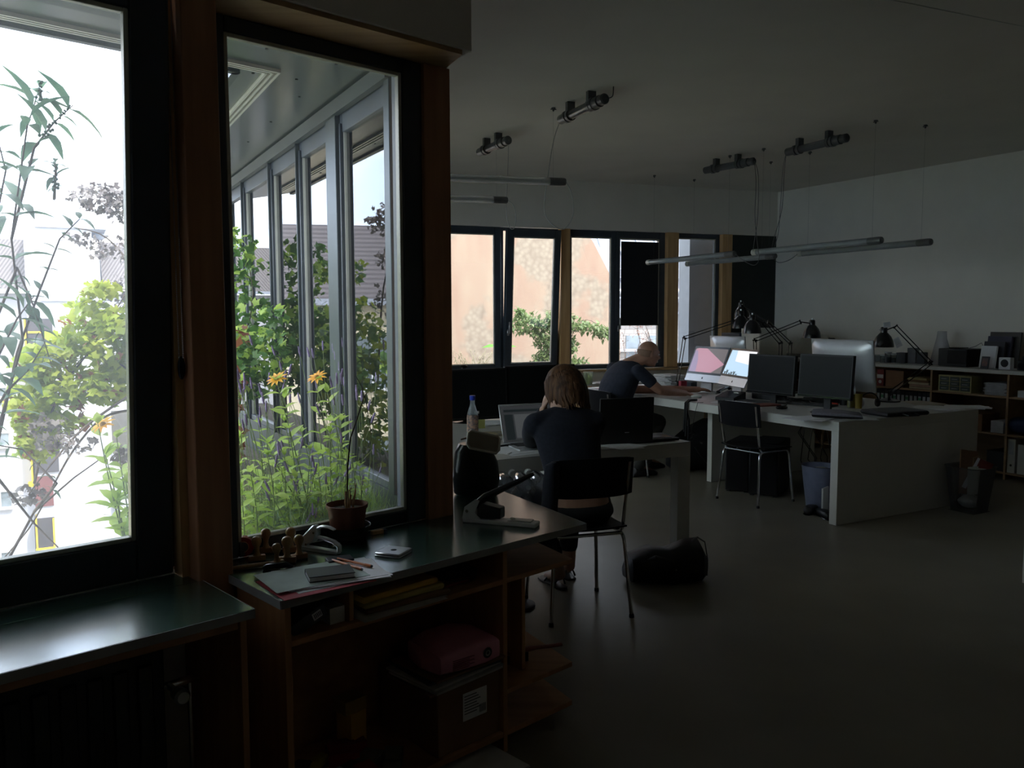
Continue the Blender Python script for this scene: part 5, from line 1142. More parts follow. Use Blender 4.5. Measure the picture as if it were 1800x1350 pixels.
q = MB(); q.tube([(-.075, -.08, .07), (-.075, -.06, .085), (-.075, .06, .105), (-.075, .085, .095)], [(.022, .016), (.016, .010), (.016, .010), (.022, .016)], 12, flat=(1, 0, 0)); q.build('handset', m_blackgl, ph)
q = MB(); q.box((.02, .02, .062), (.07, .06, .069), TR(rx=0)); q.build('display', m_seal, ph)
q = MB(); rr = random.Random(44); pts = [Vector((rr.uniform(-.2, .2), rr.uniform(-.12, .12), rr.uniform(.004, .03))) for k in range(26)]
sp = []
for k in range(25):
    for t in range(4): sp.append(pts[k].lerp(pts[k + 1], t / 4))
q.tube(sp, .004, 5); single('cable_coil', 'heap of black cables on the desk between the dark monitors', 'cable', at_z(1400, 706, DZ), -60, q, m_black)
flat('docking_box', 'flat black device box under the left dark monitor', 'box', 1352, 701, DZ, (.26, .18, .05), -61, m_black, bev=.004)
flat('black_tray', 'low black tray under the right dark monitor', 'tray', 1447, 707, DZ, (.30, .16, .04), -58, m_black, bev=.004)
papers('white sheets at the desk edge in front of the telephone', 1283, 707, -50, 3, seed=2); papers('white sheets lying left of the red notebook', 1312, 716, -70, 2, seed=3, w=.15, l=.21)
flat('red_notebook', 'brownish red notebook on the desk near the empty chair', 'notebook', 1345, 713, DZ, (.15, .21, .014), -70, mat('brown_red_cover', (.22, .06, .04), .5))
papers('loose white sheets under the felt laptop sleeve', 1425, 736, -55, 4, seed=4); papers('grey sheets at the front corner of the big desk', 1500, 735, -20, 3, m=m_seal, seed=5)
# felt sleeve folded over
fs_ = thing('laptop_sleeve', 'grey felt laptop sleeve folded over dark lining on the desk corner', 'sleeve', at_z(1470, 733, DZ) + Vector((0, 0, .006)), -20)
q = MB(); rg = [((x, 0, z), (0, .125, 0), (0, 0, t)) for x, z, t in ((-.17, .022, .004), (-.165, .023, .018), (-.10, .024, .021), (.05, .022, .018), (.16, .014, .012), (.175, .010, .004))]
q.rings(rg, 20, sup=5); q.build('felt', mat('grey_lilac_felt', (.20, .19, .22), .95, var=.1, scale=60), fs_)
q = MB(); rg = [((x, -.004, z), (0, .127, 0), (0, 0, t)) for x, z, t in ((-.174, .018, .003), (-.168, .012, .010), (0, .008, .0075), (.17, .006, .0055), (.18, .006, .003))]; q.rings(rg, 20, sup=5); q.build('lining', m_black, fs_)
q = MB(); q.tube([(-.03, 0, .011), (.02, 0, .011), (.022, 0, .011), (.04, 0, .011)], [.010, .010, .011, .011], 12); single('highlighter', 'orange red marker pen lying before the right dark monitor', 'marker', at_z(1467, 712, DZ), 120, q, mat('neon_orange_red', (.75, .06, .04), .4))
cup = thing('pen_cup', 'black pen cup beside the glass bottle', 'cup', at_z(1484, 712, DZ), 0)
q = MB(); q.lathe([(.001, 0), (.036, 0), (.038, .09), (.035, .09), (.034, .004), (.001, .004)], 20, cap=False); q.build('cup', m_black, cup)
sc_ = thing('scissors', 'red handled scissors standing in the black pen cup', 'scissors', at_z(1484, 712, DZ) + Vector((0, 0, .006)), 0)
q = MB(); q.box((-.004, -.001, 0), (.004, .001, .09), TR(0, 0, 0, ry=-3)); q.build('blades', m_steel, sc_)
q = MB(); q.tube([(-.005, 0, .085), (-.03, 0, .12), (-.028, 0, .165), (-.008, 0, .175), (.002, 0, .15), (-.002, 0, .10), (-.005, 0, .085)], .0045, 8); q.build('handle', mat('red_handle', (.55, .04, .03), .35), sc_)
q = MB(); q.cyl((0, 0, 0), (.012, 0, .19), .0045, n=6); single('pencil', 'thick orange pencil standing in the black pen cup', 'pencil', at_z(1485, 711, DZ) + Vector((.012, .01, .006)), 0, q, mat('orange_pencil', (.75, .35, .05), .4))
def bottle(label, p, m, capm=None, labelm=None, H=.27, r=.033, liquid=None, name='glass_bottle'):
    e = thing(name, label, 'bottle', p, 0); q = MB(); prof = [(.001, .002), (r * .95, 0), (r, .01), (r, H * .52), (r * .88, H * .62), (r * .42, H * .82), (r * .38, H * .97), (r * .42, H)]
    q.lathe(prof, 22, cap=False); q.build('glass', m, e)
    if liquid: q = MB(); q.lathe([(.001, .004), (r * .93, .006), (r * .93, H * .42), (.001, H * .42)], 20, cap=False); q.build('drink', liquid, e)
    if labelm: q = MB(); q.lathe([(r * 1.01, H * .16), (r * 1.01, H * .50), (r * .97, H*.56)], 22, cap=False); q.build('label', labelm, e)
    if capm: q = MB(); q.lathe([(r * .46, H * .92), (r * .50, H * .93), (r * .50, H * 1.03), (.001, H * 1.035)], 18); q.build('cap', capm, e)
    return e
m_bglass = glass_mat('bottle_glass', tint=(.80, .90, .84), ior=1.5, haze=.22, boost=2.0)
bottle('clear glass bottle with yellowish drink beside the pen cup', at_z(1496, 717, DZ), m_bglass, liquid=mat('yellow_drink', (.35, .26, .05), .2))
q = MB(); q.lathe([(.001, 0), (.026, 0), (.030, .12), (.028, .12), (.024, .004), (.001, .004)], 20, cap=False); single('drinking_glass', 'yellow tinted drinking glass right of the clear bottle', 'glass', at_z(1502, 718, DZ) + Vector((.032, .0, 0)), 0, q, mat('yellow_glass', (.40, .28, .05), .2))
hp = thing('headphones', 'round headphones leaning on the black laptop bag', 'headphones', at_z(1528, 716, DZ), 0)
q = MB(); q.tube([(.075 * math.cos(a * PI / 14), 0, .045 + .075 * math.sin(a * PI / 14)) for a in range(15)], .006, 8); q.build('headband', m_blackgl, hp)
for s_ in (-1, 1): q = MB(); q.lathe([(.001, 0), (.032, 0), (.036, .012), (.030, .024), (.001, .026)], 20, TR(s_ * .078, 0, .04, ry=-90 * s_)); q.build('ear_cup', m_steel if s_ < 0 else m_blackgl, hp)
lb_ = thing('laptop_bag', 'flat black laptop bag lying by the lamp base', 'bag', at_z(1572, 729, DZ), 20)
q = MB(); q.rings([((x, 0, .022), (0, .14, 0), (0, 0, t)) for x, t in ((-.20, .006), (-.19, .019), (0, .022), (.19, .019), (.20, .006))], 24, sup=6); q.build('body', m_black, lb_)
q = MB(); q.tube([(-.06, -.14, .025), (-.05, -.19, .015), (.05, -.19, .015), (.06, -.14, .025)], .006, 8); q.build('strap', m_black, lb_)
papers('pile of brochures and open sheets right of the black laptop bag', 1650, 718, 40, 7, seed=7); papers('crumpled white sheets at the far right end of the big desk', 1700, 716, 80, 5, seed=8)
papers('cream brochures behind the laptop bag', 1620, 709, 10, 5, seed=9, m=mat('cream_paper', (.52, .46, .36), .8)); flat('cream_notepad', 'thin cream notepad at the front edge near the laptop bag', 'notepad', 1622, 727, DZ, (.06, .06, .02), 30, mat('cream_pad', (.5, .47, .35), .8))
papers('white sheets beside the elbow of the bald man', 1142, 690, 60, 4, seed=10); papers('white sheets with pink top sheet at the far left of the long desk row', 1062, 685, 50, 3, seed=12)
flat('pink_sheet', 'single pinkish sheet on the white ones at the far left of the desk row', 'paper', 1066, 683, DZ + .0065, (.15, .2, .001), 50, mat('pale_pink_paper', (.75, .45, .52), .8))
flat('red_folder_box', 'dark red box standing behind the pink screen computer', 'box', 1200, 683, DZ, (.07, .05, .08), 20, mat('wine_red_card', (.40, .03, .06), .5))
flat('blue_grey_box', 'blue grey box under the pink screen computer', 'box', 1213, 681, DZ, (.08, .12, .06), 30, mat('slate_card', (.10, .13, .16), .6))
# hanging cable bundle at the desk edge
ed = FC @ Vector((kx - .02, ky + 2.2, 0)); cbp = at_y(1236, 705, FC.inverted() and 7.45); 
a = fcp(kx - .012, 5.72, DZ); q = MB(); Ta = Matrix.Translation(-a)
q = MB(Ta)
for k, (dx, dz, r0) in enumerate(((0, -.30, .010), (.02, -.34, .008), (-.015, -.26, .009), (.03, -.31, .004))):
    b_ = a + Vector((dx, 0, dz)); q.tube([fcp(kx + .10, 5.74 + .01 * k, DZ + .012), fcp(kx + .02, 5.73 + .01 * k, DZ + .014), fcp(kx - .02, 5.73 + .01 * k, DZ - .01), a + Vector((dx - .02, -.01, dz * .5)), b_ + Vector((-.02, 0, 0)), b_ + Vector((.02, .0, .03))], r0, 7)
o = q.build('cable_bundle', m_black, None); o.location = a; tag(o, 'black cable bundle hanging over the desk edge by the mouse hand', 'cable')
q = MB(Ta); q.tube([fcp(kx + .05, 5.60, DZ + .004), fcp(kx - .01, 5.60, DZ + .006), fcp(kx - .03, 5.61, DZ - .08), fcp(kx - .02, 5.66, DZ - .25), fcp(kx + .02, 5.70, DZ - .32)], .0025, 6)
o = q.build('thin_cable', m_black, None); o.location = a; tag(o, 'thin black cable hanging right of the cable bundle', 'cable')
# ---- under the big desks
def tower(label, px, Y, th, sz=(.20, .45, .43)):
    e = thing('computer_tower', label, 'computer', on(px, Y, 0), th); q = MB(); q.box((-sz[0]/2, -sz[1]/2, .012), (sz[0]/2, sz[1]/2, sz[2])); q.build('case', m_black, e, bev=.006)
    q = MB(); q.box((-sz[0]/2 + .01, -sz[1]/2 - .006, .02), (sz[0]/2 - .01, -sz[1]/2 - .0005, sz[2] - .01)); q.build('front_panel', m_blackgl, e, bev=.003)
    q = MB(); [q.box((x, y, 0), (x + .03, y + .03, .012)) for x in (-sz[0]/2 + .01, sz[0]/2 - .04) for y in (-sz[1]/2 + .01, sz[1]/2 - .04)]; q.build('feet', m_black, e).hide_render = False
    q = MB(); q.lathe([(.001, 0), (.008, 0), (.008, .004), (.001, .004)], 12, TR(0, -sz[1]/2 - .006, sz[2] - .05, rx=90)); q.build('power_button', m_steel, e)
    return e
tower('black computer tower under the desk, left one beside the white leg panel', 1312, 7.3, -30); tower('black computer tower under the desk behind the empty chair', 1358, 7.12, -30, (.24, .45, .45))
q = MB(); rr = random.Random(3); c0 = fcp(kx + .9, ky + 1.0)
for k in range(7):
    x0 = rr.uniform(-.25, .25); q.tube([(x0, 0, DZ - .08), (x0 + rr.uniform(-.1, .1), .02, .5), (x0 + rr.uniform(-.1, .2), .05, .25), (x0 + rr.uniform(0, .2), .05, .01), (x0 + .3, .1, .006)], .004, 5)
o = q.build('cable_tangle', mat('dark_grey_cable', (.03, .03, .032), .5), None); o.location = c0; o.rotation_euler[2] = R(28.6); tag(o, 'tangle of dark cables hanging from under the big desk', 'cables')
bn = thing('plastic_bin', 'translucent bluish plastic bin behind the front leg of the big desk', 'bin', on(1449, 6.55, 0), 28)
q = MB(); q.lathe([(.001, .004), (.10, 0), (.105, .01), (.145, .33), (.152, .335), (.140, .33), (.10, .012), (.001, .012)], 24, cap=False, M=Matrix.Diagonal((1, 1, 1, 1))); q.build('bucket', mat('bluish_plastic', (.20, .22, .32), .4), bn)
q = MB(); q.ball((0, 0, .25), (.11, .11, .07), 12, 8); q.build('crumpled_paper', m_seal, bn)
q = MB(); q.box((-.06, -.006, 0), (.06, .006, .20)); single('white_board', 'small white board leaning inside the front leg of the big desk', 'board', on(1458, 6.33, 0), 50, q, m_paper)
for i, (px, py, lb) in enumerate(((1425, 900, 'dark slip on shoe lying left behind the front desk leg'), (1447, 908, 'dark slip on shoe nearest the front desk leg'))):
    sh = thing('shoe', lb, 'shoe', at_z(px, py, 0), 60 + 30 * i, 'dark shoes under the big desk'); q = MB(); q.rings([((x, 0, z), (0, w, 0), (0, 0, h)) for x, z, w, h in ((-.13, .025, .02, .012), (-.11, .035, .034, .030), (-.03, .035, .038, .028), (.05, .028, .045, .022), (.11, .022, .035, .016), (.135, .018, .012, .010))], 14, sup=2.4); q.build('upper', m_black, sh)
    q = MB(); q.rings([((x, 0, .006), (0, w, 0), (0, 0, .006)) for x, w in ((-.135, .02), (-.11, .037), (-.03, .038), (.05, .047), (.115, .036), (.14, .010))], 14, sup=3); q.build('sole', m_blackgl, sh)
def softbag(name, label, p, rz, rgs, m, straps=(), stitch=None):
    e = thing(name, label, 'bag', p, rz); q = MB(); q.rings(rgs, 30, sup=2.5)
    for k, v in enumerate(q.v): d = mnoise.noise(v * 11) * .02; v += Vector((0, d * .7, d)); v.z = max(.002, v.z)
    q.build('body', m, e)
    for st in straps: q = MB(); q.tube(st, [(.016, .003)] * len(st), 8, flat=(0, 1, 0)); q.build('strap', m, e)
    return e
bk_ = softbag('backpack', 'black backpack heap on the floor under the desk behind the laptop', on(1225, 8.2, 0), 15, [((x, 0, z), (0, w, 0), (0, 0, h)) for x, z, w, h in ((-.30, .08, .03, .04), (-.24, .16, .14, .15), (-.05, .22, .18, .21), (.12, .26, .18, .25), (.24, .18, .15, .17), (.32, .09, .05, .06))], m_black, [[(-.1, -.18, .25), (-.05, -.24, .15), (.05, -.24, .05), (.15, -.2, .02)]])
fb_ = softbag('shoulder_bag', 'black shoulder bag lying on the floor right of the near chair', at_z(1180, 1030, 0) + Vector((0, .12, 0)), 4, [((x, 0, z), (0, w, 0), (0, 0, h)) for x, z, w, h in ((-.26, .05, .02, .02), (-.22, .08, .10, .07), (-.10, .10, .14, .095), (.0, .095, .15, .085), (.10, .12, .14, .11), (.18, .11, .12, .105), (.225, .08, .04, .06))], mat('black_bag_fabric', (.008, .008, .009), .6), [[(.12, 0, .21), (.17, -.01, .245), (.21, -.02, .22), (.225, -.03, .12), (.22, -.04, .03)], [(-.2, -.05, .12), (-.1, -.12, .17), (.02, -.13, .14), (.1, -.10, .18)]])
q = MB(); q.ball((.01, -.148, .10), (.006, .003, .004), 10, 6); q.build('buckle', m_chrome, fb_)
# ---- near desk
def nd(px, py, z=DZ): return at_z(px, py, z)
m1 = monitor('large black monitor left behind the bottle with blue cap', 0, 0, 27, .765, .60, .368, p=Vector((*at_y(826, 650, 6.0).xy, DZ)), tilt=-3)
monitor('large black monitor partly hidden by the head of the seated person', 0, 0, 27, .775, .60, .368, p=Vector((*at_y(952, 650, 6.28).xy, DZ)), tilt=-3)
q = MB(); q.box((-.018, -.002, 0), (.018, 0, .018)); single('sticker', 'small grey sticker on the left large black monitor', 'sticker', at_y(838, 727, 5.99), 27, q, m_seal)
wcb = thing('webcam', 'small black webcam sitting on top of the left black monitor', 'webcam', Vector((*at_y(815, 650, 6.03).xy, 1.136)), 27); q = MB(); q.ball((0, .0, .014), (.032, .016, .012), 14, 8); q.build('body', m_blackgl, wcb); q = MB(); q.box((-.012, -.01, -.0), (.012, .02, .006)); q.build('clip', m_black, wcb)
bottle('glass water bottle with blue cap and patterned label on the near desk', nd(831, 770), m_bglass, capm=mat('royal_blue_cap', (.02, .05, .45), .35), labelm=mat('patterned_label', (.55, .32, .22), .6, c2=(.12, .12, .14), scale=70), H=.26, r=.036)
def laptop(label, p, th, open_, m_case, m_scr, w=.34, d=.235, logo=None):
    e = thing('laptop', label, 'laptop', p, th); q = MB(); q.box((-w/2, -d, 0), (w/2, 0, .014)); q.build('base', m_case, e, bev=.004)
    q = MB(); q.box((-w/2 + .03, -d + .10, .0142), (w/2 - .03, -.02, .0158)); o = q.build('keyboard', m_black, e)
    q = MB(); q.box((-.05, -d + .015, .0142), (.05, -d + .085, .0148)); q.build('touchpad', m_case, e)
    T = TR(0, 0, .012, rx=-(open_ - 90)); q = MB(T); q.box((-w/2, 0, 0), (w/2, .007, d)); q.build('lid', m_case, e, bev=.003)
    q = MB(T); q.box((-w/2 + .012, -.0012, .018), (w/2 - .012, -.0002, d - .012)); s_ = q.build('screen', m_scr, e)
    return e, T
e, T = laptop('open silver framed laptop with grey window on its screen in front of the seated person', at_y(935, 790, 4.98).xy.to_3d() + Vector((0, 0, DZ)), 22, 112, m_alu, scr('dim_grey_screen', (.06, .065, .07), .12), .36, .24)
q = MB(T); q.box((-.155, -.0022, .19), (.165, -.0014, .205)); q.box((-.155, -.0022, .02), (-.10, -.0014, .175)); q.build('screen_window', scr('dark_slate_screen', (.02, .028, .03), .12), e)
q = MB(T); q.box((-.09, -.0022, .03), (.155, -.0014, .175)); q.build('screen_page', scr('grey_page_screen', (.11, .12, .125), .14), e)
# black laptop: lid towards the camera, keyboard side to the right
e = thing('laptop', 'black laptop standing open at the right end of the near desk', 'laptop', Vector((*at_z(1095, 779, DZ).xy, DZ + .006)), 17)
q = MB(); q.box((-.06, -.035, 0), (.36, .20, .016)); q.build('base', m_black, e, bev=.004)
q = MB(); q.box((-.175, -.047, .002), (.175, -.036, .275), TR(rx=3)); q.build('lid', m_black, e, bev=.004)
q = MB(); q.box((-.012, -.0495, .066), (.016, -.0478, .070), TR(rx=3)); q.build('lid_mark', m_paper, e)
q = MB(); q.box((.05, -.0, .0162), (.33, .13, .018)); q.build('keyboard', m_blackgl, e)
papers('white sheets pushed under the black laptop', 1085, 783, 30, 4, seed=14, w=.15)
papers('white printed sheets left of the seated elbow', 893, 792, 20, 3, seed=15); papers('paper stack behind the bottle on the near desk', 860, 745, 10, 8, seed=16, w=.15, l=.2)
flat('sticky_note_pad', 'yellow green sticky note block beside the bottle', 'notepad', 845, 753, DZ, (.06, .012, .06), 20, mat('yellow_green_note', (.42, .42, .14), .8))
flat('magazine', 'yellowish magazine under the white stack on the near desk', 'magazine', 872, 764, DZ, (.2, .14, .012), 15, mat('yellow_print', (.5, .4, .18), .7, c2=(.2, .2, .2), scale=30))
gl = thing('eyeglasses', 'thin wire eyeglasses on the near desk', 'glasses', nd(884, 776) + Vector((0, 0, .003)), 10)
q = MB(); [q.tube([(cx + .022 * math.cos(a * PI / 8), .015 * math.sin(a * PI / 8), .012) for a in range(17)], .0014, 5) for cx in (-.028, .028)]; q.tube([(-.006, 0, .012), (.006, 0, .012)], .0014, 5); q.tube([(-.05, 0, .012), (-.052, .10, .006)], .0014, 5); q.tube([(.05, 0, .012), (.052, .10, .006)], .0014, 5); q.build('frame', m_bezel, gl)
q = MB(); A_ = nd(893, 800); q.tube([Vector((.02, .06, .004)), Vector((.0, .0, .006)), (at_y(898, 806, A_.y - .03) - A_), (at_y(901, 830, A_.y - .03) - A_), (at_y(902, 890, A_.y - .03) - A_), (at_y(901, 960, A_.y - .02) - A_)], .0035, 6)
o = q.build('charging_cable', m_seal, None); o.location = A_; tag(o, 'pale cable hanging over the front edge of the near desk', 'cable')
q = MB(); q.tube([(-.06, 0, .006), (0, .008, .008), (.07, 0, .006)], [.005, .006, .005], 8); single('dark_pen_case', 'dark slim pen case on the sheets by the handbag', 'case', nd(890, 787) + Vector((0, 0, .005)), 20, q, m_black)
# bottles in shrink wrap on a low stool between counter and desk
st = thing('pedestal_stool', 'dark pedestal stool carrying the lying pack of water bottles', 'stool', Vector((*at_y(912, 900, 4.30).xy, 0)), 12)
q = MB(); q.box((-.15, -.14, .515), (.15, .18, .54)); q.build('seat', m_black, st, bev=.006)
q = MB(); q.cyl((0, 0, .02), (0, 0, .5149), .018); q.build('post', m_black, st)
q = MB(); q.lathe([(.001, 0), (.085, 0), (.085, .012), (.03, .022), (.001, .022)], 24); q.build('foot', m_black, st)
b0 = None; m_pet = glass_mat('clear_pet', tint=(.92, .95, .98), haze=.10, boost=2.5)
names = ['lower left', 'lower middle', 'lower right', 'upper left', 'upper middle', 'upper right']
for i, (x, zz_) in enumerate(((-.088, .584), (0, .584), (.088, .584), (-.088, .672), (0, .672), (.088, .672))):
    p = Matrix.Rotation(R(12), 3, 'Z') @ Vector((x, -.14, 0)) + Vector(st.location) + Vector((0, 0, zz_)); lb_ = 'clear plastic water bottle lying in the pack behind the stapler, %s one' % names[i]
    if b0 is None:
        b0 = bottle(lb_, p, m_pet, capm=m_paper, H=.30, r=.043, name='water_bottle'); b0['group'] = 'pack of clear plastic water bottles'; o = b0
    else: o = dup(b0, p, 0, lb_)
    o.rotation_euler = (R(-90), 0, R(12))
# far window bench
fbx = thing('window_bench', 'grey topped wooden bench along the far window wall', 'bench', FB @ Vector((0, YB, 0)), 20.3)
q = MB(); q.box((U(1000), -.50, .725), (U(1262), -.105, .75)); q.build('worktop', m_deskt, fbx, bev=.002)
for x in (U(1006), U(1100), U(1200)): q = MB(); q.box((x, -.48, 0), (x + .02, -.11, .7249)); q.build('side_panel', m_pine, fbx)
def fb(px, d, z=.75): v = Vector((U(px), YB - d, z)); return FB @ v
q = MB(); q.lathe([(.001, 0), (.045, 0), (.055, .14), (.050, .14), (.041, .006), (.001, .006)], 20, cap=False); single('green_glass_vase', 'green glass vase on the far window bench beside the brown haired head', 'vase', at_z(1034, 676, .75), 0, q, glass_mat('green_vase_glass', tint=(.55, .62, .35), haze=.3))
def bpapers(label, px, py, rz, n, seed): return papers(label, px, py, rz, n, z=.7503, seed=seed)
bpapers('white sheets on the far window bench right of the green vase', 1055, 673, 20, 3, 20); bpapers('white sheets on the bench close behind the bald man', 1079, 669, 40, 2, 21)
q = MB(); rr = random.Random(30)
for k in range(14): q.box((-.11, -.15, k * .008), (.11, .15, k * .008 + .006), TR(rr.uniform(-.02, .02), rr.uniform(-.02, .02), 0, rz=rr.uniform(-14, 14)))
single('paper_pile', 'high pile of papers on the bench right of the bald man', 'paper', at_z(1176, 676, .7503), 20, q, m_paper)
# white box and dark blue cabinet near the corner
q = MB(); q.box((-.14, -.18, 0), (.14, .18, 1.30)); c_ = q.build('tall_cabinet', mat('dark_blue_cabinet', (.02, .035, .06), .4), None, bev=.006); c_.location = Vector((*at_y(1301, 600, 9.9).xy, 0)); c_.rotation_euler[2] = R(20); tag(c_, 'dark blue tall cabinet in front of the black panel', 'cabinet')
cab = thing('white_cabinet', 'white cupboard standing in the far corner behind the lamps', 'cupboard', Vector((*at_y(1342, 600, 9.55).xy, 0)), 14)
q = MB(); q.box((-.17, -.2, 0), (.17, .2, 1.36)); q.build('body', m_deskw, cab, bev=.003); q = MB(); q.box((-.165, -.212, .02), (.165, -.2008, 1.35)); d_ = q.build('door', m_deskw, cab, bev=.002); q = MB(); q.cyl((.13, -.235, .9), (.13, -.235, 1.0), .005); q.build('handle', m_steel, d_)
# ================================================================ SHELF WALL
XS = 7.595
def ysh(px, x=XS):
    r = (px - 900) / FPX; p = FC @ Vector((x, 0, 0)); d = FC.to_3x3() @ Vector((0, 1, 0)); return (r * p.y - p.x) / (d.x - r * d.y)
m_sply = wood('warm_plywood_shelf', (.30, .19, .10), (.42, .28, .15), 'y')
sw = thing('shelf_unit', 'long low plywood shelf with white top along the right wall', 'shelf', fcp(XS, 0), 28.6)
YL, YR_ = 7.55, 2.0
q = MB(); q.box((-.02, YR_, .968), (XR - XS - .003, YL, 1.0)); q.build('top_board', m_deskt, sw, bev=.002)
q = MB(); q.box((-.0225, YR_, .967), (-.0205, YL, .9995)); q.build('front_edge', m_deskw, sw)
D_ = XR - XS - .01
q = MB(); q.box((D_ - .01, YR_, .05), (D_, YL, .9675)); q.build('back_panel', m_sply, sw)
dv = [YL - .02, ysh(1450), ysh(1641), ysh(1777), ysh(1777) - 1.25, YR_]
for y in dv: q = MB(); q.box((0, y, 0), (D_ - .011, y + .02, .9675)); q.build('divider', m_sply, sw, bev=.001)
for i in range(5):
    a, b = dv[i + 1] + .0201, dv[i] - .0001
    for z in (.05, .40, .745): q = MB(); q.box((.004, a, z), (D_ - .0115, b, z + .018)); q.build('shelf_board', m_sply, sw, bev=.001)
def shelfbox(name, label, cat, px0, px1, z, h, d, m, dx=.02, **k):
    y0, y1 = ysh(px1), ysh(px0); c = fcp(XS + dx + d / 2, (y0 + y1) / 2, z); q = MB(); q.box((-d/2, -(y1 - y0) / 2 + .001, 0), (d/2, (y1 - y0) / 2 - .001, h)); return single(name, label, cat, c, 28.6, q, m, bev=.002, **k)
ZB = .7635
o = shelfbox('file_box', 'dark red and cream file box at the left of the upper compartments', 'box', 1541, 1553, ZB, .175, .26, mat('dark_red_file', (.20, .03, .03), .6))
q = MB(); y_ = (ysh(1541) - ysh(1553)) / 2; q.box((-.1325, -y_ + .004, .08), (-.1305, y_ - .004, .12)); q.build('label', m_wbox, o); q = MB(); q.lathe([(.001, 0), (.018, 0), (.018, .002), (.001, .002)], 16, TR(-.1305, 0, .045, ry=-90)); q.build('finger_ring', m_wbox, o)
shelfbox('cardboard_box', 'brown cardboard box in the upper left compartment of the wall shelf', 'box', 1556, 1588, ZB, .17, .28, m_card)
for k in range(5): shelfbox('document_stack', ['beige envelope at the bottom of the stack left of the shelf divider', 'pinkish folder second in the stack left of the shelf divider', 'light beige folder in the middle of the stack left of the divider', 'brown folder near the top of the stack left of the divider', 'yellowish envelope on top of the stack left of the divider'][k], 'folder', 1597 - k, 1636 - k * 2, ZB + k * .022, .021, .27, [mat('beige_paper', (.42, .34, .22), .8), mat('pinkish_card', (.42, .26, .20), .8), mat('light_beige', (.55, .48, .33), .8), m_card, mat('yellowish_env', (.50, .40, .20), .8)][k], dx=.03 + .01 * (k % 2))
# binders
m_label = mat('binder_label_white', (.50, .52, .54), .7); m_labelg = mat('binder_label_green', (.10, .30, .16), .6)
yb0, yb1 = ysh(1540), ysh(1636); nb = 13; wbd = (yb0 - yb1) / nb; b0 = None
names = ['leftmost', 'second', 'third', 'fourth', 'fifth', 'sixth', 'seventh', 'eighth', 'ninth', 'tenth', 'eleventh', 'twelfth', 'rightmost']
for k in range(nb):
    c = fcp(XS + .03 + .14, yb0 - wbd * (k + .5), .4185)
    e = thing('ring_binder', 'black ring binder, %s in the row below the boxes' % names[k], 'binder', c, 28.6, 'black ring binders in the wall shelf')
    q = MB(); q.box((-.14, -wbd * .46, 0), (.14, wbd * .46, .315)); q.build('cover', m_black, e, bev=.002)
    q = MB(); q.box((-.1415, -wbd * .30, .14 + .02 * (k % 2)), (-.1402, wbd * .30, .27)); q.build('label', m_label, e)
    if k % 3 == 1: q = MB(); q.box((-.1425, -wbd * .30, .225), (-.1416, wbd * .30, .255)); q.build('label_band', m_labelg, e)
    q = MB(); q.lathe([(.006, 0), (.010, 0), (.010, .002), (.006, .002), (.006, 0)], 14, TR(-.1402, 0, .06, ry=-90), cap=False); q.build('finger_ring', m_steel, e)
# small parts organizer
y0, y1 = ysh(1708), ysh(1650); Wd = y1 - y0; og = thing('drawer_organizer', 'yellow framed organizer with clear small drawers', 'organizer', fcp(XS + .02 + .09, (y0 + y1) / 2, ZB), 28.6)
m_orgf = mat('old_yellow_plastic', (.50, .46, .22), .5)
q = MB(); q.box((-.085, -Wd/2, 0), (.09, Wd/2, .16)); [q.box((-.09, -Wd/2, z), (-.085, Wd/2, z + .012)) for z in (0, .148)]; [q.box((-.0902, y - .006, .012), (-.085, y + .006, .148)) for y in (-Wd/2 + .006, -Wd/6, Wd/6, Wd/2 - .006)]; q.build('frame', m_orgf, og)
for r0 in range(3):
    for c_ in range(3):
        yy = -Wd/2 + .014 + c_ * (Wd - .016) / 3; zz = .014 + r0 * .045; q = MB(); q.box((-.094, yy, zz), (-.0862, yy + (Wd - .016) / 3 - .012, zz + .041)); d_ = q.build('drawer', mat('smoky_drawer', (.10, .13, .12), .2), og, bev=.002)
        q = MB(); q.box((-.100, yy + .02, zz + .016), (-.0943, yy + (Wd - .016) / 3 - .032, zz + .021)); q.build('drawer_pull', m_label, d_)
q = MB(); rr = random.Random(5); y0, y1 = ysh(1772), ysh(1724); hw = (y1 - y0) / 2
for k in range(14): q.box((-.14, -hw + .02, k * .008), (.14, hw - .02, k * .008 + .006), TR(rr.uniform(-.01, .01), rr.uniform(-.01, .01), 0, rz=rr.uniform(-6, 6)))
single('paper_pile', 'loose pile of white papers right of the yellow organizer', 'paper', fcp(XS + .19, (y0 + y1) / 2, ZB), 28.6, q, m_label)
for (px0, px1, z, h, m, lb, nm) in ((1650, 1690, .4185, .20, m_darkg, 'dark grey box in the lower compartment under the organizer', 'storage_box'), (1692, 1730, .4185, .16, m_card, 'brown box beside the dark grey one under the organizer', 'storage_box'), (1745, 1768, .4185, .11, m_label, 'white carton in the lower compartment behind the desk end', 'carton'), (1740, 1772, .0685, .18, m_black, 'black box on the bottom board behind the desk end', 'storage_box'), (1790, 1850, ZB, .06, m_label, 'flat pale box in the compartment at the right picture border', 'storage_box'), (1795, 1840, .0685, .27, m_deskw, 'white magazine box on the bottom board at the right border', 'storage_box'), (1845, 1880, .0685, .27, m_deskw, 'white magazine box just outside the right border', 'storage_box')):
    if px0 < 1845: shelfbox(nm, lb, 'box', px0, px1, z, h, .27, m)
e = thing('blue_bag', 'folded dark blue cloth bag hanging out of the lower shelf at the right border', 'bag', fcp(XS + .165, ysh(1800), .4185), 28.6)
q = MB(); q.rings([((0, y, .082), (.15, 0, 0), (0, 0, t)) for y, t in ((-.16, .02), (-.13, .07), (0, .08), (.13, .07), (.16, .02))], 20, sup=3); q.build('body', mat('dark_blue_cloth', (.015, .035, .10), .6), e)
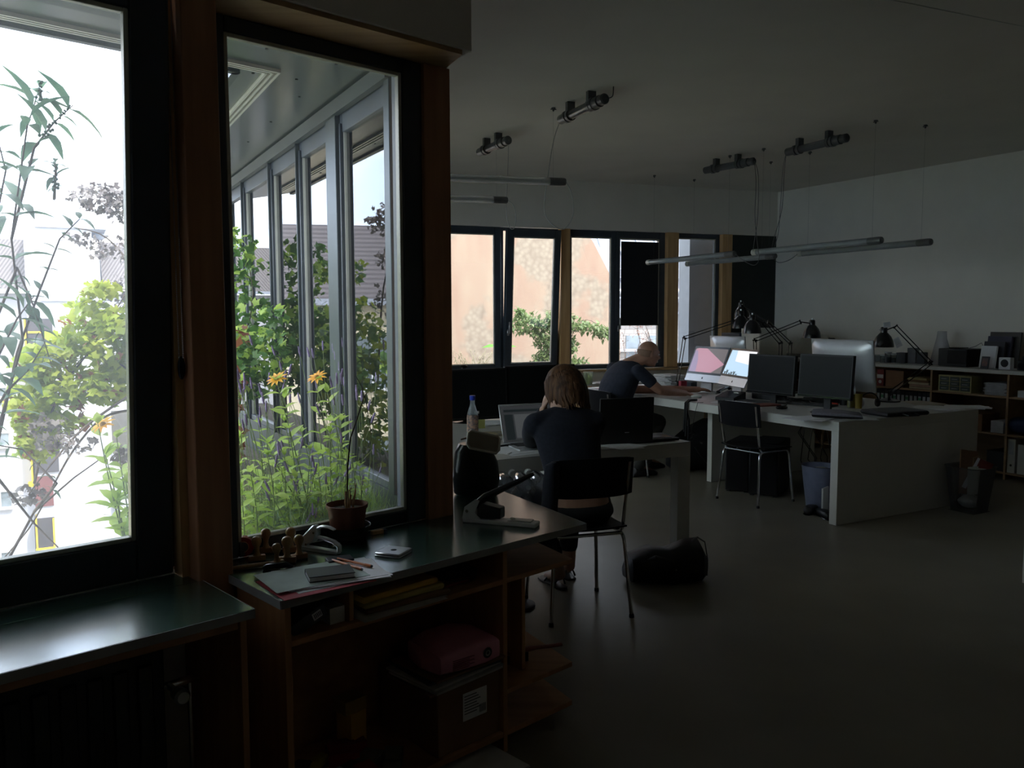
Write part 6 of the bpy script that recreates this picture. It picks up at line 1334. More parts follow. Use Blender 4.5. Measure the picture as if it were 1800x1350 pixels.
e = thing('lever_file', 'white lever arch file on the bottom board near the basket', 'binder', fcp(XS + .16, ysh(1784), .0685), 28.6)
q = MB(); q.box((-.14, -.035, 0), (.14, .035, .31)); q.build('cover', m_deskw, e, bev=.002); q = MB(); q.lathe([(.001, 0), (.010, 0), (.010, .002), (.001, .002)], 14, TR(-.1402, 0, .07, ry=-90)); q.build('finger_hole', m_black, e); q = MB(); q.box((-.1415, -.022, .17), (-.1402, .022, .29)); q.build('label', m_label, e)
# on top of the shelf
ZT = 1.0005
def topat(px, dx): return fcp(XS + dx, ysh(px, XS + dx), ZT)
for (px, dx, sz, m, nm, lb) in ((1588, .25, (.10, .10, .11), m_darkg, 'card_box', 'small dark grey box on the shelf top behind the lamp arm'), (1606, .30, (.08, .09, .16), mat('mid_grey_card', (.16, .16, .17), .6), 'card_box', 'upright grey box on the shelf top behind the lamp arm'), (1548, .32, (.12, .16, .07), mat('grey_metal_box', (.20, .22, .22), .4), 'metal_box', 'grey metal box on the shelf top left of the jars'), (1622, .28, (.07, .08, .12), m_darkg, 'card_box', 'dark box on the shelf top left of the plastic roll')):
    q = MB(); q.box((-sz[0]/2, -sz[1]/2, 0), (sz[0]/2, sz[1]/2, sz[2])); single(nm, lb, 'box', topat(px, dx), 28.6 + 8, q, m, bev=.003)
for k, (px, dx, h) in enumerate(((1562, .16, .10), (1572, .20, .085), (1554, .18, .07))):
    e = thing('storage_jar', ['taller clear jar on the shelf top under the lamp shade', 'clear jar with dark contents right of the taller jar', 'low clear jar left of the taller one'][k], 'jar', topat(px, dx), 0); q = MB(); q.lathe([(.001, 0), (.035, 0), (.036, h), (.033, h), (.032, .004), (.001, .004)], 18, cap=False); q.build('glass', m_clear, e); q = MB(); q.lathe([(.037, h + .0005), (.037, h + .014), (.001, h + .015)], 18); q.build('lid', m_label, e); q = MB(); q.lathe([(.001, .005), (.030, .005), (.030, h * .6), (.001, h * .6)], 14, cap=False); q.build('contents', m_darkg, e)
q = MB(); q.rings([((0, 0, z), (rx, 0, 0), (0, ry, 0)) for z, rx, ry in ((.0, .055, .10), (.06, .055, .11), (.16, .045, .085), (.27, .040, .050), (.335, .036, .040), (.34, .034, .038))], 22)
for v in q.v: v += Vector((0, mnoise.noise(v * 22) * .012, 0))
single('plastic_bag_roll', 'tall translucent plastic sack standing on the shelf top', 'sack', topat(1655, .30), 28.6, q, glass_mat('milky_plastic', tint=(.8, .8, .8), haze=.35, rough=.2))
pr = thing('printer', 'black box shaped printer on the shelf top', 'printer', topat(1689, .27), 28.6)
q = MB(); q.box((-.13, -.15, 0), (.13, .15, .175)); q.build('case', m_black, pr, bev=.006); q = MB(); q.box((-.1325, -.14, .03), (-.1305, .05, .16)); q.build('front_panel', m_blackgl, pr); q = MB(); q.box((-.10, -.05, .1752), (.05, .06, .185)); q.build('lid', m_blackgl, pr, bev=.002)
q = MB(); q.tube([(.0, -.09, .18), (0, -.15, .20), (.0, -.21, .235), (.0, -.235, .19), (0, -.25, .08), (0, -.26, .005)], .003, 6); q.build('cable', m_black, pr)
def leanbook(nm, lb, px, dx, w, h, t, m, tilt=10, cat='book', extra=None):
    e = thing(nm, lb, cat, topat(px, dx), 28.6); T = TR(0, 0, t * math.sin(R(tilt)), ry=tilt); q = MB(T); q.box((0, -w/2, 0), (t, w/2, h)); q.build('cover', m, e, bev=.001)
    if extra: extra(e, T, w, h)
    return e
m_indigo = mat('dark_indigo_cover', (.035, .03, .06), .5)
leanbook('picture_frame', 'large dark picture frame leaning on the wall above the shelf', 1762, .36, .30, .34, .02, mat('dark_brown_frame', (.06, .05, .045), .5), 8, 'frame')
leanbook('hardcover_book', 'tall dark indigo book in front of the large frame', 1752, .29, .23, .30, .03, m_indigo, 9); leanbook('hardcover_book', 'smaller dark indigo book behind the white one', 1744, .22, .20, .25, .03, mat('black_indigo_cover', (.02, .018, .03), .5), 9)
leanbook('white_book', 'white book leaning in front of the dark ones', 1735, .15, .15, .21, .025, m_paper, 10)
def pic(e, T, w, h): q = MB(T); q.box((-.0012, -w * .35, h * .2), (-.0002, w * .35, h * .85)); q.build('picture', mat('reddish_portrait_print', (.25, .12, .10), .6, c2=(.10, .10, .12), scale=25), e)
leanbook('small_photo_frame', 'small dark photo frame before the white book', 1731, .085, .075, .115, .01, m_darkg, 12, 'frame', pic)
sp_ = thing('small_speaker', 'small white square speaker with black round grille', 'speaker', topat(1767, .12), 28.6)
q = MB(); q.box((0, -.055, 0), (.06, .055, .11)); q.build('case', m_paper, sp_, bev=.003); q = MB(); q.lathe([(.001, 0), (.036, 0), (.034, .003), (.001, .004)], 24, TR(-.0003, 0, .058, ry=-90)); q.build('grille', m_black, sp_)
cm = thing('camera_body', 'black camera standing on the shelf top at the right border', 'camera', topat(1806, .15), 28.6); q = MB(); q.box((-.03, -.07, 0), (.03, .07, .09)); q.box((-.02, -.03, .09), (.02, .03, .13)); q.build('body', m_black, cm, bev=.006); q = MB(); q.lathe([(.001, 0), (.03, 0), (.032, .05), (.001, .052)], 20, TR(-.031, 0, .045, ry=-90)); q.build('lens', m_blackgl, cm)
# waste basket
wb_ = thing('waste_basket', 'dark plastic waste basket overflowing with paper beside the big desk', 'basket', fcp(*(lambda Y: (FC.inverted() @ Vector((.551 * Y, Y, 0))).xy)(6.40)), 28.6)
q = MB()
q.rings([((0, 0, z), (a, 0, 0), (0, b, 0)) for z, a, b in ((.0, .12, .12), (.004, .135, .135), (.42, .185, .185), (.43, .195, .195), (.42, .180, .180), (.01, .13, .13))], 28, cap=False, sup=4); q.prism([(-.13, -.13), (.13, -.13), (.13, .13), (-.13, .13)], .002, .006)
q.build('bucket', glass_mat('smoky_plastic', tint=(.85, .85, .86), haze=.04, rough=.1), wb_)
wb_.scale = (.80, .80, .82)
rr = random.Random(12); bc = Vector(wb_.location)
for (dx, dy, w, h, t, rx, ry, rz, m, nm, lb) in ((.03, .05, .22, .40, .012, -6, 8, 20, m_card, 'cardboard_piece', 'big brown cardboard piece sticking out at the back of the basket'), (.08, .01, .12, .36, .012, 4, -6, 40, m_card, 'cardboard_piece', 'narrow brown cardboard piece at the right of the basket'), (-.05, -.02, .16, .30, .006, 8, 25, 5, m_paper, 'paper_scrap', 'white folded paper slanting out of the basket'), (-.03, -.05, .15, .30, .008, 10, 20, 10, mat('dark_red_paper', (.22, .04, .03), .7), 'paper_scrap', 'dark red paper in the basket front'), (-.07, -.075, .10, .26, .004, 6, -4, 0, m_seal, 'paper_scrap', 'grey sheet standing against the basket front'), (-.01, -.08, .09, .24, .004, 5, 6, -8, m_seal, 'paper_scrap', 'second grey sheet against the basket front'), (.04, -.02, .10, .34, .003, -3, 12, 60, m_paper, 'paper_scrap', 'white sheet at the right inside the basket')):
    q = MB(); q.box((-w/2, -t/2, 0), (w/2, t/2, h), TR(0, 0, .01 + abs(math.sin(R(ry))) * w / 2, rx=rx, ry=ry)); o = single(nm, lb, 'paper', bc + Matrix.Rotation(R(28), 3, 'Z') @ Vector((dx * .72, dy * .72, .10 if h > .3 else .13)), 28 + rz - 28, q, m); o.scale = (.8, .8, .85)
q = MB(); q.ball((0, 0, .07), (.10, .10, .065), 14, 8)
for v in q.v: v += Vector(v).normalized() * mnoise.noise(v * 30) * .02
single('crumpled_paper', 'crumpled lilac white paper at the bottom of the basket', 'paper', bc + Vector((0, 0, .02)), 0, q, m_seal).scale = (.8, .8, .8)
# magazine files
for k in range(5):
    p = fcp(7.84, 7.30 - .105 * k, 1.0005); e = thing('magazine_file', ['white magazine file leaning left, first of the leaning row behind the lamps', 'white magazine file leaning left, second of the leaning row', 'white magazine file leaning left, middle of the leaning row', 'white magazine file leaning left, fourth of the leaning row', 'white magazine file nearest the big silver computer'][k], 'file', p, 118); e.rotation_euler[1] = R(0)
    T = TR(0, 0, .0, rx=[52, 42, 36, 32, 28][k])
    for y in (-.03, .03): q = MB(T @ Matrix.Translation((0, y, 0)) @ Matrix.Rotation(R(90), 4, 'X')); q.prism([(-.12, .03), (.12, .03), (.12, .30), (.02, .30), (-.12, .15)], -.0012, .0012); q.build('side', m_deskw, e)
    q = MB(T); q.box((.118, -.03, .03), (.1205, .03, .30)); q.box((-.12, -.03, .03), (.12, .03, .0325)); q.build('spine', m_deskw, e)
    q = MB(T); q.box((-.10, -.02, .034), (.115, .02, .26)); q.build('contents', [m_darkg, m_seal][k % 2], e)
# ================================================================ CEILING LAMPS AND GEAR
m_gear = mat('dark_grey_gear_plastic', (.07, .075, .08), .4); m_tubeg = glass_mat('acrylic_tube', tint=(.92, .94, .92), haze=.30, rough=.08); m_wire = mat('thin_steel_wire', (.10, .10, .10), .4); m_cablew = mat('pale_cable', (.40, .40, .38), .5); m_cabled = mat('grey_cable', (.10, .10, .10), .5)
def gear(label, a, b):
    """transparent tube with cable glands, held under the ceiling by two saddles"""
    A_ = at_z(*a, 2.955); B_ = at_z(*b, 2.955); c = (A_ + B_) / 2; d = (B_ - A_); L_ = d.length; an = math.degrees(math.atan2(d.y, d.x))
    e = thing('ceiling_ballast', label, 'light', c, an, 'tube shaped gear under the ceiling'); h = L_ / 2
    q = MB(); q.cyl((-h + .10, 0, 0), (h - .14, 0, 0), .032, n=20); q.build('tube', glass_mat('gear_tube', tint=(.6, .62, .62), haze=.2, rough=.1), e)
    q = MB(); q.cyl((-h + .10, 0, 0), (h - .14, 0, 0), .012, n=10); q.build('inner_rod', m_steel, e)
    q = MB(); q.lathe([(.020, 0), (.034, .012), (.036, .10), (.044, .102), (.044, .13), (.034, .132)], 20, TR(-h, 0, 0, ry=90)); q.build('end_cap', m_gear, e)
    q = MB(); q.lathe([(.026, 0), (.036, .01), (.036, .05), (.030, .052), (.030, .07), (.040, .072), (.040, .14), (.046, .142), (.046, .17), (.034, .172)], 20, TR(h, 0, 0, ry=-90)); q.build('end_cap', m_gear, e)
    for x in (-h + .16, h - .20):
        q = MB(); q.box((x - .018, -.030, .025), (x + .018, .030, CH - 2.955 - .002)); q.lathe([(.033, -.016), (.042, -.016), (.042, .016), (.033, .016), (.033, -.016)], 20, TR(x, 0, 0, ry=90), cap=False); q.build('saddle', m_gear, e)
    return e, A_, B_
g1, g1a, g1b = gear('largest ceiling tube fitting near the wood framed bulkhead', (985, 211), (1064, 173))
g2, g2a, g2b = gear('short ceiling tube fitting nearest the wooden pillar', (842, 268), (894, 246))
g3, g3a, g3b = gear('ceiling tube fitting left of centre over the big desk', (1238, 300), (1326, 283))
g4, g4a, g4b = gear('long ceiling tube fitting farthest right over the big desk', (1382, 268), (1490, 242))
def pendant(label, A_, B_, z, e_end=.10, hooks=True, group='clear hanging tube lamps'):
    c = (A_ + B_) / 2; d = B_ - A_; L_ = d.length; an = math.degrees(math.atan2(d.y, d.x)); h = L_ / 2; e = thing('tube_lamp', label, 'lamp', (c.x, c.y, z), an, None); r = .028
    q = MB(); q.cyl((-h + .05, 0, 0), (h - .13, 0, 0), r, n=20); q.build('clear_tube', m_tubeg, e)
    q = MB(); q.cyl((-h + .05, 0, 0), (h - .13, 0, 0), .013, n=12); q.build('fluorescent_tube', mat('white_unlit_tube', (.55, .56, .54), .3), e)
    q = MB(); q.lathe([(.012, 0), (.026, .006), (r + .002, .02), (r + .002, .13)], 20, TR(h, 0, 0, ry=-90)); q.build('end_cap', mat('grey_end_cap', (.16, .16, .16), .3, metal=.5), e)
    q = MB(); q.lathe([(.020, 0), (r + .002, .006), (r + .002, .06)], 20, TR(-h, 0, 0, ry=90)); q.build('end_ring', m_seal, e)
    for x in (-h + .12, h - .10):
        q = MB(); q.cyl((x, 0, r), (x, 0, CH - z - .03), .0006, n=4); w_ = q.build('suspension_wire', m_wire, e)
        q = MB(); q.lathe([(.016, 0), (.016, -.006), (.008, -.012), (.008, -.022), (.003, -.028)], 12, TR(x, 0, CH - z - .001)); q.box((x - .022, -.004, CH - z - .016), (x + .022, .004, CH - z - .010)); q.build('ceiling_hook', m_gear, e)
    return e
zt = 2.10
def zz(px, py, z): return at_z(px, py, z)
t3 = pendant('hanging clear tube lamp in front, its end near the top of the right wall', zz(1323, 444, zt), zz(1551, 422, zt), zt)
t4 = pendant('hanging clear tube lamp reaching farthest right', zz(1403, 446, zt), zz(1638, 425, zt), zt)
t1 = pendant('hanging clear tube lamp crossing in front of the roller blind', zz(1138, 461.5, zt), zz(1292, 446, zt), zt)
t2 = pendant('hanging clear tube lamp crossing the far right window', zz(1207, 464, zt), zz(1364, 450, zt), zt)
def pt(px, py, Y): return at_y(px, py, Y)
e5 = zz(995, 320, 2.51); dB = Vector((-.968, -.25, 0)); t5 = pendant('upper hanging clear tube lamp left, ending below the largest fitting', e5 + dB * 1.45, e5, 2.51)
e6 = zz(893, 352, 2.50); t6 = pendant('lower hanging clear tube lamp left, ending next to the wooden pillar', e6 + dB * 1.45, e6, 2.50)
def cable(label, pts, r=.003, m=None):
    P = [Vector(p) for p in pts]; sp = []
    for i in range(len(P) - 1):
        for k in range(5):
            t = k / 5; a, b, c, d = P[max(i-1, 0)], P[i], P[i+1], P[min(i+2, len(P)-1)]
            sp.append(0.5 * ((2*b) + (c - a)*t + (2*a - 5*b + 4*c - d)*t*t + (-a + 3*b - 3*c + d)*t*t*t))
    sp.append(P[-1]); o0 = P[0]; q = MB(Matrix.Translation(-o0)); q.tube(sp, r, 6); o = q.build('lamp_cable', m or m_cabled, None); o.location = o0; return tag(o, label, 'cable')
Y5 = e5.y
cable('grey cable from the largest ceiling fitting down to the upper left tube lamp', [g1a, pt(975, 240, Y5), pt(968, 275, Y5), pt(963, 312, Y5), pt(958, 345, Y5), pt(958, 375, Y5), pt(970, 394, Y5), pt(990, 403, Y5), pt(1005, 385, Y5), pt(1008, 360, Y5), pt(1003, 335, Y5), e5], m=m_cablew)
Y6 = e6.y
cable('pale cable loop below the lower left tube lamp', [g2b, pt(893, 290, Y6), pt(891, 330, Y6), pt(890, 370, Y6), pt(895, 398, Y6), pt(903, 402, Y6), pt(907, 385, Y6), pt(903, 362, Y6), e6], m=m_cablew)
cable('cable from the centre ceiling fitting down to the crossing tube lamps', [g3b, pt(1329, 320, 7.9), pt(1327, 380, 7.9), pt(1331, 425, 7.9), pt(1334, 455, 7.9), pt(1326, 466, 7.9), pt(1310, 460, 8.0), zz(1292, 446, zt)])
cable('second cable from the centre fitting to the front tube lamp', [g3b, pt(1333, 310, 7.9), pt(1332, 380, 7.9), pt(1325, 430, 7.95), zz(1323, 444, zt)])
cable('cable from the right ceiling fitting to the tube lamp over the corner', [g4a, pt(1376, 300, 8.2), pt(1372, 360, 8.2), pt(1368, 410, 8.3), pt(1360, 440, 8.35), zz(1364, 450, zt)])
cable('sagging cable linking the front tube lamps', [g4a, pt(1378, 310, 8.1), pt(1374, 370, 8.1), pt(1357, 435, 8.1), pt(1365, 460, 8.1), pt(1385, 458, 8.0), zz(1403, 446, zt)])
cable('small bent cable stub at the ceiling by the largest fitting', [g1b, g1b + Vector((.05, .03, .02)), g1b + Vector((.06, .05, .09))], .004)
# ================================================================ PEOPLE
m_skin = mat('warm_skin', (.44, .25, .17), .5, var=.08, scale=14); m_skin2 = mat('tanned_skin', (.42, .22, .15), .5, var=.1, scale=14)
m_navy = mat('dark_navy_knit', (.010, .012, .022), .9, var=.2, scale=60); m_tee = mat('dark_blue_t_shirt', (.018, .022, .038), .9, var=.15, scale=30); m_pants = mat('black_trousers', (.010, .010, .012), .85)
def V(*a): return Vector(a)
def limb(q, pts, rad, n=14):
    """smooth tapering limb through the points"""
    P = [Vector(p) for p in pts]; sp = []; rs = []
    for i in range(len(P) - 1):
        for k in range(5):
            t = k / 5; a, b, c, d = P[max(i-1, 0)], P[i], P[i+1], P[min(i+2, len(P)-1)]
            sp.append(0.5 * ((2*b) + (c - a)*t + (2*a - 5*b + 4*c - d)*t*t + (-a + 3*b - 3*c + d)*t*t*t)); rs.append(rad[i] * (1 - t) + rad[i+1] * t)
    sp.append(P[-1]); rs.append(rad[-1]); q.tube(sp, rs, n); q.ball(P[0], rad[0], 12, 8); q.ball(P[-1], rad[-1], 12, 8)
def hand(q, w, d, up, side, curl=.5, sc=1.0, thumb=1):
    """wrist point w, direction d of the fingers, palm normal -up, side = towards the thumb"""
    d = d.normalized(); side = (side - d * side.dot(d)).normalized(); up = side.cross(d) * (1 if side.cross(d).dot(up) > 0 else -1)
    L = .085 * sc
    for k in range(6): t = k / 5; q.ball(w + d * L * t, (.012, .012, .012), 8, 6)
    M = Matrix((side, d, up)).transposed().to_4x4()
    q.ball(w + d * L * .55, (.040 * sc, .050 * sc, .016 * sc), 14, 10, M)
    for k, ln in enumerate((.066, .074, .070, .056)):
        b = w + d * L * .92 + side * (.030 - .020 * k) * sc; a1 = curl * .5; a2 = curl * 1.1; a3 = curl * 1.6; pts = [b - d * .02]; p = b
        pts.append(p)
        for f, an in ((.45, a1), (.30, a2), (.25, a3)): p = p + (d * math.cos(an) - up * math.sin(an)) * ln * f * sc; pts.append(p)
        q.tube(pts, [.0095, .0095, .0088, .0080, .0068], 8); q.ball(pts[-1], .0068, 8, 6)
    b = w + d * L * .25 + side * .030 * sc; pts = [b - side * .01, b + side * .014 + d * .015, b + side * .026 + d * .040 - up * .008, b + side * .024 + d * .062 - up * .016]
    q.tube(pts, [.012, .011, .0098, .008], 8); q.ball(pts[-1], .008, 8, 6)
def head(q, c, f, up, sc=1.0, nose=1.0):
    """skull, jaw, nose, ears; f = where the face looks"""
    f = f.normalized(); s = f.cross(up).normalized(); up = s.cross(f); M = Matrix((s, f, up)).transposed().to_4x4(); at = lambda x, y, z: c + s * x * sc + f * y * sc + up * z * sc
    q.ball(at(0, -.012, .030), (.076 * sc, .094 * sc, .082 * sc), 20, 14, M); q.ball(at(0, .018, -.030), (.062 * sc, .070 * sc, .082 * sc), 20, 14, M)
    q.ball(at(0, .058, -.092), (.026 * sc, .020 * sc, .020 * sc), 12, 8, M)
    q.tube([at(0, .080, .022), at(0, .096, -.004), at(0, .112 , -.024), at(0, .092, -.036)], [.008 * sc, .010 * sc, .014 * sc, .010 * sc], 10)
    q.tube([at(-.045, .074, .026), at(0, .088, .030), at(.045, .074, .026)], [.010 * sc, .013 * sc, .010 * sc], 8)
    q.tube([at(-.022, .082, -.060), at(0, .090, -.058), at(.022, .082, -.060)], [.006 * sc, .009 * sc, .006 * sc], 8)
    for x in (-1, 1):
        q.ball(at(x * .078, -.008, -.008), (.008 * sc, .020 * sc, .032 * sc), 12, 8, M); q.ball(at(x * .045, .060, -.028), (.020 * sc, .020 * sc, .022 * sc), 10, 8, M)
    return at, M
# ---------------------------------------------------------------- seated woman seen from behind
f = V(-.292, .956, 0); r = V(.956, .292, 0); z = V(0, 0, 1); pel = V(.335, 4.28, .53)
P0 = V(.33, 4.27, 0)
def wp(a, b, c): return P0 + r * a + f * b + z * c       # right, forward, height
wm = thing('person', 'person with brown hair and dark top seen from behind, head resting on the left hand', 'person', P0, 0)
I = Matrix.Translation(-P0)
hc = at_y(992, 684, 4.56); nb_ = wp(-.01, .20, 1.02)
q = MB(I)
# torso as one loft from seat to neck
def loft(q, rows, n=24, sup=2.3):
    rg = []
    for c, w_, d_, fx in rows: rg.append((c, fx * w_, Vector((-fx.y, fx.x, 0)) * d_))
    q.rings(rg, n, sup=sup)
sh_c = wp(-.005, .17, .965)
tr = [(wp(0, .00, .462), .15, .11, r), (wp(0, .0, .52), .185, .135, r), (wp(0, .01, .60), .165, .115, r), (wp(0, .04, .69), .140, .10, r), (wp(0, .085, .78), .150, .105, r), (wp(0, .13, .87), .165, .11, r), (wp(0, .165, .94), .175, .10, r), (wp(0, .19, .985), .13, .08, r), (wp(0, .215, 1.02), .06, .055, r)]
loft(q, tr)
limb(q, [wp(0, .20, .99), wp(-.01, .235, 1.05), hc + V(0, -.01, -.03)], [.055, .048, .050])
hf = (f * .80 + r * -.22 - z * .45).normalized()
at, HM = head(q, hc, hf, z, 1.0)
lsh = wp(-.175, .165, .945); lel = at_y(934, 789, 4.80); lel.z = DZ + .045; lhd = hc + V(-.095, .02, -.075)
lwr = lel.lerp(lhd, .80)
limb(q, [lsh, lsh.lerp(lel, .5) + V(-.01, -.01, 0), lel], [.052, .046, .038]); limb(q, [lel, lel.lerp(lwr, .4), lwr], [.040, .038, .026])
hand(q, lwr, (hc + V(-.085, .03, .02) - lwr), V(-1, -.2, 0), V(0, -1, .2), .25)
rsh = wp(.175, .165, .945); rel_ = wp(.235, .40, DZ + .045); rwr = wp(.10, .60, DZ + .035)
limb(q, [rsh, rsh.lerp(rel_, .5), rel_], [.052, .046, .038]); limb(q, [rel_, rel_.lerp(rwr, .5), rwr], [.040, .036, .026]); hand(q, rwr, V(-.35, .6, -.05), z, V(-.8, -.4, 0), .45)
for s_, kn, an, toe in ((-1, wp(-.12, .40, .50), V(.262, 4.60, .085), V(.20, 4.72, .03)), (1, wp(.12, .44, .50), wp(.14, .47, .085), wp(.15, .60, .03))):
    limb(q, [wp(s_ * .095, .02, .53), wp(s_ * .11, .22, .525), kn], [.095, .080, .056]); limb(q, [kn, kn.lerp(an, .35) + V(0, 0, 0), an], [.056, .054, .036]); limb(q, [an + V(0, 0, -.01), an.lerp(toe, .5) - V(0, 0, .012), toe], [.036, .032, .022])
body = q.build('body', m_skin, wm, remesh=.0075, sm=4)
# clothes
q = MB(I)
top = [(wp(0, .028, .668), .154, .114, r), (wp(0, .045, .70), .152, .112, r), (wp(0, .085, .78), .162, .118, r), (wp(0, .13, .87), .178, .123, r), (wp(0, .165, .945), .188, .113, r), (wp(0, .19, .99), .142, .09, r), (wp(0, .212, 1.025), .070, .064, r)]
loft(q, top); q.ball(lsh, .056, 12, 8); q.ball(rsh, .056, 12, 8); limb(q, [wp(0, .20, .992), lsh + z * .012], [.052, .050]); limb(q, [wp(0, .20, .992), rsh + z * .012], [.052, .050])
limb(q, [lsh, lsh.lerp(lel, .5) + V(-.008, -.005, 0), lel], [.058, .053, .048]); limb(q, [lel, lel.lerp(lwr, .45), lel.lerp(lwr, .92)], [.050, .048, .036])
limb(q, [rsh, rsh.lerp(rel_, .5), rel_], [.058, .053, .048]); limb(q, [rel_, rel_.lerp(rwr, .5), rel_.lerp(rwr, .9)], [.050, .046, .036])
q.build('sweater', m_navy, wm, remesh=.010, sm=3)
q = MB(I); loft(q, [(wp(0, .0, .454), .16, .12, r), (wp(0, .0, .51), .198, .147, r), (wp(0, .004, .545), .190, .138, r), (wp(0, .012, .562), .178, .126, r)])
for s_, kn, an in ((-1, wp(-.12, .40, .50), V(.262, 4.60, .12)), (1, wp(.12, .44, .50), wp(.14, .47, .12))):
    limb(q, [wp(s_ * .095, .02, .53), wp(s_ * .11, .22, .525), kn], [.105, .090, .066]); limb(q, [kn, kn.lerp(an, .5), kn.lerp(an, .8)], [.066, .062, .052])
q.build('trousers', m_pants, wm, remesh=.011, sm=3)
for an, toe in ((V(.262, 4.60, .085), V(.20, 4.72, .03)), (wp(.14, .47, .085), wp(.15, .60, .03))):
    d = (toe - an); d.z = 0; d.normalize(); q = MB(I); sd_ = Vector((-d.y, d.x, 0)); c0 = Vector((an.x, an.y, .005)) - d * .05
    q.rings([(c0 + d * t, sd_ * w, z * .008) for t, w in ((0, .02), (.02, .034), (.10, .034), (.18, .044), (.235, .036), (.25, .012))], 16, sup=3)
    q.tube([c0 + d * .15 + sd_ * .042 + z * .01, c0 + d * .14 + z * .055, c0 + d * .15 - sd_ * .042 + z * .01], .006, 6); q.tube([c0 + d * .05 + sd_ * .036 + z * .01, c0 + d * .03 + z * .085, c0 + d * .05 - sd_ * .036 + z * .01], .006, 6); q.build('sandal', m_black, wm)
# hair: cap of strands falling to the collar
q = MB(I); vs = []; fs = []; N, K = 44, 15
hu = HM.to_3x3() @ Vector((0, 0, 1)); 
for i in range(N):
    a = 2 * PI * i / N; ca, sa = math.cos(a), math.sin(a)
    front = max(0, sa)                      # sa>0 : face side
    for j in range(K):
        t = j / (K - 1); th_ = t * PI * .5
        wob = 1 + .06 * mnoise.noise(Vector((i * .55, j * .25, 3))) + .035 * math.sin(i * 2.2) * t
        if t < .55: u = t / .55; rr_ = math.sin(u * PI / 2); hh = math.cos(u * PI / 2) * .125
        else: rr_ = 1.0 + .06 * math.sin((t - .55) / .45 * PI) - .16 * ((t - .55) / .45) ** 2; hh = -(t - .55) / .45 * (.125 if front < .35 else .02)
        vs.append(at(ca * .098 * rr_ * wob, -.012 + sa * .108 * rr_ * wob, .0 + hh))
for i in range(N):
    for j in range(K - 1): a, b = i * K + j, ((i + 1) % N) * K + j; fs.append((a, b, b + 1, a + 1))
q.add(vs, fs)
hair_m = mat('brown_streaked_hair', (.040, .016, .007), .6, spec=.25, c2=(.13, .060, .025), scale=9, stretch=(6, 6, .8), bump=.6)
hr = q.build('hair', hair_m, wm, sharp=0); mo = hr.modifiers.new('thick', 'SOLIDIFY'); mo.thickness = .012; mo.offset = -1; hr.modifiers.new('sub', 'SUBSURF').render_levels = 1
q = MB(I)
for k in range(60):
    a = PI + random.Random(k).uniform(-.2, 1) * PI; rn = random.Random(k + 7); x, y = math.cos(a) * .100, -.012 + math.sin(a) * .108
    q.tube([at(x * .4, y * .4, .122), at(x * .95, y * .95, .06), at(x * 1.05, y * 1.06, -.02), at(x * 1.0 + rn.uniform(-.012, .012), y * 1.0, -.09), at(x * .85 + rn.uniform(-.02, .02), y * .88, -.135 - rn.uniform(0, .02))], [.004, .007, .007, .006, .002], 6)
q.build('hair_locks', hair_m, wm)
for x in (-.032, .032): q = MB(I); q.ball(at(x, .078, .006), .011, 12, 8); q.build('eye', m_paper, wm); 
# jacket over the left side of the chair back
jk = thing('jacket', 'dark jacket hanging over the left side of the occupied near chair', 'jacket', WCH, 17)
q = MB(); q.rings([((x, y, zc), (rx, 0, 0), (0, ry, 0)) for x, y, zc, rx, ry in ((-.235, -.24, .37, .030, .04), (-.24, -.235, .45, .042, .06), (-.235, -.24, .60, .040, .055), (-.225, -.235, .72, .040, .04), (-.215, -.23, .80, .030, .03), (-.21, -.23, .815, .012, .02))], 16)
for v in q.v: v += Vector((mnoise.noise(v * 18) * .012, mnoise.noise(v * 15 + Vector((3, 1, 0))) * .014, 0))
q.build('cloth', m_navy, jk)
# ---------------------------------------------------------------- seated man in profile
f = V(.878, .479, 0); r = V(.479, -.878, 0); P1_ = Vector(MCH); z = V(0, 0, 1)
def mp2(a, b, c): return P1_ + r * a + f * b + z * c
mn = thing('person', 'balding person in dark blue t-shirt sitting in profile at the glowing computers', 'person', P1_, 0); I = Matrix.Translation(-P1_)
hc = at_y(1141, 622, 7.84); 
nsh = at_y(1122, 652, 7.66); fsh = nsh - r * .40; nel = at_y(1160, 686, 7.66); nwr = at_y(1205, 694, 7.80); nwr.z = DZ + .035; nel.z = max(nel.z, DZ + .04)
shc = (nsh + fsh) / 2; pelc = mp2(0, -.03, .53)
def row(t, w, d, off=0): c = pelc.lerp(shc, t) - f * .05 * math.sin(PI * t) + f * off; return (c, w, d, r)
q = MB(I); loft(q, [row(-.10, .16, .12), row(.02, .185, .14), row(.25, .165, .13), row(.5, .17, .13), row(.75, .19, .135), row(.95, .20, .12), (shc + z * .05 + f * .02, .13, .09, r), (shc + z * .085 + f * .04, .065, .06, r)])
limb(q, [shc + z * .04 + f * .02, shc.lerp(hc, .45) + z * .015, hc - f * .03 - z * .03], [.066, .062, .060])
at, HM = head(q, hc, (f + r * .18 - z * .16), z, 1.04)
limb(q, [nsh, nsh.lerp(nel, .5) - z * .005, nel], [.058, .050, .042]); limb(q, [nel, nel.lerp(nwr, .35), nwr], [.044, .044, .028]); hand(q, nwr, (at_y(1228, 696, 7.88) - nwr), z, V(.2, .9, 0), .75, 1.05)
fel = fsh + f * .20 - z * .25; fel.z = max(fel.z, DZ + .045); fwr = at_y(1228, 688, 8.15); fwr.z = DZ + .04
limb(q, [fsh, fsh.lerp(fel, .5), fel], [.058, .050, .042]); limb(q, [fel, fel.lerp(fwr, .4), fwr], [.044, .042, .028]); hand(q, fwr, f + V(0, 0, -.05), z, r, .55, 1.05)
lg = []
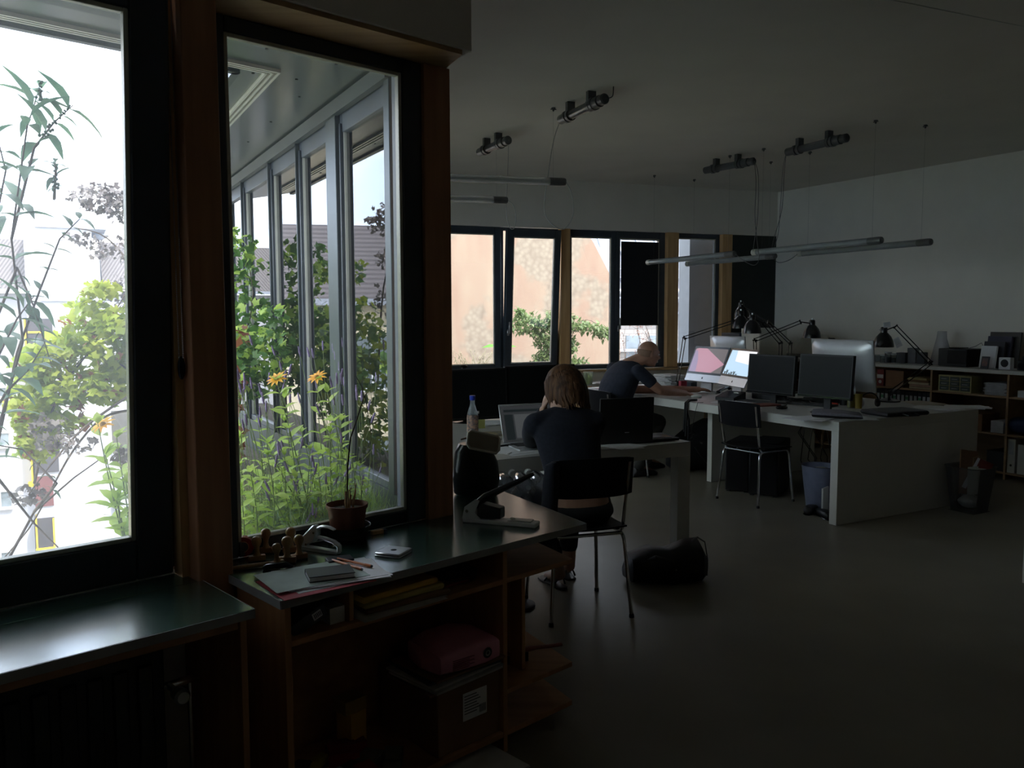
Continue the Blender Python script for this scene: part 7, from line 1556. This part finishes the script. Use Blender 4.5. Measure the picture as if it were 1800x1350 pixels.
for s_ in (-1, 1):
    kn = mp2(s_ * .12, .40, .50); an = mp2(s_ * .13, .16 if s_ > 0 else .46, .09); toe = an + f * .15 - z * .055; lg.append((s_, kn, an, toe))
    limb(q, [mp2(s_ * .09, 0, .53), mp2(s_ * .11, .2, .53), kn], [.098, .085, .060]); limb(q, [kn, kn.lerp(an, .4), an], [.060, .056, .038]); limb(q, [an, toe], [.036, .028])
q.build('body', m_skin2, mn, remesh=.0085, sm=4)
q = MB(I); loft(q, [row(-.02, .20, .152), row(.02, .20, .153), row(.25, .183, .146), row(.5, .188, .146), row(.75, .205, .15), row(.95, .212, .135), (shc + z * .055 + f * .02, .14, .10, r), (shc + z * .085 + f * .035, .078, .072, r)])
for a, b in ((nsh, nel), (fsh, fel)): limb(q, [a, a.lerp(b, .35), a.lerp(b, .58)], [.062, .060, .058])
q.build('t_shirt', m_tee, mn, remesh=.010, sm=3)
q = MB(I); loft(q, [(mp2(0, -.03, .452), .16, .12, r), (mp2(0, -.03, .50), .20, .15, r), (mp2(0, -.03, .56), .195, .15, r)])
for s_, kn, an, toe in lg: limb(q, [mp2(s_ * .09, 0, .53), mp2(s_ * .11, .2, .53), kn], [.108, .095, .072]); limb(q, [kn, kn.lerp(an, .5), an], [.072, .066, .052])
q.build('trousers', mat('dark_olive_trousers', (.03, .03, .025), .9), mn, remesh=.011, sm=3)
for s_, kn, an, toe in lg:
    q = MB(I); c0 = Vector((an.x, an.y, 0)) - f * .07; q.rings([(c0 + f * t + z * h * .5, r * w, z * h * .5) for t, w, h in ((0, .02, .04), (.02, .038, .085), (.08, .042, .10), (.16, .045, .07), (.24, .042, .05), (.285, .015, .03))], 16, sup=2.6); q.build('shoe', m_black, mn)
for x in (-.032, .032): q = MB(I); q.ball(at(x * 1.04, .080, .006), .011, 12, 8); q.build('eye', m_paper, mn)
# short grey stubble round the back of the head
q = MB(I); M_ = HM; q.ball(at(0, -.018, .012), (.0815, .0990, .072), 40, 26, HM)
vs_ = q.v; keep = []
q2 = MB(); fs2 = []
hcI = I @ hc; ax_f = HM.to_3x3() @ Vector((0, 1, 0)); ax_u = HM.to_3x3() @ Vector((0, 0, 1))
for fa_ in q.f:
    c = sum((vs_[i] for i in fa_), Vector()) / len(fa_) - hcI
    if c.dot(ax_u) < .030 and c.dot(ax_f) < -.012 and c.dot(ax_u) > -.05: fs2.append(fa_)
q2.add(vs_, fs2); hb = q2.build('hair', mat('grey_stubble', (.30, .18, .125), .9, var=.08, scale=40), mn); mo = hb.modifiers.new('thick', 'SOLIDIFY'); mo.thickness = .004
